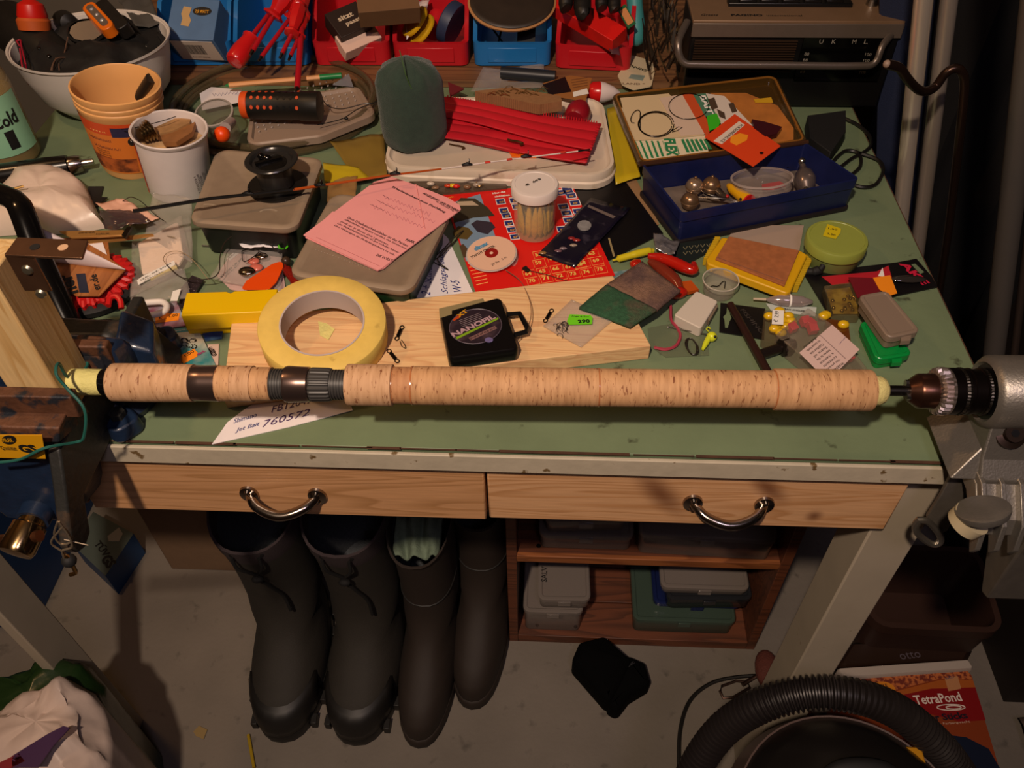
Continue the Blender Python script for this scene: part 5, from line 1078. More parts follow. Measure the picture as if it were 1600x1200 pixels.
def rtx(s, x, z, w_, h_, m): text(s, (rx0+x, ry-.003, z), (1, 0, 0), (0, 0, 1), w_, h_, m, rd)
LT = plain('8a8478', .5)
for s, x in (('U', .165), ('K', .181), ('M', .207), ('L', .222)): rtx(s, x, rt-.024, .005, .0055, LT)
for k in range(4): rtx('88', .150, rt-.040-k*.008, .006, .004, LT); rtx('100', .228, rt-.040-k*.008, .008, .004, LT)
text('PAGINO', (rx0+.050, ry+.012, rt+.0042), (1, 0, 0), (0, 1, 0), .040, .006, INK, rd, bold=.03); text('Graetz', (rx0+.012, ry+.012, rt+.0042), (1, 0, 0), (0, 1, 0), .022, .006, INK, rd, font_shear=.4); text('international', (rx0+.095, ry+.012, rt+.0042), (1, 0, 0), (0, 1, 0), .045, .004, INK, rd)
hz = WY(1200, 101, ry-.022).z; hl_, hr_ = WY(1062, 98, ry-.022), WY(1371, 100, ry-.022)
MB().tube(smooth_pts([(rx0-.004, ry+.02, rt-.006), (hl_.x-.004, ry-.012, hz+.024), (hl_.x+.004, ry-.022, hz+.003), (hl_.x+.03, ry-.024, hz), ((hl_.x+hr_.x)/2, ry-.024, hz), (hr_.x-.03, ry-.024, hz), (hr_.x-.004, ry-.022, hz+.003), (hr_.x+.004, ry-.012, hz+.024), (rx1+.006, ry+.02, rt-.006)], 5), .0048, 10, fl=.8).build('carry_handle', mat('handle_silver', '6a6058', .35, .6), rd)
MB(Matrix.Translation((rx1-.03, ry+.05, rt+.002))).lathe([(0, 0), (.008, 0), (.007, .010), (.003, .012), (.003, .05), (0, .05)], 16).build('aerial_base', STEEL, rd)
tag(sheet('crumpled_film', [(1060, 112), (1200, 112), (1230, 140), (1080, 140)], .010, mat('crisp_film', '4a423c', .08, alpha=.5, spec=1), .012, 20, 81, freq=45), 'crumpled clear film in front of the radio', 'film')
poly('warning_card', [(1066, 128), (1080, 116), (1088, 124), (1084, 130)], .018, .001, WHT, None); tag(bpy.data.objects['warning_card'], 'tiny white and red warning card before the radio', 'card'); deco('red_mark', [(1072, 127), (1080, 120), (1084, 126)], .0192, plain('b02018', .5), bpy.data.objects['warning_card'])
wire('black_cable', [(1320, 185), (1340, 195), (1357, 210), (1361, 225), (1352, 236), (1330, 248), (1310, 262), (1300, 255), (1320, 236), (1342, 240), (1344, 260), (1325, 280), (1345, 292), (1368, 288), (1380, 266), (1372, 250), (1340, 238)], .004, .0022, mat('cable_black', '151312', .4)); tag(bpy.data.objects['black_cable'], 'black cable looping on the bench right of the tackle box', 'cable')
o = poly('dark_box', [(1262, 180), (1322, 172), (1322, 205), (1298, 238), (1266, 215)], .002, .02, BLKM, bevel=.001); tag(o, 'small black box behind the lid of the tackle box', 'box')
# big clear tube coil
co = thing('hose_coil', 'coiled clear plastic hose lying behind the frosted tray lid', 'hose', A(430, 175, 0))
HOSE = mat('clear_hose', '5c5038', .15, alpha=.55, spec=1)
cc = A(432, 172, 0); rx = (A(590, 172, 0)-cc).length
for k, (s, z) in enumerate(((1, .006), (.93, .007), (.97, .017), (.88, .006))): MB().tube([cc+V((rx*s*cos(a), .115*s/.93*sin(a)*1.05, z+.001*sin(3*a+k))) for a in [2*pi*i/48 for i in range(48)]], .0048, 8, closed=True).build('hose_turn', HOSE, co)
# fineliner
fl_ = thing('fineliner', 'beige fineliner pen with green cap behind the black sleeve', 'pen', A(440, 128, .02))
p0, p1, p2, p3 = A(352, 134, .026), A(358, 133, .026), A(500, 121, .030), A(534, 118, .031)
MB().cyl(p0, p1, .001, .003, 10).build('tip', plain('1c7a40', .4), fl_); MB().cyl(p1, p2, .0036, .0036, 6).build('barrel', plain('d89a60', .5), fl_); MB().cyl(p2, p3, .0040, .0040, 12).build('cap', plain('1a7a40', .4), fl_)
# frosted soap-dish lid with ribs
tl = thing('frosted_tray', 'frosted ribbed plastic tray lid under the black perforated sleeve', 'tray', A(480, 190, .01))
P = rp(ccw([A(x, y, .024)[:2] for x, y in [(392, 160), (560, 132), (588, 176), (500, 212), (384, 226)]]), .018, 6)
MB().prof(P, [(.002, T+.012), (0, T+.013), (0, T+.022), (.002, T+.024), (.006, T+.024), (.008, T+.020)]).build('tray_shell', mat('frost_tray', 'a08a78', .35, alpha=.8), tl)
mb = MB()
for i in range(16):
    for j in range(7):
        x, y = 405+i*10+j*-2.5, 205-i*3.2-j*6.5
        if 395 < x < 560: mb.box(A(x, y, .0212), (.0018, .0030, .0012))
mb.build('rib_dots', mat('frost_rib', 'b0a49c', .3), tl, smooth=0)
tag(poly('plastic_scrap', [(520, 132), (545, 115), (552, 135)], .026, .001, mat('bluish_film', '8a8a92', .3, alpha=.7)), 'bluish clear plastic corner behind the tray lid', 'plastic')
tag(poly('receipt', [(312, 146), (330, 136), (378, 140), (372, 160), (316, 172)], .010, .0006, PAPER), 'small receipt with blue ink under the glass jar', 'paper')
stroke('handwriting', sq((332, 148), (372, 145), 14, 3, 77), .0108, INKB, bpy.data.objects['receipt'])
# perforated black sleeve over orange
pf = thing('perforated_sleeve', 'black perforated plastic sleeve over an orange tube', 'sleeve', A(440, 165, .03))
p0, p1 = A(383, 164, .046), A(500, 166, .046); L_ = (p1-p0).length; Mx_ = axism(p0, p1)
MB(Mx_).lathe([(0, .006), (.0155, .006), (.0155, L_-.003), (0, L_-.003)], 28).build('inner_tube', plain('c84818', .5), pf)
MB(Mx_).lathe([(.010, -.004), (.0165, -.003), (.0172, 0), (.0170, .006), (0, .006)], 28).build('orange_end', plain('d8521c', .45), pf)
MB(Mx_).lathe([(.0158, .007), (.0176, .007), (.0176, L_*.72), (.0186, L_*.74), (.0186, L_), (.012, L_+.001)], 32).build('black_sleeve', mat('sleeve_black', '141210', .45), pf)
x0, y0, zz = [V((Mx_[0][i], Mx_[1][i], Mx_[2][i])) for i in range(3)]
for row in range(9):
    a = 2*pi*row/9
    for k in range(8):
        n_ = x0*cos(a)+y0*sin(a); c = p0+zz*(.014+k*.0085)+n_*.01752
        if n_.z < -.1: continue
        rad = .01752
        if k > 6: rad = .0187; c = p0+zz*(.014+k*.0085)+n_*.0187
        MB(axism(c, c+n_)).lathe([(0, 0), (.0021, 0), (.0021, .0003), (0, .0003)], 10, sx=1, sy=1.2).build('hole', plain('c84a20', .5) if k < 4 or k > 6 else BLK, pf)
wire('black_string', [(500, 148), (512, 165), (535, 170), (570, 162), (590, 163)], [.05, .04, .03, .03, .03], .0006, BLK); tag(bpy.data.objects['black_string'], 'thin black cord running right from the perforated sleeve', 'cord')
wire('black_string', [(496, 195), (520, 190), (538, 184), (560, 170), (590, 158)], [.03, .028, .028, .03, .034], .0006, BLK); tag(bpy.data.objects['black_string.001'], 'second thin cord with a bead lying across the tray lid', 'cord')
MB().ball(A(541, 185, .029), .003, 10, 6, (1, .7, .7)).build('cord_bead', BLK, bpy.data.objects['black_string.001'])
# glass jar with orange float
gj = thing('glass_jar', 'small open glass jar with an orange ball float', 'jar', A(350, 205, 0)); gc = A(352, 214, .003)
MB(axism(gc, gc+V((-.02, -.25, .95)))).lathe([(0, 0), (.019, 0), (.021, .003), (.0215, .036), (.0245, .038), (.0252, .041), (.0245, .043), (.0225, .043), (.0195, .036), (.019, .004), (0, .003)], 36).build('glass_wall', mat('jar_glass', '8a8070', .04, alpha=.35, spec=1), gj)
MB(axism(gc, gc+V((-.02, -.25, .95)))).lathe([(.0228, .0415), (.0252, .0410), (.0252, .0432), (.0228, .0436)], 36, cap0=False, cap1=False).build('jar_rim', mat('rim_glass', 'a8a098', .08, alpha=.85, spec=1), gj)
of = thing('ball_float', 'bright orange ball float sticking out of the glass jar', 'float', A(347, 212, .03))
MB().ball(A(347, 210, .052), .0098, 20, 14).build('ball', plain('e8480c', .35), of); MB().cyl(A(352, 200, .050), A(362, 190, .042), .007, .006, 14).build('stem', mat('grey_stem', '9a8e88', .4), of)
# green cloth pouch on the white tub lid
wl = thing('white_tub_lid', 'large white plastic tub lid lying behind the fish jar', 'lid', A(780, 220, 0))
P = rp(ccw([A(x, y, .022)[:2] for x, y in [(622, 150), (944, 150), (968, 277), (594, 262)]]), .036, 10)
WLM = mat('white_lid_plastic', 'd2c2ae', .45, var=.06, vs=30, c2='a08868', c2s=30, c2t=.72)
MB().prof(P, [(.004, T+.001), (0, T+.003), (0, T+.010), (.002, T+.012), (.002, T+.019), (.003, T+.022), (.007, T+.022), (.009, T+.018), (.012, T+.0165)]).build('lid_shell', WLM, wl)
H0 = .0170
gp = thing('green_pouch', 'dark green cloth pouch standing on the white lid', 'pouch', A(645, 215, H0)); B = A(648, 222, H0); pz = up(B, 96)-B.z
MB(Matrix.Translation(B)).lathe([(0, 0), (.032, .0), (.039, .006), (.0415, .022), (.041, .05), (.0405, .08), (.040, pz*.80), (.034, pz*.92), (.021, pz*.99), (.006, pz*1.04), (0, pz*1.03)], 40, sx=1, sy=.85,
    wob=lambda k, z: 1+.09*noise.noise(V((2.2*cos(2*pi*k/40), 2.2*sin(2*pi*k/40), z*38)))+(.02+max(0, z-.07)*1.6)*sin(7*2*pi*k/40+z*20)).build('cloth', mat('green_cloth', '2a3c32', .95, var=.15, vs=120, bump=.5, bs=900, sheen=.2), gp)
pts = []
for px, py in ((625, 76), (630, 95), (635, 115), (642, 132), (648, 143), (655, 150)):
    d = ray(px, py); t_ = 0
    P_ = WY(px, py, B.y-.026 if py > 95 else B.y-.010+(py-76)*-.0006); pts.append(P_+V((0, -.004, 0)))
MB().tube(smooth_pts(pts), .0006, 6).build('seam', plain('3c5a28', .6), gp)
# red ribbed zip strips
RZ = plain('bc1826', .5)
zp = thing('red_zip_strips', 'stack of red ribbed plastic strips with wavy ends on the white lid', 'strips', A(810, 210, H0))
def strip(q, h, name='strip', nr=14):
    C4 = [A(x, y, h) for x, y in q]
    def fn(u, v):
        uu = u+ (.012*abs(sin(v*nr*pi)) if u > .97 else 0); p = C4[0].lerp(C4[1], uu).lerp(C4[3].lerp(C4[2], uu), v)
        return p+V((0, 0, .0022*abs(sin(v*3*pi))+.0015*sin(u*7)))
    return MB().grid(fn, 50, 60).build(name, RZ, zp, solid=.0025)
strip([(695, 152), (937, 195), (922, 236), (690, 182)], H0+.012); strip([(692, 182), (930, 214), (914, 256), (690, 215)], H0+.006)
mb = MB()
for k in range(56): t_ = k/56; p = A(702+(792-702)*t_+(t_>.0)*0+t_*20, 213+t_*24, H0+.006); mb.box(p, (.0012, .003, .006))
for k in range(60): t_ = k/60; p = A(700+t_*236, 153+t_*41, H0+.014); mb.box(p, (.0013, .003, .006))
mb.build('edge_ribs', RZ, zp, smooth=0, stuff=True)
tag(poly('orange_scrap', [(795, 236), (830, 240), (838, 245), (800, 244)], H0, .002, plain('e86a10', .4)), 'orange plastic edge peeking from under the red strips', 'plastic')
for i, (x, y, s) in enumerate(((805, 220, 'snap swivel lying on the red strips, left one'), (905, 219, 'small hook at the right end of the red strips'), (714, 227, 'small dark hook on the white lid left of the strips'))):
    hh = H0+.013 if i < 2 else H0+.001
    tag(MB().tube(smooth_pts([A(x-12, y-2, hh), A(x-4, y, hh), A(x+4, y+1, hh+.001), A(x+12, y+4, hh), A(x+8, y+6, hh)]), .0010 if i else .0014, 6).build('small_hook', mat('bronze_wire', '6a4a2a', .3, .8)), s, 'hook')
# corrugated block
cb = thing('corrugated_block', 'brown corrugated foam block with hooks on top of the red strips', 'block', A(810, 160, .03))
h = H0+.016
poly('block_core', [(742, 142), (800, 136), (876, 150), (878, 158), (842, 163)], h, .014, mat('corrug', '8c6440', .85, var=.1, vs=200), cb)
mb = MB()
a, b, c = A(742, 142, h), A(842, 163, h), A(878, 158, h)
a, b, c = [V((p.x, p.y, T+h)) for p in (A(742, 142, h+.014), A(842, 163, h+.014), A(878, 157, h+.014))]
for k in range(34): mb.tube([a.lerp(b, (k+.5)/34), a.lerp(b, (k+.5)/34)+V((0, 0, .0138))], .00105, 5)
for k in range(14): mb.tube([b.lerp(c, (k+.5)/14), b.lerp(c, (k+.5)/14)+V((0, 0, .0138))], .00105, 5)
mb.build('corrugation', mat('corrug', '8c6440'), cb)
rnd = random.Random(3); mb = MB()
for k in range(16):
    x, y = 760+rnd.uniform(0, 95), 138+rnd.uniform(0, 12); p = A(x, y, h+.0145); mb.tube(smooth_pts([p, p+V((.004, .001, .003)), p+V((.009, rnd.uniform(-.003, .003), .002)), p+V((.012, 0, 0))], 3), .0005, 5)
mb.build('hooks', mat('gold_hook', 'b09060', .25, .9), cb)
tag(MB(axism(A(898, 187, .026), A(911, 162, .030))).lathe([(0, 0), (.012, 0), (.0155, .004), (.0165, .012), (.016, .020), (.012, .028), (0, .031)], 26).build('red_ball', plain('8a1420', .3)), 'dark red rounded capsule behind the red strips', 'capsule')
fl2 = thing('bobber', 'red and white egg-shaped float behind the tackle box lid', 'float', A(940, 145, 0))
p0, p1 = A(914, 143, .022), A(968, 146, .018); L_ = (p1-p0).length; q = axism(p0, p1)
MB(q).lathe([(.001, 0), (.008, .003), (.0132, .010), (.0142, L_*.42)], 28).build('red_half', plain('c41a1a', .25), fl2); MB(q).lathe([(.0142, L_*.42), (.0135, L_*.55), (.009, L_*.8), (.003, L_), (.001, L_*1.02)], 28).build('white_half', plain('d8c8c4', .3), fl2)
pc_ = thing('seed_packet', 'black and orange printed packets between corrugated block and float', 'packet', A(880, 130, 0))
poly('packet_sheet', [(848, 130), (890, 118), (925, 122), (915, 158), (868, 150)], .030, .001, plain('9a6434', .5), pc_); deco('dark_panel', [(848, 132), (883, 120), (893, 143), (858, 148)], .0312, plain('181014', .4), pc_); deco('white_panel', [(895, 144), (917, 138), (920, 146), (896, 151)], .0314, WHT, pc_)
for k in range(4): stroke('print_line', [(892+k, 125+k*4), (918, 121+k*4)], .0316, plain('5a3018', .5), pc_)
tag(sheet('grey_film', [(755, 108), (850, 104), (850, 140), (735, 146)], .010, FILM, .004, 12, 91), 'clear film bag behind the corrugated block', 'bag')
tag(MB().tube([A(783, 113, .022), A(868, 120, .022)], .0085, 12).build('dark_tube', plain('22242a', .4)), 'dark grey tube under the blue bin', 'tube')
tag(poly('red_film', [(700, 128), (725, 138), (703, 150)], .02, .002, plain('6a2228', .4)), 'dark red film scrap right of the green pouch', 'film')
# yellow films beneath
YF = mat('yellow_film', 'c8b020', .3, alpha=.85, spec=.7)
tag(sheet('yellow_sheet', [(505, 255), (560, 262), (578, 282), (508, 292)], .012, YF, .003, 10, 15), 'bright yellow plastic sheet right of the black box', 'sheet')
tag(sheet('amber_bag', [(515, 225), (600, 215), (606, 280), (560, 285)], .006, mat('amber_film', '8a7030', .3, alpha=.8), .005, 12, 16), 'amber tinted bag between black box and white lid', 'bag')
tag(sheet('clear_wrap', [(512, 290), (560, 278), (555, 320), (512, 330)], .010, mat('orange_wrap', 'b08450', .15, alpha=.5, spec=1), .006, 12, 17, freq=50), 'crinkled clear wrap behind the green box', 'wrap')
tag(sheet('yellow_bag', [(948, 175), (985, 165), (1000, 280), (962, 290)], .004, mat('yellow_bag', 'b8a01c', .35), .004, 12, 18), 'yellow bag between white lid and tackle box', 'bag')
tag(poly('beige_cloth', [(960, 255), (985, 262), (1030, 350), (1020, 360), (985, 300)], .0005, .001, mat('beige_cloth', '8a6a48', .8)), 'beige strip beside the black folder', 'strip')
# small lures in a tray below the white lid
lt = thing('lure_tray', 'shallow clear tray with tiny lures below the white lid', 'tray', A(700, 290, 0))
poly('tray_base', [(640, 283), (790, 281), (792, 293), (696, 302), (655, 290)], .003, .003, mat('tray_clear', '5a4a3c', .15, alpha=.7), lt)
for i, (x, y, c) in enumerate(((707, 290, 'd0b020'), (700, 290, 'c84020'), (713, 291, 'c82018'), (673, 287, 'c0b0a0'), (680, 293, '8a6a50'), (745, 289, 'a09080'), (730, 292, '7a5a40'))): MB().ball(A(x, y, .009), .0038, 10, 8, (1.3, .8, .7)).build('lure', plain(c, .2), lt)
MB().tube([A(749+6*cos(a), 287+4*sin(a), .010) for a in [i*.5 for i in range(9)]], .0006, 5).build('ring', BRASS, lt)
# thin rod tip
rt_ = thing('rod_tip', 'thin fishing rod tip with guides lying from the cup to the red strips', 'rod tip', A(560, 290, .06))
RP = [A(208, 330, .075), A(330, 310, .070), A(440, 299, .066), A(600, 275, .058), A(760, 254, .052), A(925, 233, .050)]
MB().tube(RP[:2]+[A(460, 296, .065)], [.0022, .0019, .0016], 8).build('black_section', BLK, rt_); MB().tube([A(458, 296.4, .065), RP[3], A(690, 264, .055)], [.0016, .0013, .0011], 8).build('orange_section', plain('a84c1c', .2, coat=.6), rt_)
MB().tube([A(690, 264, .055), RP[4], A(905, 236, .050)], [.0010, .0009, .0008], 8).build('white_section', plain('d8ccc4', .2), rt_); MB().tube([A(903, 236.3, .050), A(922, 233.5, .050)], [.0011, .0010], 8).build('tip_ring', BLK, rt_)
for x, y in ((387, 303), (500, 290), (617, 272), (730, 258), (822, 245)):
    h = .075-(x-208)*.025/717; P_ = A(x, y, h); MB().tube([P_-V((.006, 0, -.0)), P_+V((0, 0, .0015)), P_+V((.006, .001, 0))], [.0012, .0024, .0012], 6).build('guide_wrap', BLK, rt_); MB().tube([P_+V((.002, 0, .005))+V((.0005, .0024*cos(a), .0030*sin(a))) for a in [2*pi*i/10 for i in range(10)]], .0006, 5, closed=True).build('guide_ring', BLK, rt_)
for x in (762, 796, 880): MB().tube([A(x-4, 255-(x-755)*.135, .053), A(x+4, 254-(x-755)*.135, .053)], .0013, 6).build('red_wrap', plain('c83018', .4), rt_)
# ================================================================== on the bench, right: tackle box
def PL(x, y, P0, N): d = ray(x, y); return CAM+d*((V(P0)-CAM).dot(N)/d.dot(N))
def polyP(name, px, P0, N, o, th, m, parent=None):
    N = V(N).normalized(); Q = [PL(x, y, V(P0)+N*(o+th), N) for x, y in px]
    nn = sum(((Q[i-1]-Q[0]).cross(Q[i]-Q[0]) for i in range(2, len(Q))), V((0, 0, 0)))
    if nn.dot(N) < 0: Q = Q[::-1]
    return MB().rings([[p-N*th for p in Q], Q]).build(name, m, parent, smooth=0)
def textP(s, a, b, P0, N, o, m, parent, tall=None, **k):
    N = V(N).normalized(); P, Q = PL(*a, V(P0)+N*o, N), PL(*b, V(P0)+N*o, N); X = Q-P; return text(s, P, X, N.cross(X), X.length, tall, m, parent, **k)
TH = .043
rim = [A(1065, 335, TH), A(1345, 280, TH), A(1258, 222, TH), A(1002, 255, TH)]
NAVY = mat('navy_plastic', '141c48', .35, var=.15, vs=60, spec=.5)
tk = thing('tackle_box', 'navy blue tackle box standing open with bells and lures inside', 'tackle box', A(1170, 300, 0))
P = rp(ccw([p[:2] for p in rim]), .006, 4)
MB().prof(P, [(.004, T+.001), (.003, T+.003), (.0015, T+TH-.012), (0, T+TH-.011), (0, T+TH), (.0025, T+TH), (.0030, T+.006)]).build('tray_shell', NAVY, tk)
MB().prof(P, [(.004, T+.0062), (.0041, T+.0068)]).build('tray_floor', mat('tray_floor', '6a5e54', .35, var=.3, vs=50, spec=.8), tk)
MB().prof(P, [(.001, T+.0005), (0, T+.001), (0, T+.005), (.0035, T+.006)]).build('base_bead', mat('base_bead', '1c1618', .5), tk)
h0, h1 = A(999, 257, TH), A(1262, 222, TH)
lo, hi = TH, .085
for _ in range(30):
    m_ = (lo+hi)/2
    if (A(955, 147, m_)-h0).length > .152: lo = m_
    else: hi = m_
f0, f1 = A(955, 147, lo), A(1212, 117, lo)
LN = (h1-h0).cross(f0-h0).normalized()
if LN.z < 0: LN = -LN
if LN.dot(CAM-h0) < 0: LN = -LN
LP = h0-LN*.004
AMB = mat('amber_lid', '4a3414', .12, alpha=.75, spec=1, coat=.5)
c4 = [h0, h1, f1, f0]; ctr = (h0+h1+f0+f1)/4
def ringq(ins, o): 
    Q = [ctr+(p-ctr)*(1-ins) for p in c4]; return [p+LN*o for p in Q]
# round the lid corners
def rquad(ins, o, rad=.012, n=5):
    X = (h1-h0).normalized(); Y = LN.cross(X); pts = [((p-ctr).dot(X), (p-ctr).dot(Y)) for p in c4]; pts = ccw(pts)
    pts = rp(pts, rad, n); pts = off(pts, ins) if ins else pts
    return [ctr+X*p[0]+Y*p[1]+LN*o for p in pts]
MB().rings([rquad(.004, -.0075), rquad(0, -.006), rquad(0, 0), rquad(.003, .001), rquad(.0055, 0), rquad(.006, -.0050)], True, True).build('lid', AMB, tk)
MB().rings([rquad(.003, .0002), rquad(.003, .0016), rquad(.0052, .0016), rquad(.0052, .0002)], closed=True).build('lid_rim', mat('amber_rim', '8a5a22', .15, spec=1, coat=.5), tk)
MB().cyl(h0, h1, .003, .003, 8).build('hinge', mat('hinge_amber', '3a2418', .3), tk)
LP = ctr-LN*.0046
def lidp(name, px, o, m, parent, th=.0006): return polyP(name, px, LP, LN, o, th, m, parent)
BEI = plain('c8b28c', .6); ORG = plain('cc4014', .45)
lidp('kraft_paper', [(1110, 145), (1165, 145), (1215, 165), (1240, 200), (1240, 218), (1180, 228), (1120, 200)], .0004, mat('kraft_orange', 'a8682c', .6, var=.2, vs=40), None); tag(bpy.data.objects['kraft_paper'], 'orange-brown crumpled wrapper in the tackle box lid', 'paper')
gcard = thing('striped_card', 'white card with green diagonal stripes at the front of the lid', 'card', LP+(h0-ctr)*.4)
lidp('card_sheet', [(962, 166), (1100, 200), (1107, 238), (996, 252)], .0014, plain('d4c6a8', .6), gcard)
GRN = plain('2a7a4c', .5)
for k in range(8): lidp('green_stripe', [(990+k*9, 220), (993+k*9, 220), (1006+k*8, 249-k*1.2), (1002+k*8, 249-k*1.2)], .0021, GRN, gcard, .0002)
for k in range(6): lidp('green_stripe', [(1064+k*7, 218), (1068+k*7, 217), (1078+k*7, 238-k), (1073+k*7, 238-k)], .0021, GRN, gcard, .0002)
lidp('lettering_field', [(1036, 220), (1056, 217), (1060, 242), (1042, 244)], .0023, plain('d4c6a8', .6), gcard, .0002)
textP('FLEX', (1038, 217), (1043, 244), LP, LN, .0027, GRN, gcard, .014, bold=.05)
bcard = thing('leader_packet', 'beige card packet with a coiled wire leader in the lid', 'packet', LP+(f0-ctr)*.4)
lidp('card_sheet', [(969, 153), (1045, 146), (1101, 211), (1000, 219), (986, 219)], .0028, BEI, bcard)
def lwire(name, px, o, r, m, parent, closed=False):
    N = LN; return MB().tube([PL(x, y, LP+N*o, N) for x, y in px], r, 5, closed=closed).build(name, m, parent)
lwire('wire_coil', arc((1025, 194), 28, 20, 0, 350, 30), .0045, .0006, SW, bcard); lwire('wire_coil', arc((1024, 194), 26, 18.5, 10, 360, 30), .005, .0005, SW, bcard)
lwire('loop_end', arc((993, 182), 6, 11, 60, 330, 14, .5)+[(1000, 200)], .0048, .0006, SW, bcard); lwire('loop_end', [(1050, 204), (1060, 198), (1066, 199), (1058, 204), (1050, 206)], .0048, .0004, SW, bcard)
rcard = thing('striped_packet', 'white and orange striped packet with green sticker in the lid', 'packet', LP+LN*.004)
lidp('card_sheet', [(1030, 153), (1068, 147), (1108, 208), (1064, 212)], .0036, plain('c8b09c', .6), rcard); lidp('orange_band', [(1066, 147), (1082, 146), (1112, 200), (1104, 214)], .0040, plain('c04c24', .5), rcard)
lidp('bait_header', [(1083, 147), (1103, 146), (1120, 178), (1102, 182)], .0042, plain('4a7a60', .5), rcard); textP('BAIT', (1093, 150), (1106, 179), LP, LN, .0050, WHT, rcard, .008, bold=.03)
lidp('green_sticker', [(1104, 181), (1120, 177), (1126, 190), (1122, 199), (1108, 204)], .0052, plain('38b020', .5), rcard)
lwire('ring_wire', arc((1076, 166), 31, 20, 0, 355, 30), .0058, .0005, SW, rcard)
wcard = thing('white_packet', 'white card with dark print leaning behind the orange card', 'card', LP+LN*.005)
lidp('card_sheet', [(1103, 146), (1132, 150), (1176, 196), (1130, 200)], .0048, plain('ccc0b4', .6), wcard)
for q_ in ([(1106, 155), (1116, 152), (1122, 168), (1112, 172)], [(1138, 162), (1146, 160), (1152, 174), (1144, 176)], [(1120, 170), (1132, 176), (1134, 186), (1124, 182)]): lidp('print_spot', q_, .0056, plain('4a3a2c', .5), wcard, .0002)
ocard = thing('orange_card', 'bright orange price card lying over the lid and the hinge', 'card', LP+LN*.008)
lidp('card_sheet', [(1148, 178), (1220, 228), (1177, 260), (1101, 214)], .0078, plain('d2421a', .45), ocard, .0008)
lidp('white_strip', [(1155, 189), (1164, 195), (1128, 225), (1115, 220)], .0088, plain('d8c8b8', .5), ocard, .0003); textP('PORTIONSUNG ICE', (1157, 194), (1125, 221), LP, LN, .0093, INK, ocard, .004)
lidp('price_sticker', [(1142, 213), (1156, 208), (1169, 211), (1167, 219), (1151, 227), (1141, 222)], .0088, plain('e89020', .5), ocard, .0003)
lidp('punch_hole', arc((1190, 239), 3.4, 2, 0, 360, 12)[:-1], .0087, BLK, ocard, .0002)
ml = lidp('dark_red_lure', [(1175, 186), (1195, 190), (1222, 198), (1215, 208), (1196, 213), (1178, 200)], .003, plain('3a1018', .3), None, .006); tag(ml, 'dark red soft lure on the wrapper in the lid', 'lure')
yl = lidp('yellow_scrap', [(1178, 155), (1205, 152), (1208, 160), (1180, 160)], .002, plain('c89a20', .4), None); tag(yl, 'small yellow film scrap at the back of the lid', 'scrap')
# contents of the tray
FZ = .0075
BELL = mat('tarnished_brass', '8a6c50', .28, .7)
for i, (x, y, r_, s) in enumerate(((1085, 291, .0105, 'shiny bell at the upper left of the bell pair clip'), (1111, 290, .0110, 'brownish bell right of the shiny one'), (1078, 314, .0105, 'lowest dark brass bell with a slot'))):
    b = thing('rod_bell', s+' in the tackle box', 'bell', A(x, y, FZ), 'rod bells in the tackle box'); c = A(x, y, .020)
    MB().ball(c, r_, 20, 12).build('bell_shell', BELL if i else mat('shiny_bell', 'c0a488', .2, .75), b); MB(Matrix.Translation(c)).lathe([(r_*1.0, -.001), (r_*1.06, 0), (r_*1.0, .001)], 20, cap0=False, cap1=False).build('seam', BELL, b); MB().ball(c+V((0, 0, r_+.001)), .0022, 8, 6).build('loop', BELL, b)
cl_ = thing('bell_clip', 'bent steel wire clip carrying the bells', 'clip', A(1120, 305, .02))
MB().tube(smooth_pts([A(1096, 298, .022), A(1110, 304, .026), A(1130, 309, .022), A(1150, 316, .018), A(1168, 322, .018)]), .0015, 6, fl=.5).build('upper_wire', STEEL, cl_); MB().tube(smooth_pts([A(1092, 308, .020), A(1120, 309, .024), A(1145, 312, .022), A(1168, 322, .018)]), .0015, 6, fl=.5).build('lower_wire', STEEL, cl_)
MB().cyl(A(1122, 298, .02), A(1130, 306, .02), .004, .004, 12).build('clip_tube', STEEL, cl_)
yc = thing('yellow_popper', 'yellow cone-shaped lure with a red face in the tackle box', 'lure', A(1155, 300, FZ))
p0, p1 = A(1136, 288, .018), A(1170, 314, .022)
MB(axism(p0, p1)).lathe([(.0005, 0), (.003, .003), (.0062, .012), (.0078, (p1-p0).length), (0, (p1-p0).length)], 20).build('cone', plain('d8a010', .35), yc); MB(axism(p0, p1)).lathe([(0, (p1-p0).length), (.0080, (p1-p0).length-.001), (.0080, (p1-p0).length+.0012), (0, (p1-p0).length+.0005)], 20).build('red_face', plain('c01c20', .3), yc); MB().ball(A(1157, 311, .026), .0016, 8, 6).build('eye', BLK, yc)
rb = thing('round_box', 'clear round plastic box with a pink disc lying tilted in the tackle box', 'box', A(1190, 285, FZ)); c = A(1190, 286, .026); q = axism(c, c+V((-.10, .22, .9)))
RBX = mat('clear_box', 'c8b8b0', .06, alpha=.16, spec=1)
MB(q).lathe([(0, -.006), (.034, -.006), (.0345, -.005), (.0345, .004), (.0355, .005), (.0355, .007), (.034, .0075), (.033, .005), (.033, -.004), (0, -.0045)], 40).build('box_wall', RBX, rb)
MB(q).lathe([(.0335, .0055), (.0358, .0055), (.0358, .0072), (.0335, .0072)], 40, cap0=False, cap1=False).build('box_rim', mat('clear_rim', 'b8a8a0', .08, spec=1, alpha=.8), rb)
MB(q @ Matrix.Translation((-.012, .006, 0))).prism([(-.012, -.004), (.010, -.008), (.018, .004), (.008, .012), (-.010, .010)], -.004, -.0025).build('pink_disc', plain('b05050', .4), rb)
sl = thing('chrome_sinker', 'bulbous chrome bell sinker at the right of the tackle box', 'sinker', A(1257, 275, FZ)); p0, p1 = A(1262, 306, .020), A(1253, 252, .034)
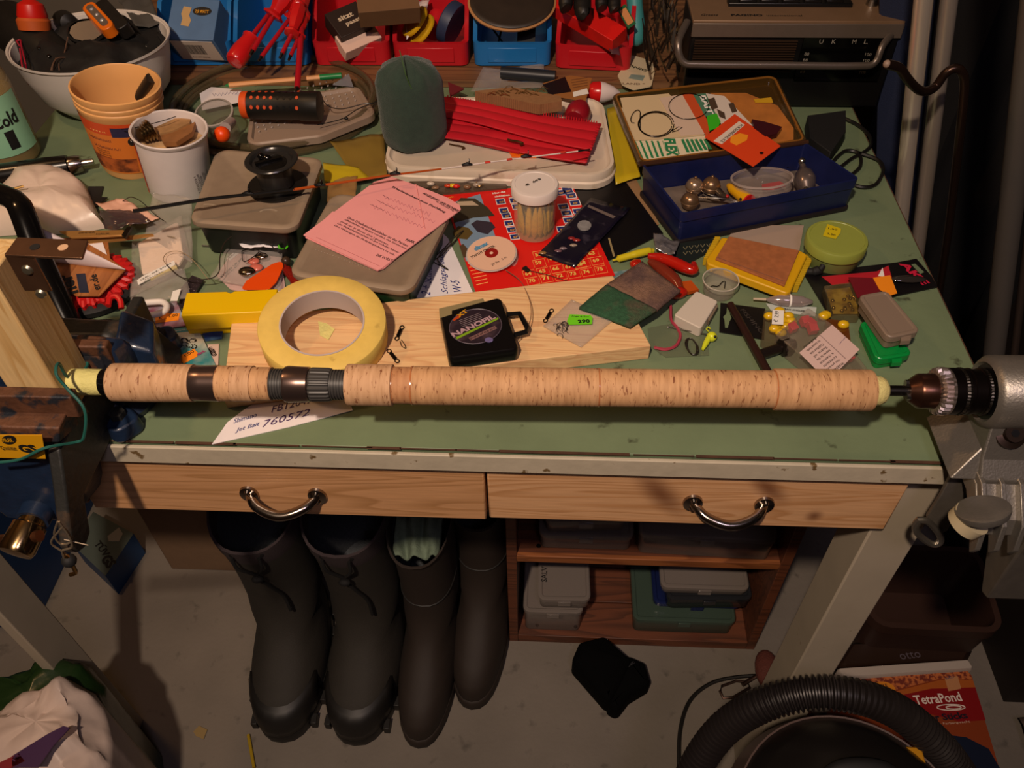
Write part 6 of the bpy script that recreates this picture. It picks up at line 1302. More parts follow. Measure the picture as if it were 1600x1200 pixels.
MB(axism(p0, p1)).lathe([(0, 0), (.003, .001), (.0035, .006), (.0105, .014), (.0125, .024), (.010, .034), (.0045, .040), (.0035, .047), (0, .048)], 24).build('body', mat('dull_chrome', '8a7c78', .25, .75), sl); MB().ball(p1, .0045, 12, 8).build('end_ball', STEEL, sl)
MB().cyl(A(1259, 288, .026), A(1261, 310, .022), .0036, .0036, 10).build('clip_bar', STEEL, sl)
cs_ = thing('chrome_spoon', 'small bright chrome spoon lying behind the round box', 'spoon', A(1225, 255, FZ)); MB().ball(A(1226, 257, .012), .008, 14, 8, (1.4, .9, .35)).build('blade', mat('bright_chrome', 'c8c0bc', .08, 1), cs_)
rnd = random.Random(6)
for k in range(9): x, y = 1120+rnd.uniform(0, 50), 308+rnd.uniform(0, 10)-k*.6; tag(MB().ball(A(x, y, .011), .0026, 8, 6, (1, 1, .8)).build('loose_bead', plain(rnd.choice(('8a4030', 'a89080', '6a5a50', 'b02020')), .15)), 'tiny shiny bead among the bells in the tackle box', 'bead', 'loose beads in the tackle box')
mb = MB()
for k in range(7): mb.tube([A(1062+k*2+18*cos(t), 268+k*3+9*sin(t), .011) for t in [radians(180+20*j) for j in range(10)]], .00035, 4)
tag(mb.build('nylon_loops', mat('nylon', '6a6460', .2, alpha=.7), stuff=True), 'coiled clear nylon line at the left of the tackle box', 'line')
# round green tin
B = A(1297, 405, 0); tz = up(B, 371)-B.z; tn = thing('green_tin', 'round pale green plastic tin with a yellow price sticker', 'tin', B); M = Matrix.Translation(B)
GT = mat('green_tin', '8a9440', .42, var=.03, vs=50)
MB(M).lathe([(0, 0), (.028, 0), (.0292, .002), (.0305, tz-.011), (0, tz-.010)], 44).build('tin_base', mat('green_tin_base', '6c7840', .45), tn); MB(M).lathe([(.0300, tz-.0125), (.0325, tz-.012), (.0328, tz-.002), (.0318, tz-.0004), (.029, tz), (.0285, tz-.0006), (0, tz-.0006)], 48).build('tin_lid', GT, tn)
hh = tz+.0002; deco('price_sticker', [(1293, 350), (1314, 357), (1313, 364), (1306, 373), (1286, 368)], hh, plain('c8b410', .5), tn, .0004); txt('1,60', (1294, 358), (1308, 360), hh+.0006, INK, tn, .0032); txt('2,50', (1292, 366), (1305, 369), hh+.0006, INK, tn, .0032)
# nail brush with wooden plate
br = thing('brush', 'yellow bristle brush with a hardboard plate on top', 'brush', A(1180, 415, 0))
q_ = [(1122, 365), (1260, 395), (1232, 456), (1105, 402)]
def bru(name, px, h, th, m, r=0, bev=.0008): return poly(name, px, h, th, m, br, r=r, bevel=bev)
YB = plain('d0a010', .4)
bru('brush_body', [(1128, 370), (1252, 392), (1262, 398), (1236, 454), (1229, 458), (1106, 412), (1104, 404)], .007, .010, YB, .004, .0015)
bru('plate', [(1139, 369), (1249, 391), (1226, 446), (1118, 404)], .0173, .0022, mat('hardboard', '9a5c34', .8, var=.2, vs=120, c2='6a3a20', c2s=40, c2t=.68, c2w=.04), 0, .0005)
stroke('scored_line', [(1121, 402), (1224, 439)], .0198, plain('5a2c18', .6), br, .0003)
bru('bottom_plate', [(1106, 414), (1228, 460), (1236, 456), (1110, 408)], .004, .003, mat('hardboard2', '8a5c38', .8), 0, .0004)
mb = MB()
a, b = A(1262, 404, .006), A(1239, 450, .006)
for k in range(17): p = a.lerp(b, k/16); mb.box(p+V((.001, 0, 0)), (.009, .0016, .010))
a, b = A(1120, 376, .006), A(1103, 408, .006)
for k in range(13): p = a.lerp(b, k/12); mb.box(p, (.006, .0016, .010))
mb.build('bristles', plain('c8a41c', .5), br, smooth=0, stuff=True)
# card and film behind the brush
tag(poly('grey_card', [(1150, 352), (1256, 352), (1249, 392), (1140, 368)], .0005, .0015, mat('beige_sheet', 'a08c7c', .6)), 'greyish beige card between tackle box, brush and green tin', 'card')
o = thing('patterned_packet', 'dark packet with chevron pattern left of the brush', 'packet', A(1090, 390, 0)); poly('packet_sheet', [(1055, 380), (1118, 372), (1122, 385), (1062, 418), (1050, 400)], .001, .002, plain('1c2220', .4), o)
for k in range(10): x, y = 1068+(k % 5)*9, 386+(k//5)*8-(k % 5)*1.2; stroke('chevron', [(x, y), (x+3, y+4), (x+6, y-1)], .0032, plain('8a8468', .5), o, .0004)
tag(sheet('silver_film', [(1020, 372), (1062, 380), (1052, 408), (1022, 398)], .004, mat('silver_film', '8a8688', .12, metal=.6), .008, 14, 101, freq=60), 'crumpled silvery film at the left of the patterned packet', 'film')
tag(MB().tube(smooth_pts([A(957, 407, .006), A(975, 402, .007), A(990, 398, .008), A(1010, 393, .008), A(1020, 392, .006)]), [.001]*3+[.004]*9+[.0045]*9+[.003]*4, 10).build('yellow_lure', plain('c8b820', .3)), 'yellow soft lure tail under the black folder edge', 'lure')
# red gummy lures
GUM = mat('red_gum', 'b01c10', .15, alpha=.92, coat=.6)
for i, (pts, r_, s) in enumerate((([(1012, 400), (1030, 402), (1050, 409), (1070, 418), (1084, 422), (1084, 412)], .0062, 'shiny red gummy lure curving right, the topmost'), ([(1015, 408), (1035, 422), (1055, 440), (1062, 452)], .0068, 'translucent brownish red gummy lure in the middle'), ([(1000, 408), (990, 412), (1000, 418), (1015, 422)], .0045, 'short dark red gummy lure end at the left'), ([(1045, 462), (1060, 458), (1072, 456)], .006, 'orange red gummy lure piece beside the clear cup'))):
    h_ = [.012, .008, .006, .006][i]; P_ = smooth_pts([A(x, y, h_) for x, y in pts], 5); n_ = len(P_)
    tag(MB().tube(P_, [r_*(.45+.6*sin(pi*(k+.6)/(n_+.4)))*(1+.06*(k % 2)) for k in range(n_)], 10).build('gummy_lure', GUM if i != 1 else mat('brown_gum', '7a2c1c', .2, alpha=.85, coat=.5)), s, 'lure')
tag(poly('orange_packet', [(1062, 440), (1080, 438), (1092, 452), (1075, 456)], .004, .004, plain('b04c18', .3)), 'small orange piece between red lures and clear cup', 'piece')
tag(poly('teal_card', [(940, 428), (1000, 418), (1003, 440), (950, 438)], .0008, .001, mat('teal_card', '5c7c80', .5, c2='a8b0a8', c2s=80, c2t=.55)), 'light teal printed card peeking from under the red flyer', 'card')
# clear cup
B = A(1122, 457, 0); cz = up(B, 437)-B.z; cc_ = thing('clear_cup', 'small round clear plastic cup with a hook inside', 'cup', B); M = Matrix.Translation(B)
MB(M).lathe([(0, .0003), (.0150, .0003), (.0165, .002), (.0186, cz-.001), (.0190, cz), (.0180, cz), (.0158, .0025), (0, .0015)], 36).build('cup_wall', mat('cup_clear', 'b8b0a0', .06, alpha=.28, spec=1), cc_); MB(M).lathe([(.0180, cz-.0008), (.0192, cz-.0006), (.0192, cz+.0004), (.0180, cz+.0004)], 36, cap0=False, cap1=False).build('cup_rim', mat('cup_rim_clear', 'c0b8a8', .1, alpha=.85), cc_)
wire('fish_hook', [(1108, 452), (1112, 447), (1122, 447), (1128, 441), (1133, 440), (1132, 450)], .004, .0005, SW); tag(bpy.data.objects['fish_hook'], 'dark fish hook lying in the clear cup', 'hook')
# white little box
wbx = thing('white_box', 'small milky white plastic box left of the clear cup', 'box', A(1085, 490, 0)); poly('box_body', [(1088, 454), (1122, 470), (1095, 513), (1053, 492)], .001, .013, mat('milky', 'c8beb0', .4), wbx, r=.003, bevel=.001); poly('side_label', [(1105, 497), (1120, 475), (1122, 478), (1108, 502)], .004, .006, plain('7a6a58', .5), wbx)
tag(poly('clear_sleeve_flat', [(1012, 512), (1050, 505), (1105, 525), (1108, 555), (1040, 558), (1015, 540)], .0004, .0008, mat('flat_film', '7a8468', .15, alpha=.45, spec=1)), 'flat clear film lying left of the yellow jig', 'film')
wire('rubber_band', [(1048, 478), (1049, 500), (1058, 512), (1063, 525), (1056, 540), (1040, 546), (1022, 543)], .0035, .0016, plain('a03848', .5)); tag(bpy.data.objects['rubber_band'], 'dull red rubber band right of the pine board end', 'rubber band')
mb = MB(); rnd = random.Random(14)
for k in range(6): a0 = rnd.uniform(0, 6); mb.tube([A(1081+9*cos(a0+t)*(1+.2*sin(2*t+k)), 541+13*sin(a0+t+.4), .003+.0008*k) for t in [j*.4 for j in range(15)]], .0005, 4)
tag(mb.build('leader_tangle', plain('2a2420', .4)), 'tangled dark leader loops near the cork handle', 'wire')
yj = thing('yellow_jig', 'neon yellow jig head with a long hook lying on clear film', 'jig', A(1108, 528, 0))
MB().tube([A(1098, 546, .004), A(1102, 538, .005), A(1106, 530, .006), A(1112, 525, .006)], [.0015, .0028, .003, .0045], 10).build('jig_body', plain('c8d028', .35), yj); MB().ball(A(1112, 526, .006), .0052, 14, 10).build('jig_head', plain('d0d828', .3), yj); MB().ball(A(1117, 526, .009), .0016, 8, 6).build('eye', BLK, yj)
MB().tube(smooth_pts([A(1107, 518, .006), A(1104, 514, .006), A(1107, 511, .006), A(1110, 514, .006)]), .0007, 6).build('eye_ring', plain('c8d028', .35), yj); MB().tube([A(1045, 511, .003), A(1108, 523, .005)], .0006, 6).build('hook_shank', STEEL, yj); MB().ball(A(1044, 511, .003), .0012, 8, 6).build('hook_end', STEEL, yj)
# hook pack with yellow floats
hp = thing('float_pack', 'black hanging pack with yellow oval floats and white price label', 'pack', A(1180, 500, 0))
poly('header_card', [(1126, 473), (1196, 482), (1194, 530), (1124, 518)], .001, .0012, plain('100e0e', .4), hp); deco('euro_hole', [(1136, 480), (1140, 482), (1141, 492), (1143, 497), (1140, 502), (1137, 512), (1133, 512), (1132, 500), (1130, 495), (1135, 490)], .0023, plain('6a7a58', .5), hp)
txt('FISHING', (1156, 485), (1188, 521), .0024, plain('3a3430', .5), hp, .005)
poly('blister', [(1194, 484), (1232, 488), (1236, 540), (1190, 533)], .001, .009, mat('blister', '6a5a40', .08, alpha=.35, spec=1), hp, r=.003)
poly('blister_right', [(1290, 498), (1325, 502), (1333, 560), (1300, 556)], .001, .007, mat('blister_amber', '6a3a14', .1, alpha=.7, spec=1), hp, r=.003)
for i, (x, y) in enumerate(((1202, 494), (1218, 486), (1222, 500), (1232, 494), (1214, 508), (1228, 510), (1210, 514), (1220, 520), (1287, 494), (1290, 492), (1318, 507), (1236, 502))): MB().ball(A(x, y, .010), .0058, 14, 10, (1.0, .8, .75), ).build('oval_float', plain('d0a818', .25), hp)
poly('price_label', [(1207, 484), (1225, 485), (1224, 507), (1206, 506)], .0172, .0004, WHT, hp); txt('€  2,99', (1215, 504), (1217, 487), .0178, INK, hp, .0048)
# silver float
sf = thing('silver_float', 'clear silvery spindle float with a short tip', 'float', A(1230, 470, 0)); p0, p1 = A(1197, 468, .007), A(1271, 472, .007); L_ = (p1-p0).length
MB(axism(p0, p1)).lathe([(.001, 0), (.003, L_*.08), (.0062, L_*.3), (.0066, L_*.5), (.0058, L_*.75), (.002, L_*.97), (0, L_)], 22).build('float_body', mat('silver_clear', 'b8a8a4', .1, metal=.5, alpha=.85), sf); MB().cyl(A(1177, 467, .006), p0, .0012, .0015, 8).build('tip', plain('b8a890', .4), sf); MB(axism(p0, p1)).lathe([(.0067, L_*.48), (.0070, L_*.5), (.0067, L_*.52)], 20, cap0=False, cap1=False).build('band', WHT, sf)
o = poly('white_tag', [(1197, 474), (1276, 480), (1274, 494), (1205, 485)], .0008, .0008, plain('b8c0b8', .5)); tag(o, 'pale blue paper tag with dark lettering under the silver float', 'tag'); txt('GERMAN ANGLER', (1215, 483), (1258, 488), .0018, INK, o, .0028, bold=.02)
# brown rod and chuck key
tag(MB().cyl(A(1141, 476, .006), A(1201, 584, .012), .0040, .0042, 14).build('brown_stick', mat('brown_stick', '2c1814', .35)), 'dark brown round stick lying up to the cork handle', 'stick')
ck = thing('chuck_key', 'dark steel drill chuck key with toothed head', 'chuck key', A(1215, 548, 0)); p0, p1 = A(1182, 556, .008), A(1224, 542, .009)
MB().cyl(p0, p1, .0050, .0050, 16).build('shaft', mat('key_steel', '3a302c', .3, .8), ck); R = []
for r0, r1, z in ((.006, .006, -.004), (.0095, .0085, -.003), (.0105, .008, .003), (.0075, .006, .009), (.004, .004, .009), (.004, .004, .013)): R.append([((r0 if k % 2 else r1)*cos(pi*k/10), (r0 if k % 2 else r1)*sin(pi*k/10), z) for k in range(20)])
MB(axism(p1, p1+(p1-p0))).rings(R).build('toothed_head', mat('key_steel', '3a302c'), ck, smooth=15)
# clear pack with pink cubes
cp = thing('bait_pack', 'clear plastic pack with pink cubes and a white warning label', 'pack', A(1290, 535, 0)); c4p = [(1263, 480), (1300, 506), (1358, 578), (1290, 578), (1248, 552), (1212, 522)]
PKH = .018
poly('pack_shell', c4p, .0005, PKH, mat('pack_clear', '8a7c6a', .1, alpha=.35, spec=1), cp, r=.003, bevel=.001)
for x, y, a in ((1238, 512, .5), (1266, 506, .9), (1270, 514, .2), (1258, 502, .3), (1325, 558, .4)): MB(Matrix.Translation(A(x, y, .011)) @ Matrix.Rotation(a, 4, 'Z') @ Matrix.Rotation(.3, 4, 'X')).box((0, 0, 0), (.0085, .0085, .0085)).build('pink_cube', plain('d82040', .4), cp, bevel=.0005)
LBH = PKH+.0008
poly('warning_label', [(1300, 507), (1343, 546), (1303, 586), (1278, 580), (1249, 551)], LBH, .0004, plain('d0b4ac', .6), cp)
for i, s in enumerate(('WARNING', 'This product', 'contains', 'a chemical', 'known to the', 'State of', 'California', 'to cause birth', 'defects')):
    a_, b_ = (1315-i*6.0, 560-i*4.0), (1302-i*6.0, 579-i*4.0); txt(s, a_ if False else (1306-i*5.2+10, 566-i*4.9), (1298-i*5.2-2, 582-i*4.9), LBH+.0005, INK, cp, .0026)
deco('fold', [(1280, 523), (1281, 522.4), (1322, 560), (1321, 561)], LBH+.0004, plain('9a8480', .6), cp, .0002); stroke('small_lettering', sq((1311, 538), (1322, 526), 9, 1.5, 5), LBH+.0005, plain('5a5078', .5), cp, .0002)
# black and red packs
bpk = thing('blister_pack', 'black and red hanging pack with gold beads at the right', 'pack', A(1360, 450, 0))
poly('back_card', [(1256, 427), (1400, 410), (1432, 404), (1456, 432), (1465, 448), (1400, 462), (1350, 480), (1296, 494)], .001, .0012, plain('100e10', .35), bpk)
deco('red_field', [(1284, 432), (1370, 424), (1388, 415), (1395, 438), (1300, 445)], .0023, plain('b0202c', .4), bpk); deco('white_flash', [(1372, 431), (1379, 418), (1382, 432)], .0026, WHT, bpk); deco('euro_hole', [(1424, 413), (1430, 412), (1444, 425), (1438, 428)], .0023, plain('66765a', .5), bpk)
txt('AKE', (1404, 412), (1442, 446), .0024, plain('c02040', .4), bpk, .010, bold=.04)
poly('blister_box', [(1287, 447), (1335, 440), (1350, 480), (1342, 494), (1300, 494)], .002, .009, mat('blister2', '6a5c3c', .06, alpha=.35, spec=1), bpk, r=.002); deco('gold_insert', [(1290, 452), (1328, 449), (1345, 490), (1302, 490)], .003, mat('gold_insert', 'b09030', .3, c2='7a5a1c', c2s=80, c2t=.5), bpk, .0006)
rnd = random.Random(17)
for k in range(14): MB().ball(A(1300+rnd.uniform(0, 38), 460+rnd.uniform(0, 26), .0055), .0021, 8, 6).build('gold_bead', mat('gold_bead', 'b08a40', .15, 1), bpk)
poly('dark_red_card', [(1326, 433), (1366, 434), (1376, 455), (1340, 465)], .0115, .001, plain('6a1420', .4), bpk); deco('orange_sticker', [(1364, 434), (1391, 430), (1402, 458), (1390, 462), (1374, 452)], .0128, plain('ee8c18', .5), bpk)
MB().ball(A(1420, 436, .006), .011, 18, 8, (1.7, .5, .25)).build('blister_lens', mat('smoke_lens', '2c2826', .1, spec=1), bpk)
tag(MB().tube(smooth_pts([A(1258, 424, .004), A(1272, 424, .006), A(1282, 420, .010), A(1287, 413, .014)]), [.004]*6+[.005]*6+[.003]*6+[.0008], 10).build('black_hook_tip', BLKM), 'curved black plastic piece between green tin and blister pack', 'piece')
# green box with frosted box on top
def tinybox(name, label, px, h0, h1, m, latch):
    t = thing(name, label, 'box', A(1385, 540, h0)); P = rp(ccw([A(x, y, h1)[:2] for x, y in px]), .006, 3)
    MB().prof(P, [(.0025, T+h0+.0005), (.0015, T+h1-.008), (0, T+h1-.0075), (0, T+h1-.006)]).build('box_base', m, t)
    MB().prof(P, [(0, T+h1-.0058), (0, T+h1-.001), (.001, T+h1), (.0035, T+h1), (.0042, T+h1-.0008)]).build('box_lid', m, t, bevel=.0003)
    poly('latch', latch, h1-.008, .005, m, t); return t
tinybox('green_box', 'bright green small hinged box under the frosted one', [(1343, 502), (1386, 499), (1427, 553), (1370, 562)], 0, .016, mat('green_clear', '0c8a3c', .3, alpha=.93), [(1393, 557), (1409, 556), (1409, 566), (1394, 567)])
tinybox('frosted_box', 'frosted clear hinged box on top of the green one', [(1341, 461), (1386, 453), (1439, 517), (1388, 528)], .0165, .034, mat('frost_box', '8a7868', .35, alpha=.82), [(1408, 522), (1424, 521), (1423, 532), (1408, 533)])
# ================================================================== right background
CUR = mat('black_curtain', '0a090a', .95, bump=.3, bs=300)
pq = [WY(1376, -160, 1.10), WY(1480, -160, 1.06), WY(1418, 380, 1.06), WY(1366, 380, 1.10)]
d0, d1 = pq[3]-pq[0], pq[2]-pq[1]; pq[3] = pq[0]+d0*((pq[0].z-.01)/-d0.z); pq[2] = pq[1]+d1*((pq[1].z-.01)/-d1.z)
pn = (pq[1]-pq[0]).cross(pq[3]-pq[0]).normalized(); pn = -pn if pn.y < 0 else pn
pq[0].x += .0
tag(MB().rings([pq[::-1], [p+pn*.012 for p in pq[::-1]]]).build('leaning_board', mat('navy_cloth', '1c2642', .9, bump=.3, bs=700), bevel=.002), 'dark navy board leaning behind the chrome poles and the radio', 'panel')
def cur(u, v): x = .56+u*1.0; return V((x, 1.36+.02*sin(u*38)+.01*sin(u*91), 1.7*(1-v)))
tag(MB().grid(cur, 90, 4).build('black_curtain', CUR, solid=.003), 'black cloth hanging at the right behind the metal poles', 'curtain')
def cur2(u, v): y = 1.34-u*.75; return V((1.15+.02*sin(u*30), y, 1.35*(1-v)))
tag(MB().grid(cur2, 60, 4).build('black_curtain', CUR, solid=.003), 'black cloth hanging along the far right side', 'curtain')
POLE = mat('chrome_pole', 'c8bcac', .26, .6)
def pole(label, a, b, y, r, m=POLE, z1=1.75):
    p, q = WY(*a, y), WY(*b, y); d = q-p; q2 = p+d*((p.z-.03)/-d.z); p2 = p+d*((p.z-z1)/-d.z)
    return tag(MB().cyl(q2, p2, r, r, 20).build('metal_pole', m), label, 'pole')
pole('thick chrome pole nearest the navy board', (1443, 0), (1407, 340), .92, .0098)
pole('second chrome pole, right of the thick one', (1483, 0), (1440, 340), .92, .0090, mat('grey_pole', 'a89c90', .28, .6))
pole('thin dull brown pole right of the bent hook rod', (1512, 120), (1478, 420), .90, .0055, mat('dull_pole', '6a5040', .35, .8)) if False else None
pole('grey metal tube at the right picture edge', (1606, 100), (1552, 560), .86, .0135, mat('grey_tube', '6a645e', .45, .5))
pole('thin brownish tube right beside the grey tube', (1638, 100), (1584, 560), .86, .0050, mat('brown_tube', '5a4c44', .4, .7))
hk = thing('hook_rod', 'bent dark rod rest with S-shaped end in front of the chrome poles', 'rod rest', WY(1490, 300, .84))
hy = .85
MB().tube(smooth_pts([WY(x, y, yy) for x, y, yy in ((1386, 100, hy-.04), (1405, 106, hy-.035), (1417, 122, hy-.03), (1432, 138, hy-.02), (1446, 143, hy-.01), (1462, 135, hy), (1477, 115, hy), (1492, 107, hy), (1503, 113, hy), (1507, 135, hy), (1501, 200, hy), (1492, 280, hy+.01), (1482, 360, hy+.02), (1470, 440, hy+.03))], 5), .0048, 10).build('bent_rod', mat('bronze_rod', '3a2a22', .3, .8), hk)
MB().ball(WY(1386, 100, hy-.04), .0040, 10, 8).build('pale_tip', plain('8a7464', .5), hk)
MB().cyl(WY(1470, 440, hy+.03), WY(1470, 440, hy+.03)+(WY(1470, 440, hy+.03)-WY(1482, 360, hy+.02))*8, .0048, .0048, 10).build('lower_rod', mat('bronze_rod', '3a2a22'), hk)
# ================================================================== under the bench: boots
RUB = mat('boot_rubber', '2a2620', .75, var=.1, vs=30, bump=.15, bs=400); RUBD = mat('boot_rubber_dark', '1a1816', .5); COLL = mat('boot_collar', '3a3032', .8, bump=.3, bs=500)
LIN = mat('boot_lining', '4c5054', .95, var=.25, vs=200, bump=.6, bs=500); RUB2 = mat('wellington_rubber', '2a211b', .7, var=.08, vs=30); LACE = plain('0c0b0b', .8)
def ov(cx, yf, yb, w_, z, n=28, e=.0, tilt=0):
    out = []; cy, l = (yf+yb)/2, (yb-yf)/2
    for k in range(n):
        a = 2*pi*k/n; c, s_ = cos(a), sin(a); c = abs(c)**.85*(1 if c > 0 else -1); s_ = abs(s_)**.85*(1 if s_ > 0 else -1)
        ww = w_*(1-e*max(0, s_)) if True else w_                   # heel narrower than the toe
        out.append((cx+ww*c, cy+l*s_, z+tilt*s_))
    return out
def boot(label, x, toe, H, wf, ws, kind, rz, group, cy=0):
    t = thing('rubber_boot', label, 'boot', (x, toe+.15, 0), group)
    M = Matrix.Translation((x, toe+.15, 0)) @ Matrix.Rotation(rz, 4, 'Z') @ Matrix.Translation((0, -.15, 0)); L_ = .305
    m = RUB if kind == 1 else RUB2; hw = wf/2; sw = ws/2; yb = L_
    e = .22
    sole = [(0+.004, yb, hw*.98, .001), (0, yb+.003, hw*1.03, .006), (0, yb+.003, hw*1.03, .026), (.004, yb, hw, .030)]
    MB(M).rings([ov(0, a, b, c, d, e=e) for a, b, c, d in sole]).build('sole', RUBD if kind == 1 else m, t, smooth=60)
    if kind == 1:
        for k in range(7):
            for s_ in (-1, 1): MB(M).box((s_*hw*(.80, .96, .985, .98, .93, .86, .79)[k], .035+k*.040, .012), (.010, .018, .020)).build('tread_block', RUBD, t, bevel=.001)
    U = [(.004, yb, hw*.99, .030), (.004, yb, hw*1.0, .050), (.012, yb, hw*.98, .068), (.040, yb, hw*.92, .085), (.080, yb-.002, hw*.86, .103), (.115, yb-.006, hw*.80, .125), (.138, yb-.010, sw*.98, .155), (.148, yb-.010, sw*.96, .19), (.150, yb-.006, sw*.98, .24), (.146, yb, sw*1.0, .30), (.140, yb+.006, sw*1.04, .34)]
    MB(M).rings([ov(0, a, b, c, d, e=e if d < .12 else .05) for a, b, c, d in U], True, False).build('upper', m, t, smooth=70)
    R = [ov(0, .140, yb+.006, sw*1.04, .34, e=.05), ov(0, .136, yb+.008, sw*1.07, .365, e=.05, tilt=.012), ov(0, .132, yb+.012, sw*1.10, H, e=.05, tilt=.02), ov(0, .137, yb+.007, sw*1.05, H, e=.05, tilt=.02), ov(0, .145, yb+.0, sw*.98, H-.03, e=.05, tilt=.012)]
    MB(M).rings(R, False, False).build('collar', COLL if kind == 1 else m, t, smooth=60)
    MB(M).rings([ov(0, .145, yb, sw*.98, H-.03, e=.05, tilt=.012), ov(0, .150, yb-.006, sw*.90, .26, e=.05), ov(0, .155, yb-.01, sw*.85, .18, e=.05)], False, True).build('lining', LIN, t, smooth=70)
    if kind == 1:
        TC = [(.0015, .30, hw*1.015, .030), (.0015, .30, hw*1.02, .046), (.009, .30, hw*1.0, .068), (.022, .30, hw*.96, .078)]
        n = 28; rings_ = []
        for a, b, c, d in TC:
            o = ov(0, a, yb, c, d, e=e); rings_.append([p for k, p in enumerate(o)])
        mb = MB(M); vs = []; fs = []
        idx = [k for k in range(n) if sin(2*pi*k/n) < -.35]
        for rr in rings_: vs += [rr[k] for k in idx]
        q = len(idx)
        for i in range(3):
            for k in range(q-1): fs.append((i*q+k, i*q+k+1, (i+1)*q+k+1, (i+1)*q+k))
        fs.append(tuple(3*q+k for k in range(q))); mb.add(vs, fs); mb.build('toe_cap', RUBD, t, smooth=60, solid=.003)
        yf_ = .134
        for s_ in (-1, 1): MB(M).lathe([(0, 0), (.006, 0), (.005, .002), (0, .002)], 10, axism((s_*.020, yf_+.004, .372), (s_*.020, yf_-.1, .375))).build('eyelet', LACE, t)
        P_ = [(-.020, yf_-.002, .372), (-.016, yf_-.006, .35), (.000, yf_+.002, .32), (.004, yf_+.002, .31)]
        Q_ = [(.020, yf_-.002, .372), (.020, yf_-.006, .35), (.006, yf_+.002, .32), (.004, yf_+.002, .31), (.014, yf_+.004, .28), (.026, yf_+.010, .24), (.030, yf_+.006, .20)]
        MB(M).tube(smooth_pts(P_), .0026, 7).build('drawstring', LACE, t); MB(M).tube(smooth_pts(Q_), .0026, 7).build('drawstring', LACE, t); MB(M).ball((.004, yf_-.002, .312), .008, 10, 8, (1.2, .8, .7)).build('knot', LACE, t)
    else:
        MB(M).tube([(p[0]*1.012, p[1]-.0006, p[2]) for p in ov(0, .149, yb-.008, sw*.97, .215, e=.05)], .0014, 5, closed=True).build('welt', RUBD, t)
    return t
boot('leftmost tall dark boot with knotted drawstring collar', -.435, .500, .400, .126, .124, 1, radians(3), 'boots under the bench')
boot('second tall dark boot, drawstring hanging to the left', -.300, .500, .400, .126, .122, 1, radians(-2), 'boots under the bench')
b3 = boot('third boot, plain brown wellington with a pale cloth inside', -.190, .500, .375, .096, .092, 2, radians(-3), 'boots under the bench')
boot('rightmost brown wellington, set further back', -.104, .568, .375, .096, .094, 2, radians(-4), 'boots under the bench')
o = thing('cloth', 'crumpled pale green cloth stuffed in the third boot', 'cloth', (-.19, .72, .30))
def clf(u, v): x = -.225+u*.07; return V((x, .665+v*.10, .335+.03*v+.014*noise.noise(V((u*5, v*3, 1)))+.008*sin(u*16+v*3)))
MB().grid(clf, 24, 20).build('cloth_sheet', mat('terry', '6c7c68', .95, var=.3, vs=60, bump=.6, bs=400), o, smooth=70, solid=.003)
# ================================================================== shelf crate with tackle boxes
SHW = wood('shelf_wood', '6a3a22', '4e2a18', 0, 16, .6, knot=[((.11, -.10, .02), .02, (1, .3, 1, 0))]); SHW2 = wood('shelf_wood_light', '96582c', '7a4420', 0, 16, .6)
sh = thing('wooden_shelf', 'low reddish wooden shelf crate standing under the bench', 'shelf', (.17, .83, 0))
X0, X1, Y0, Y1 = -.055, .388, .700, .93
for x in (X0+.008, X1-.008): MB().box((x, (Y0+Y1)/2, .20), (.016, Y1-Y0, .40)).build('side_panel', SHW, sh, bevel=.001)
for k in range(4): MB().box((X0+.016+(k+.5)*(X1-X0-.032)/4, Y1-.004, .20), ((X1-X0-.032)/4-.002, .010, .40)).build('back_board', SHW, sh, bevel=.001)
for k, (y0, y1) in enumerate(((Y0, Y0+.07), (Y0+.072, Y0+.145), (Y0+.147, Y1-.01))): MB().box(((X0+X1)/2, (y0+y1)/2, .012), (X1-X0-.032, y1-y0, .024)).build('bottom_board', SHW, sh, bevel=.001)
zs = WY(900, 876, Y0).z
MB().box(((X0+X1)/2, (Y0+Y1)/2, zs), (X1-X0-.032, Y1-Y0-.012, .016)).build('middle_shelf', SHW, sh, bevel=.001); MB().box(((X0+X1)/2, Y0+.004, zs), (X1-X0-.032, .008, .017)).build('shelf_edge', SHW2, sh, bevel=.001)
for x, z in ((X0+.05, .026), (X0+.12, .026), (X0+.05, zs+.010)): MB(Matrix.Translation((x, Y0+.02, z-.002))).lathe([(0, 0), (.004, 0), (.0035, .001), (0, .001)], 10).build('screw', DSTEEL, sh)
CB = mat('box_clear', '8a8078', .15, alpha=.55, spec=.8); CBG = mat('box_green', '4a5c50', .2, alpha=.6, spec=.8); CBB = mat('box_blue', '1a2450', .25, alpha=.9)
def cbox(label, x0, x1, y0, y1, z0, h, m, rz=0, content=None, name='tackle_organiser'):
    c = V(((x0+x1)/2, (y0+y1)/2, z0)); t = thing(name, label, 'box', c); M = Matrix.Translation(c) @ Matrix.Rotation(rz, 4, 'Z'); P = rp(rect(x1-x0, y1-y0), .012, 4)
    MB(M).prof(P, [(.005, .0005), (.003, .003), (.0015, h-.010)]).build('box_base', m, t)
    MB(M).prof(P, [(0, h-.0098), (0, h-.002), (.002, h), (.006, h), (.008, h-.002)]).build('box_lid', m, t)
    MB(M).box((0, -(y1-y0)/2-.001, h-.012), (.022, .003, .012)).build('latch', m, t, bevel=.0005)
    for i, cc in enumerate(content or []): MB(M).ball((-(x1-x0)*.35+(x1-x0)*.7*i/max(1, len(content)-1), -(y1-y0)*.25, h*.4), .008, 10, 6, (1.5, .9, .8)).build('lure', plain(cc, .3), t)
    return t
zt = zs+.009
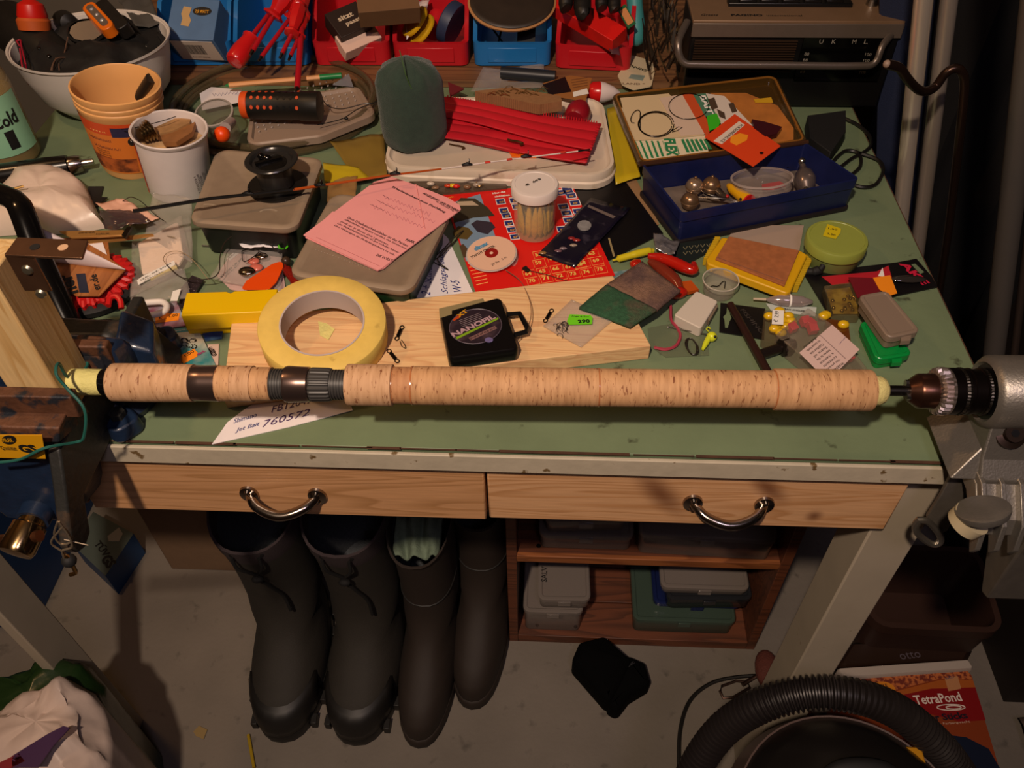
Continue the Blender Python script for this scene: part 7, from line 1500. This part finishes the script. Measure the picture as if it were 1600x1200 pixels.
cbox('upper clear box of the stack on the upper left shelf', .00, .125, .715, .87, zt+.045, .035, CB, .05); cbox('lower clear box of the stack on the upper left shelf', -.005, .142, .712, .88, zt, .044, CB, 0, ['a08040', '907030'])
cbox('long clear box on the upper right shelf', .150, .358, .70+.005, .86, zt, .060, CB, -.03)
zb = .0245
cbox('small clear box on top of the lower left stack, letters on its lid', -.005, .085, .712, .83, zb+.076, .035, CB, .02, ['b05020']); t = cbox('lower left clear box with coloured lures and a folding rule', -.030, .075, .708, .87, zb, .074, CB, 0, ['b03020', 'c0b8b0', '3040a0', 'c8c030'])
text('SALV', (.01, .745, zb+.112), (0, 1, 0), (-1, 0, 0), .030, .010, INK, [o_ for o_ in bpy.data.objects if o_.get('label') == 'small clear box on top of the lower left stack, letters on its lid'][0])
cbox('big greenish box at the bottom of the lower right stack', .165, .345, .712, .90, zb, .050, CBG); cbox('flat blue box second from the bottom in the lower right stack', .200, .355, .735, .89, zb+.0505, .018, CBB)
cbox('black based clear box third from the bottom in the lower right stack', .215, .362, .725, .88, zb+.069, .038, mat('box_smoke', '2a2c30', .15, alpha=.75, spec=.9), .04); cbox('topmost pale box of the lower right stack', .205, .355, .73, .88, zb+.108, .026, CB)
# cardboard box and blue cartons at the left
KR = mat('cardboard', '7a6048', .85, var=.05, vs=60)
cbx = thing('cardboard_box', 'plain brown cardboard box behind the tall boots', 'box', (-.55, .93, 0)); MB().box((-.56, .925, .20), (.33, .20, .40)).build('box_sides', KR, cbx, bevel=.002); MB().box((-.56, .925, .4015), (.33, .20, .003)).build('top_flaps', KR, cbx)
bc = thing('blue_carton', 'large dark blue carton on the floor behind the left bench leg', 'carton', (-1.05, .85, 0)); MB().box((-1.14, .84, .12), (.40, .30, .24)).build('carton_body', mat('blue_carton_mat', '16345e', .55, var=.1, vs=20), bc, bevel=.002)
b2c = thing('tool_carton', 'small blue carton with test mark lettering lying beside the large blue one', 'carton', (-.80, .84, 0)); zq = .07
cq = [W(146, 800, zq), W(209, 834, zq), W(165, 900, zq), W(112, 850, zq)]
MB().rings([[V((p.x, p.y, .002)) for p in cq[::-1]], [V((p.x, p.y, zq)) for p in cq[::-1]]]).build('carton_body', plain('16406c', .5), b2c, smooth=0); MB().rings([[V((p.x, p.y, zq+.0003)) for p in cq[::-1]], [V((p.x, p.y, zq+.001)) for p in cq[::-1]]]).build('carton_lid', plain('4c5650', .5), b2c, smooth=0)
def wtext(s, a, b, z, m, par, tall=None, **k): P, Q = W(*a, z), W(*b, z); X = Q-P; return text(s, P, X, V((0, 0, 1)).cross(X), X.length, tall, m, par, **k)
wtext('TÜV', (147, 850), (163, 871), zq+.0014, INK, b2c, .016, bold=.03); wtext('GS', (157, 874), (169, 889), zq+.0014, INK, b2c, .020, bold=.05)
q_ = [W(x, y, zq+.0012) for x, y in ((168, 838), (186, 824), (192, 834), (186, 846), (170, 846))]; MB().rings([q_[::-1], [p+V((0, 0, .0004)) for p in q_[::-1]]]).build('print_figure', plain('8a8880', .5), b2c, smooth=0)
# camera pouch
def wpoly(name, px, z0, z1, m, parent=None, r=0, bevel=0, top=0):
    P = ccw([W(x, y, z1)[:2] for x, y in px]); P = rp(P, r) if r else P
    return MB().prof(P, [(.004, z0), (0, z0+.008), (0, z1-.012), (.004, z1-.004), (.012, z1)]).build(name, m, parent, bevel=bevel)
FB = mat('black_nylon', '050505', .9, spec=.1, bump=.2, bs=900); pc2 = thing('camera_pouch', 'black soft camera pouch lying on the concrete floor', 'pouch', W(955, 1080, 0))
wpoly('pouch_body', [(893, 1030), (906, 1000), (945, 990), (990, 1030), (962, 1085), (950, 1095)], .001, .06, FB, pc2, r=.012); wpoly('pouch_nose', [(950, 1050), (980, 1020), (1008, 1032), (1018, 1065), (985, 1085), (966, 1110), (950, 1100)], .001, .052, FB, pc2, r=.010)
wtext('PANASONIC', (968, 1052), (992, 1036), .0525, plain('3a3a3c', .6), pc2, .004)
# loose bits on the floor
sc_ = sheet if False else None
o = MB().rings([[W(x, y, .001) for x, y in ((302, 1143), (311, 1134), (324, 1140), (318, 1155), (306, 1150))][::-1], [W(x, y, .003) for x, y in ((302, 1143), (311, 1134), (324, 1140), (318, 1155), (306, 1150))][::-1]]).build('paper_scrap', plain('8a7448', .8)); tag(o, 'tiny beige paper scrap on the concrete left of the boots', 'paper scrap')
tag(MB().tube([W(388, 1148, .004), W(397, 1200, .004)], .0028, 8).build('straw', plain('a08418', .5)), 'thin yellow straw on the floor before the leftmost boot', 'straw')
# ================================================================== bottom right: vacuum, fish food tub
HS = mat('hose_rubber', '262120', .4, .2); vc = thing('vacuum_cleaner', 'black vacuum cleaner with ribbed hose at the lower right', 'vacuum', W(1310, 1250, 0))
hp_ = smooth_pts([W(1050, 1330, .26), W(1075, 1225, .32), W(1120, 1150, .38), W(1180, 1106, .43), W(1255, 1084, .46), W(1330, 1086, .47), W(1395, 1108, .46), W(1445, 1145, .43), W(1490, 1195, .38), W(1540, 1280, .32)], 6)
# resample evenly, alternating radius = ribs
def resample(P, step):
    out = [P[0]]; acc = 0
    for i in range(1, len(P)):
        a, b = P[i-1], P[i]; l = (b-a).length; d = step-acc
        while d <= l: out.append(a.lerp(b, d/l)); d += step
        acc = (l-(d-step))
    return out
hpr = resample(hp_, .0016); MB().tube(hpr, [(.0168 if k % 4 in (1, 2) else .0208)*(1+.0*k) for k in range(len(hpr))], 20).build('ribbed_hose', HS, vc, smooth=25)
vcn = V((.355, .285, .0)); VT = .29
MB(Matrix.Translation((vcn.x, vcn.y, .02))).lathe([(0, 0), (.12, 0), (.135, .02), (.140, .08), (.140, VT+.06), (.132, VT+.10), (.112, VT+.122), (.108, VT+.125), (.07, VT+.142), (0, VT+.148)], 48).build('motor_head', mat('vac_black', '171412', .35), vc)
MB(Matrix.Translation((vcn.x, vcn.y, .02))).lathe([(.1405, VT+.060), (.143, VT+.064), (.140, VT+.074), (.131, VT+.104), (.128, VT+.103)], 48, cap0=False, cap1=False).build('grey_band', mat('vac_grey', '5a4a44', .3), vc)
MB().tube(smooth_pts([V((vcn.x-.05, vcn.y+.03, VT+.155)), V((vcn.x-.02, vcn.y+.05, VT+.178)), V((vcn.x+.03, vcn.y+.05, VT+.178)), V((vcn.x+.06, vcn.y+.03, VT+.155))]), .009, 10, fl=.6).build('carry_handle', BLKM, vc)
MB().box((vcn.x+.085, vcn.y+.085, VT+.125), (.022, .02, .012)).build('yellow_catch', plain('b88018', .4), vc, bevel=.002)
MB().tube(smooth_pts([V((vcn.x+.05, vcn.y+.07, VT+.148)), V((vcn.x+.075, vcn.y+.05, VT+.150)), V((vcn.x+.095, vcn.y+.01, VT+.146))]), .004, 8).build('chrome_lip', STEEL, vc)
tg_ = thing('fish_food_tub', 'red and orange fish food tub with white rim lying at the lower right', 'tub', W(1440, 1120, 0)); FT = .20
fq = [(1322, 1058), (1518, 1044), (1572, 1225), (1372, 1240)]
P = ccw([W(x, y, FT)[:2] for x, y in fq]); P = rp(P, .012, 4); MB().prof(P, [(.006, .005), (0, .02), (0, FT-.006), (.003, FT)]).build('tub_body', plain('7e3412', .5), tg_)
def fpoly(name, px, o, m): Q = ccw([W(x, y, FT+o)[:2] for x, y in px]); return MB().prism(Q, FT+o-.0002, FT+o).build(name, m, tg_, smooth=0)
P2 = ccw([W(x, y, FT+.006)[:2] for x, y in [(1306, 1044), (1512, 1030), (1522, 1046), (1318, 1060)]]); P2 = rp(P2, .004, 3); MB().prof(P2, [(.002, .004), (0, .01), (0, FT+.004), (.002, FT+.008)]).build('white_lid', mat('tub_lid', 'a89c90', .5), tg_)
fpoly('pellet_print', [(1330, 1062), (1512, 1048), (1520, 1062), (1470, 1060), (1400, 1078), (1345, 1072)], .0010, mat('pellets', '6a2818', .6, c2='b06030', c2s=180, c2t=.5, c2w=.06))
fpoly('red_field', [(1352, 1084), (1400, 1086), (1455, 1076), (1524, 1074), (1540, 1125), (1500, 1128), (1440, 1112), (1366, 1122)], .0012, plain('7c0e12', .45))
fpoly('orange_wave', [(1345, 1072), (1400, 1080), (1470, 1062), (1520, 1062), (1524, 1074), (1455, 1076), (1400, 1088), (1350, 1084)], .0014, plain('a0521e', .45))
fpoly('blue_field', [(1480, 1148), (1510, 1152), (1545, 1170), (1568, 1210), (1520, 1215), (1490, 1180)], .0012, plain('10182c', .45))
fpoly('round_seal', arc((1378, 1080), 22, 15, 0, 360, 28)[:-1], .0018, plain('c87a20', .45)); wtext('FÜR ALLE', (1362, 1077), (1387, 1073), FT+.0022, INK, tg_, .006, bold=.02); wtext('GARTENTEICHE', (1360, 1087), (1393, 1082), FT+.0022, INK, tg_, .005, bold=.02)
fpoly('badge', [(1476, 1060), (1496, 1056), (1502, 1076), (1482, 1080)], .0018, plain('b07a50', .5)); wtext('NEU', (1479, 1062), (1491, 1059), FT+.0022, plain('20305c', .5), tg_, .004)
wtext('TetraPond', (1431, 1101), (1504, 1095), FT+.0022, plain('d8c8bc', .5), tg_, .014, bold=.02); wtext('Colour Sticks', (1420, 1130), (1513, 1122), FT+.0022, plain('1a1420', .5), tg_, .010, bold=.03); wtext('natürliche Farbenpracht', (1440, 1135), (1516, 1129), FT+.0022, plain('c8a890', .5), tg_, .004)
mb = MB(); mb.tube([W(1486+22*cos(a), 1105+4.5*sin(a), FT+.0016) for a in [2*pi*k/24 for k in range(24)]], .0008, 4, closed=True); mb.tube([W(1490+12*cos(a), 1105+2.6*sin(a), FT+.0016) for a in [2*pi*k/16 for k in range(16)]], .0008, 4, closed=True); mb.build('ripple_mark', plain('d8c8bc', .5), tg_)
# brown planter with the poles, leather bag
PLN = mat('brown_plastic', '38241c', .5); pl = thing('brown_planter', 'brown plastic trough holding the feet of the poles', 'trough', (.72, .84, 0)); zr = .14
o4 = [W(1345, 978, zr), W(1572, 990, zr), W(1530, 855, zr), W(1380, 850, zr)]
P = rp(ccw([p[:2] for p in o4]), .032, 5); MB().rings([[(p[0], p[1], z) for p in (off(P, i) if i else P)] for i, z in ((.012, .002), (.004, zr-.025), (0, zr-.024), (0, zr), (.010, zr), (.012, zr-.01), (.020, .006))], True, True).build('trough_shell', PLN, pl)
lbg = thing('leather_bag', 'flat dark brown leather bag with script lettering before the trough', 'bag', W(1430, 1020, 0))
lq = [(1330, 1000), (1530, 998), (1512, 1034), (1300, 1046)]
P = rp(ccw([W(x, y, .05)[:2] for x, y in lq]), .012, 4); MB().prof(P, [(.004, .001), (0, .01), (0, .04), (.008, .05)]).build('bag_body', mat('brown_leather', '2c1c14', .4), lbg); wtext('otto', (1408, 1031), (1440, 1027), .0508, plain('5a5058', .5), lbg, .012)
tag(MB().box((.95, .87, .25), (.30, .50, .50)).build('dark_cabinet', mat('dark_brown_wood', '1c1410', .6, var=.1, vs=20), bevel=.002), 'dark brown cabinet side at the lower right edge', 'cabinet')
tag(MB().grid(lambda u, v: V((.80+u*.22, .42+v*.16, .01+.04*(.5+.5*noise.noise(V((u*4, v*4, 2))))+.03*sin(u*3))), 16, 12).build('grey_cloth', mat('dim_cloth', '5a4c44', .9, bump=.3, bs=200), solid=.002), 'crumpled greyish cloth on the floor right of the tub', 'cloth')
# slipper, carabiner, cable
tag(MB().ball(W(1200, 1048, .03), .032, 18, 10, (.7, 1.2, .5)).build('woven_slipper', mat('rust_weave', '5a2c22', .8, bump=.8, bs=300, var=.15, vs=150)), 'rust red woven slipper end beside the right bench leg', 'slipper')
o = wpoly('red_brown_bag', [(1180, 1110), (1200, 1098), (1262, 1095), (1285, 1130), (1225, 1150), (1190, 1140)], .001, .05, mat('rust_bag', '6a3024', .6, var=.1, vs=60), r=.01); tag(o, 'rust brown soft bag under the vacuum hose', 'bag')
tag(MB().tube(smooth_pts([W(x, y, .006) for x, y in ((1062, 1290), (1061, 1200), (1063, 1140), (1078, 1095), (1110, 1068), (1150, 1058), (1195, 1055))]), .0035, 8).build('black_cable', plain('141210', .5)), 'black cable curving on the floor left of the vacuum hose', 'cable')
cb_ = thing('carabiner', 'dark metal carabiner hook on the floor by the cable', 'carabiner', W(1145, 1078, .005))
MB().tube([W(x, y, .008) for x, y in ((1128, 1072), (1150, 1064), (1168, 1066), (1172, 1074), (1145, 1090), (1130, 1091), (1125, 1080))], .0026, 8, closed=True).build('hook_body', mat('carabiner_metal', '4a3830', .35, .8), cb_); MB().tube([W(1160, 1070, .008), W(1182, 1056, .008), W(1192, 1066, .008)], .004, 8).build('swivel_end', mat('carabiner_metal', '4a3830'), cb_)
# bottom left: plastic bags
gb = thing('green_bag', 'dark green plastic bag behind the white carrier bag at the lower left', 'bag', W(80, 1100, 0)); wb2 = thing('carrier_bag', 'crumpled white and purple plastic carrier bag at the lower left corner', 'bag', W(80, 1170, 0))
def flump(px, z0, hmax, m, seed, parent, name, fr=14, ridge=.35):
    P = ccw([W(x, y, z0)[:2] for x, y in px]); c = sum((V(p) for p in P), V((0, 0)))/len(P); P = [V(p) for p in P]; P2 = []
    for i in range(len(P)):
        for k in range(5): P2.append(P[i].lerp(P[(i+1) % len(P)], k/5))
    R = [[(c.x+(p.x-c.x)*.92, c.y+(p.y-c.y)*.92, .003) for p in P2]]
    for j in range(13):
        t = j/12; s_ = max(cos(t*pi/2), 0)**.7; ring = []
        for p in P2:
            q = c+(p-c)*s_; q = q+V((noise.noise(V((q.x*30, q.y*30, t*3))), noise.noise(V((q.x*30, q.y*30, 7+t*3)))))*.018*min(1, t*2); f = noise.noise(V((q.x*fr, q.y*fr, seed)))+.6*abs(noise.noise(V((q.x*fr*2.3, q.y*fr*2.3, seed+4)))); ring.append((q.x, q.y, z0+hmax*sin(t*pi/2)+f*hmax*ridge*min(1, t*3)))
        R.append(ring)
    return MB().rings(R).build(name, m, parent, smooth=60)
flump([(-60, 1110), (0, 1080), (60, 1065), (95, 1036), (140, 1040), (168, 1075), (172, 1120), (150, 1150), (60, 1150), (-60, 1150)], .27, .05, mat('green_bag_film', '1c3216', .25, alpha=.92, spec=.8, bump=.5, bs=40), 5, gb, 'bag_film')
flump([(-80, 1150), (-10, 1130), (60, 1092), (110, 1066), (150, 1085), (165, 1110), (178, 1160), (176, 1200), (150, 1260), (-80, 1280)], .30, .05, mat('carrier_film', 'c8b4a8', .4, spec=.5, bump=.4, bs=30, c2='c0aca0'), 9, wb2, 'bag_film', fr=18, ridge=.5)
for q4, c in (([(20, 1182), (75, 1148), (100, 1135), (110, 1138), (85, 1165), (60, 1200), (20, 1200)], '3a2048'), ([(-5, 1195), (30, 1178), (40, 1190), (0, 1210)], '7a1c28')):
    P_ = [W(x, y, .372) for x, y in q4]; MB().rings([[p for p in P_[::-1]], [p+V((0, 0, .002)) for p in P_[::-1]]]).build('printed_patch', plain(c, .4), wb2)
# net bits hanging from the vise
hn = thing('hanging_wire', 'twisted wire and line bundle hanging below the vise screw', 'wire', WY(100, 850, .35)); mb = MB()
mb.tube(smooth_pts([WY(x, y, .348) for x, y in ((90, 815), (85, 835), (95, 850), (112, 845), (100, 825), (92, 830), (80, 848), (98, 862), (108, 870))]), .0009, 6); mb.tube(smooth_pts([WY(x, y, .346) for x, y in ((92, 815), (108, 838), (112, 855), (98, 860), (100, 872))]), .0009, 6); mb.tube([WY(x, y, .348) for x, y in ((100, 843), (138, 852))], .0006, 5)
mb.build('twisted_wire', mat('pale_wire', '8a7c68', .4, .6), hn); MB().tube(smooth_pts([WY(x, y, .347) for x, y in ((102, 868), (110, 875), (114, 885), (118, 895), (110, 898))]), .0018, 7).build('gold_end', BRASS, hn); MB().ball(WY(108, 876, .347), .006, 10, 8).build('dark_knot', BLKM, hn)
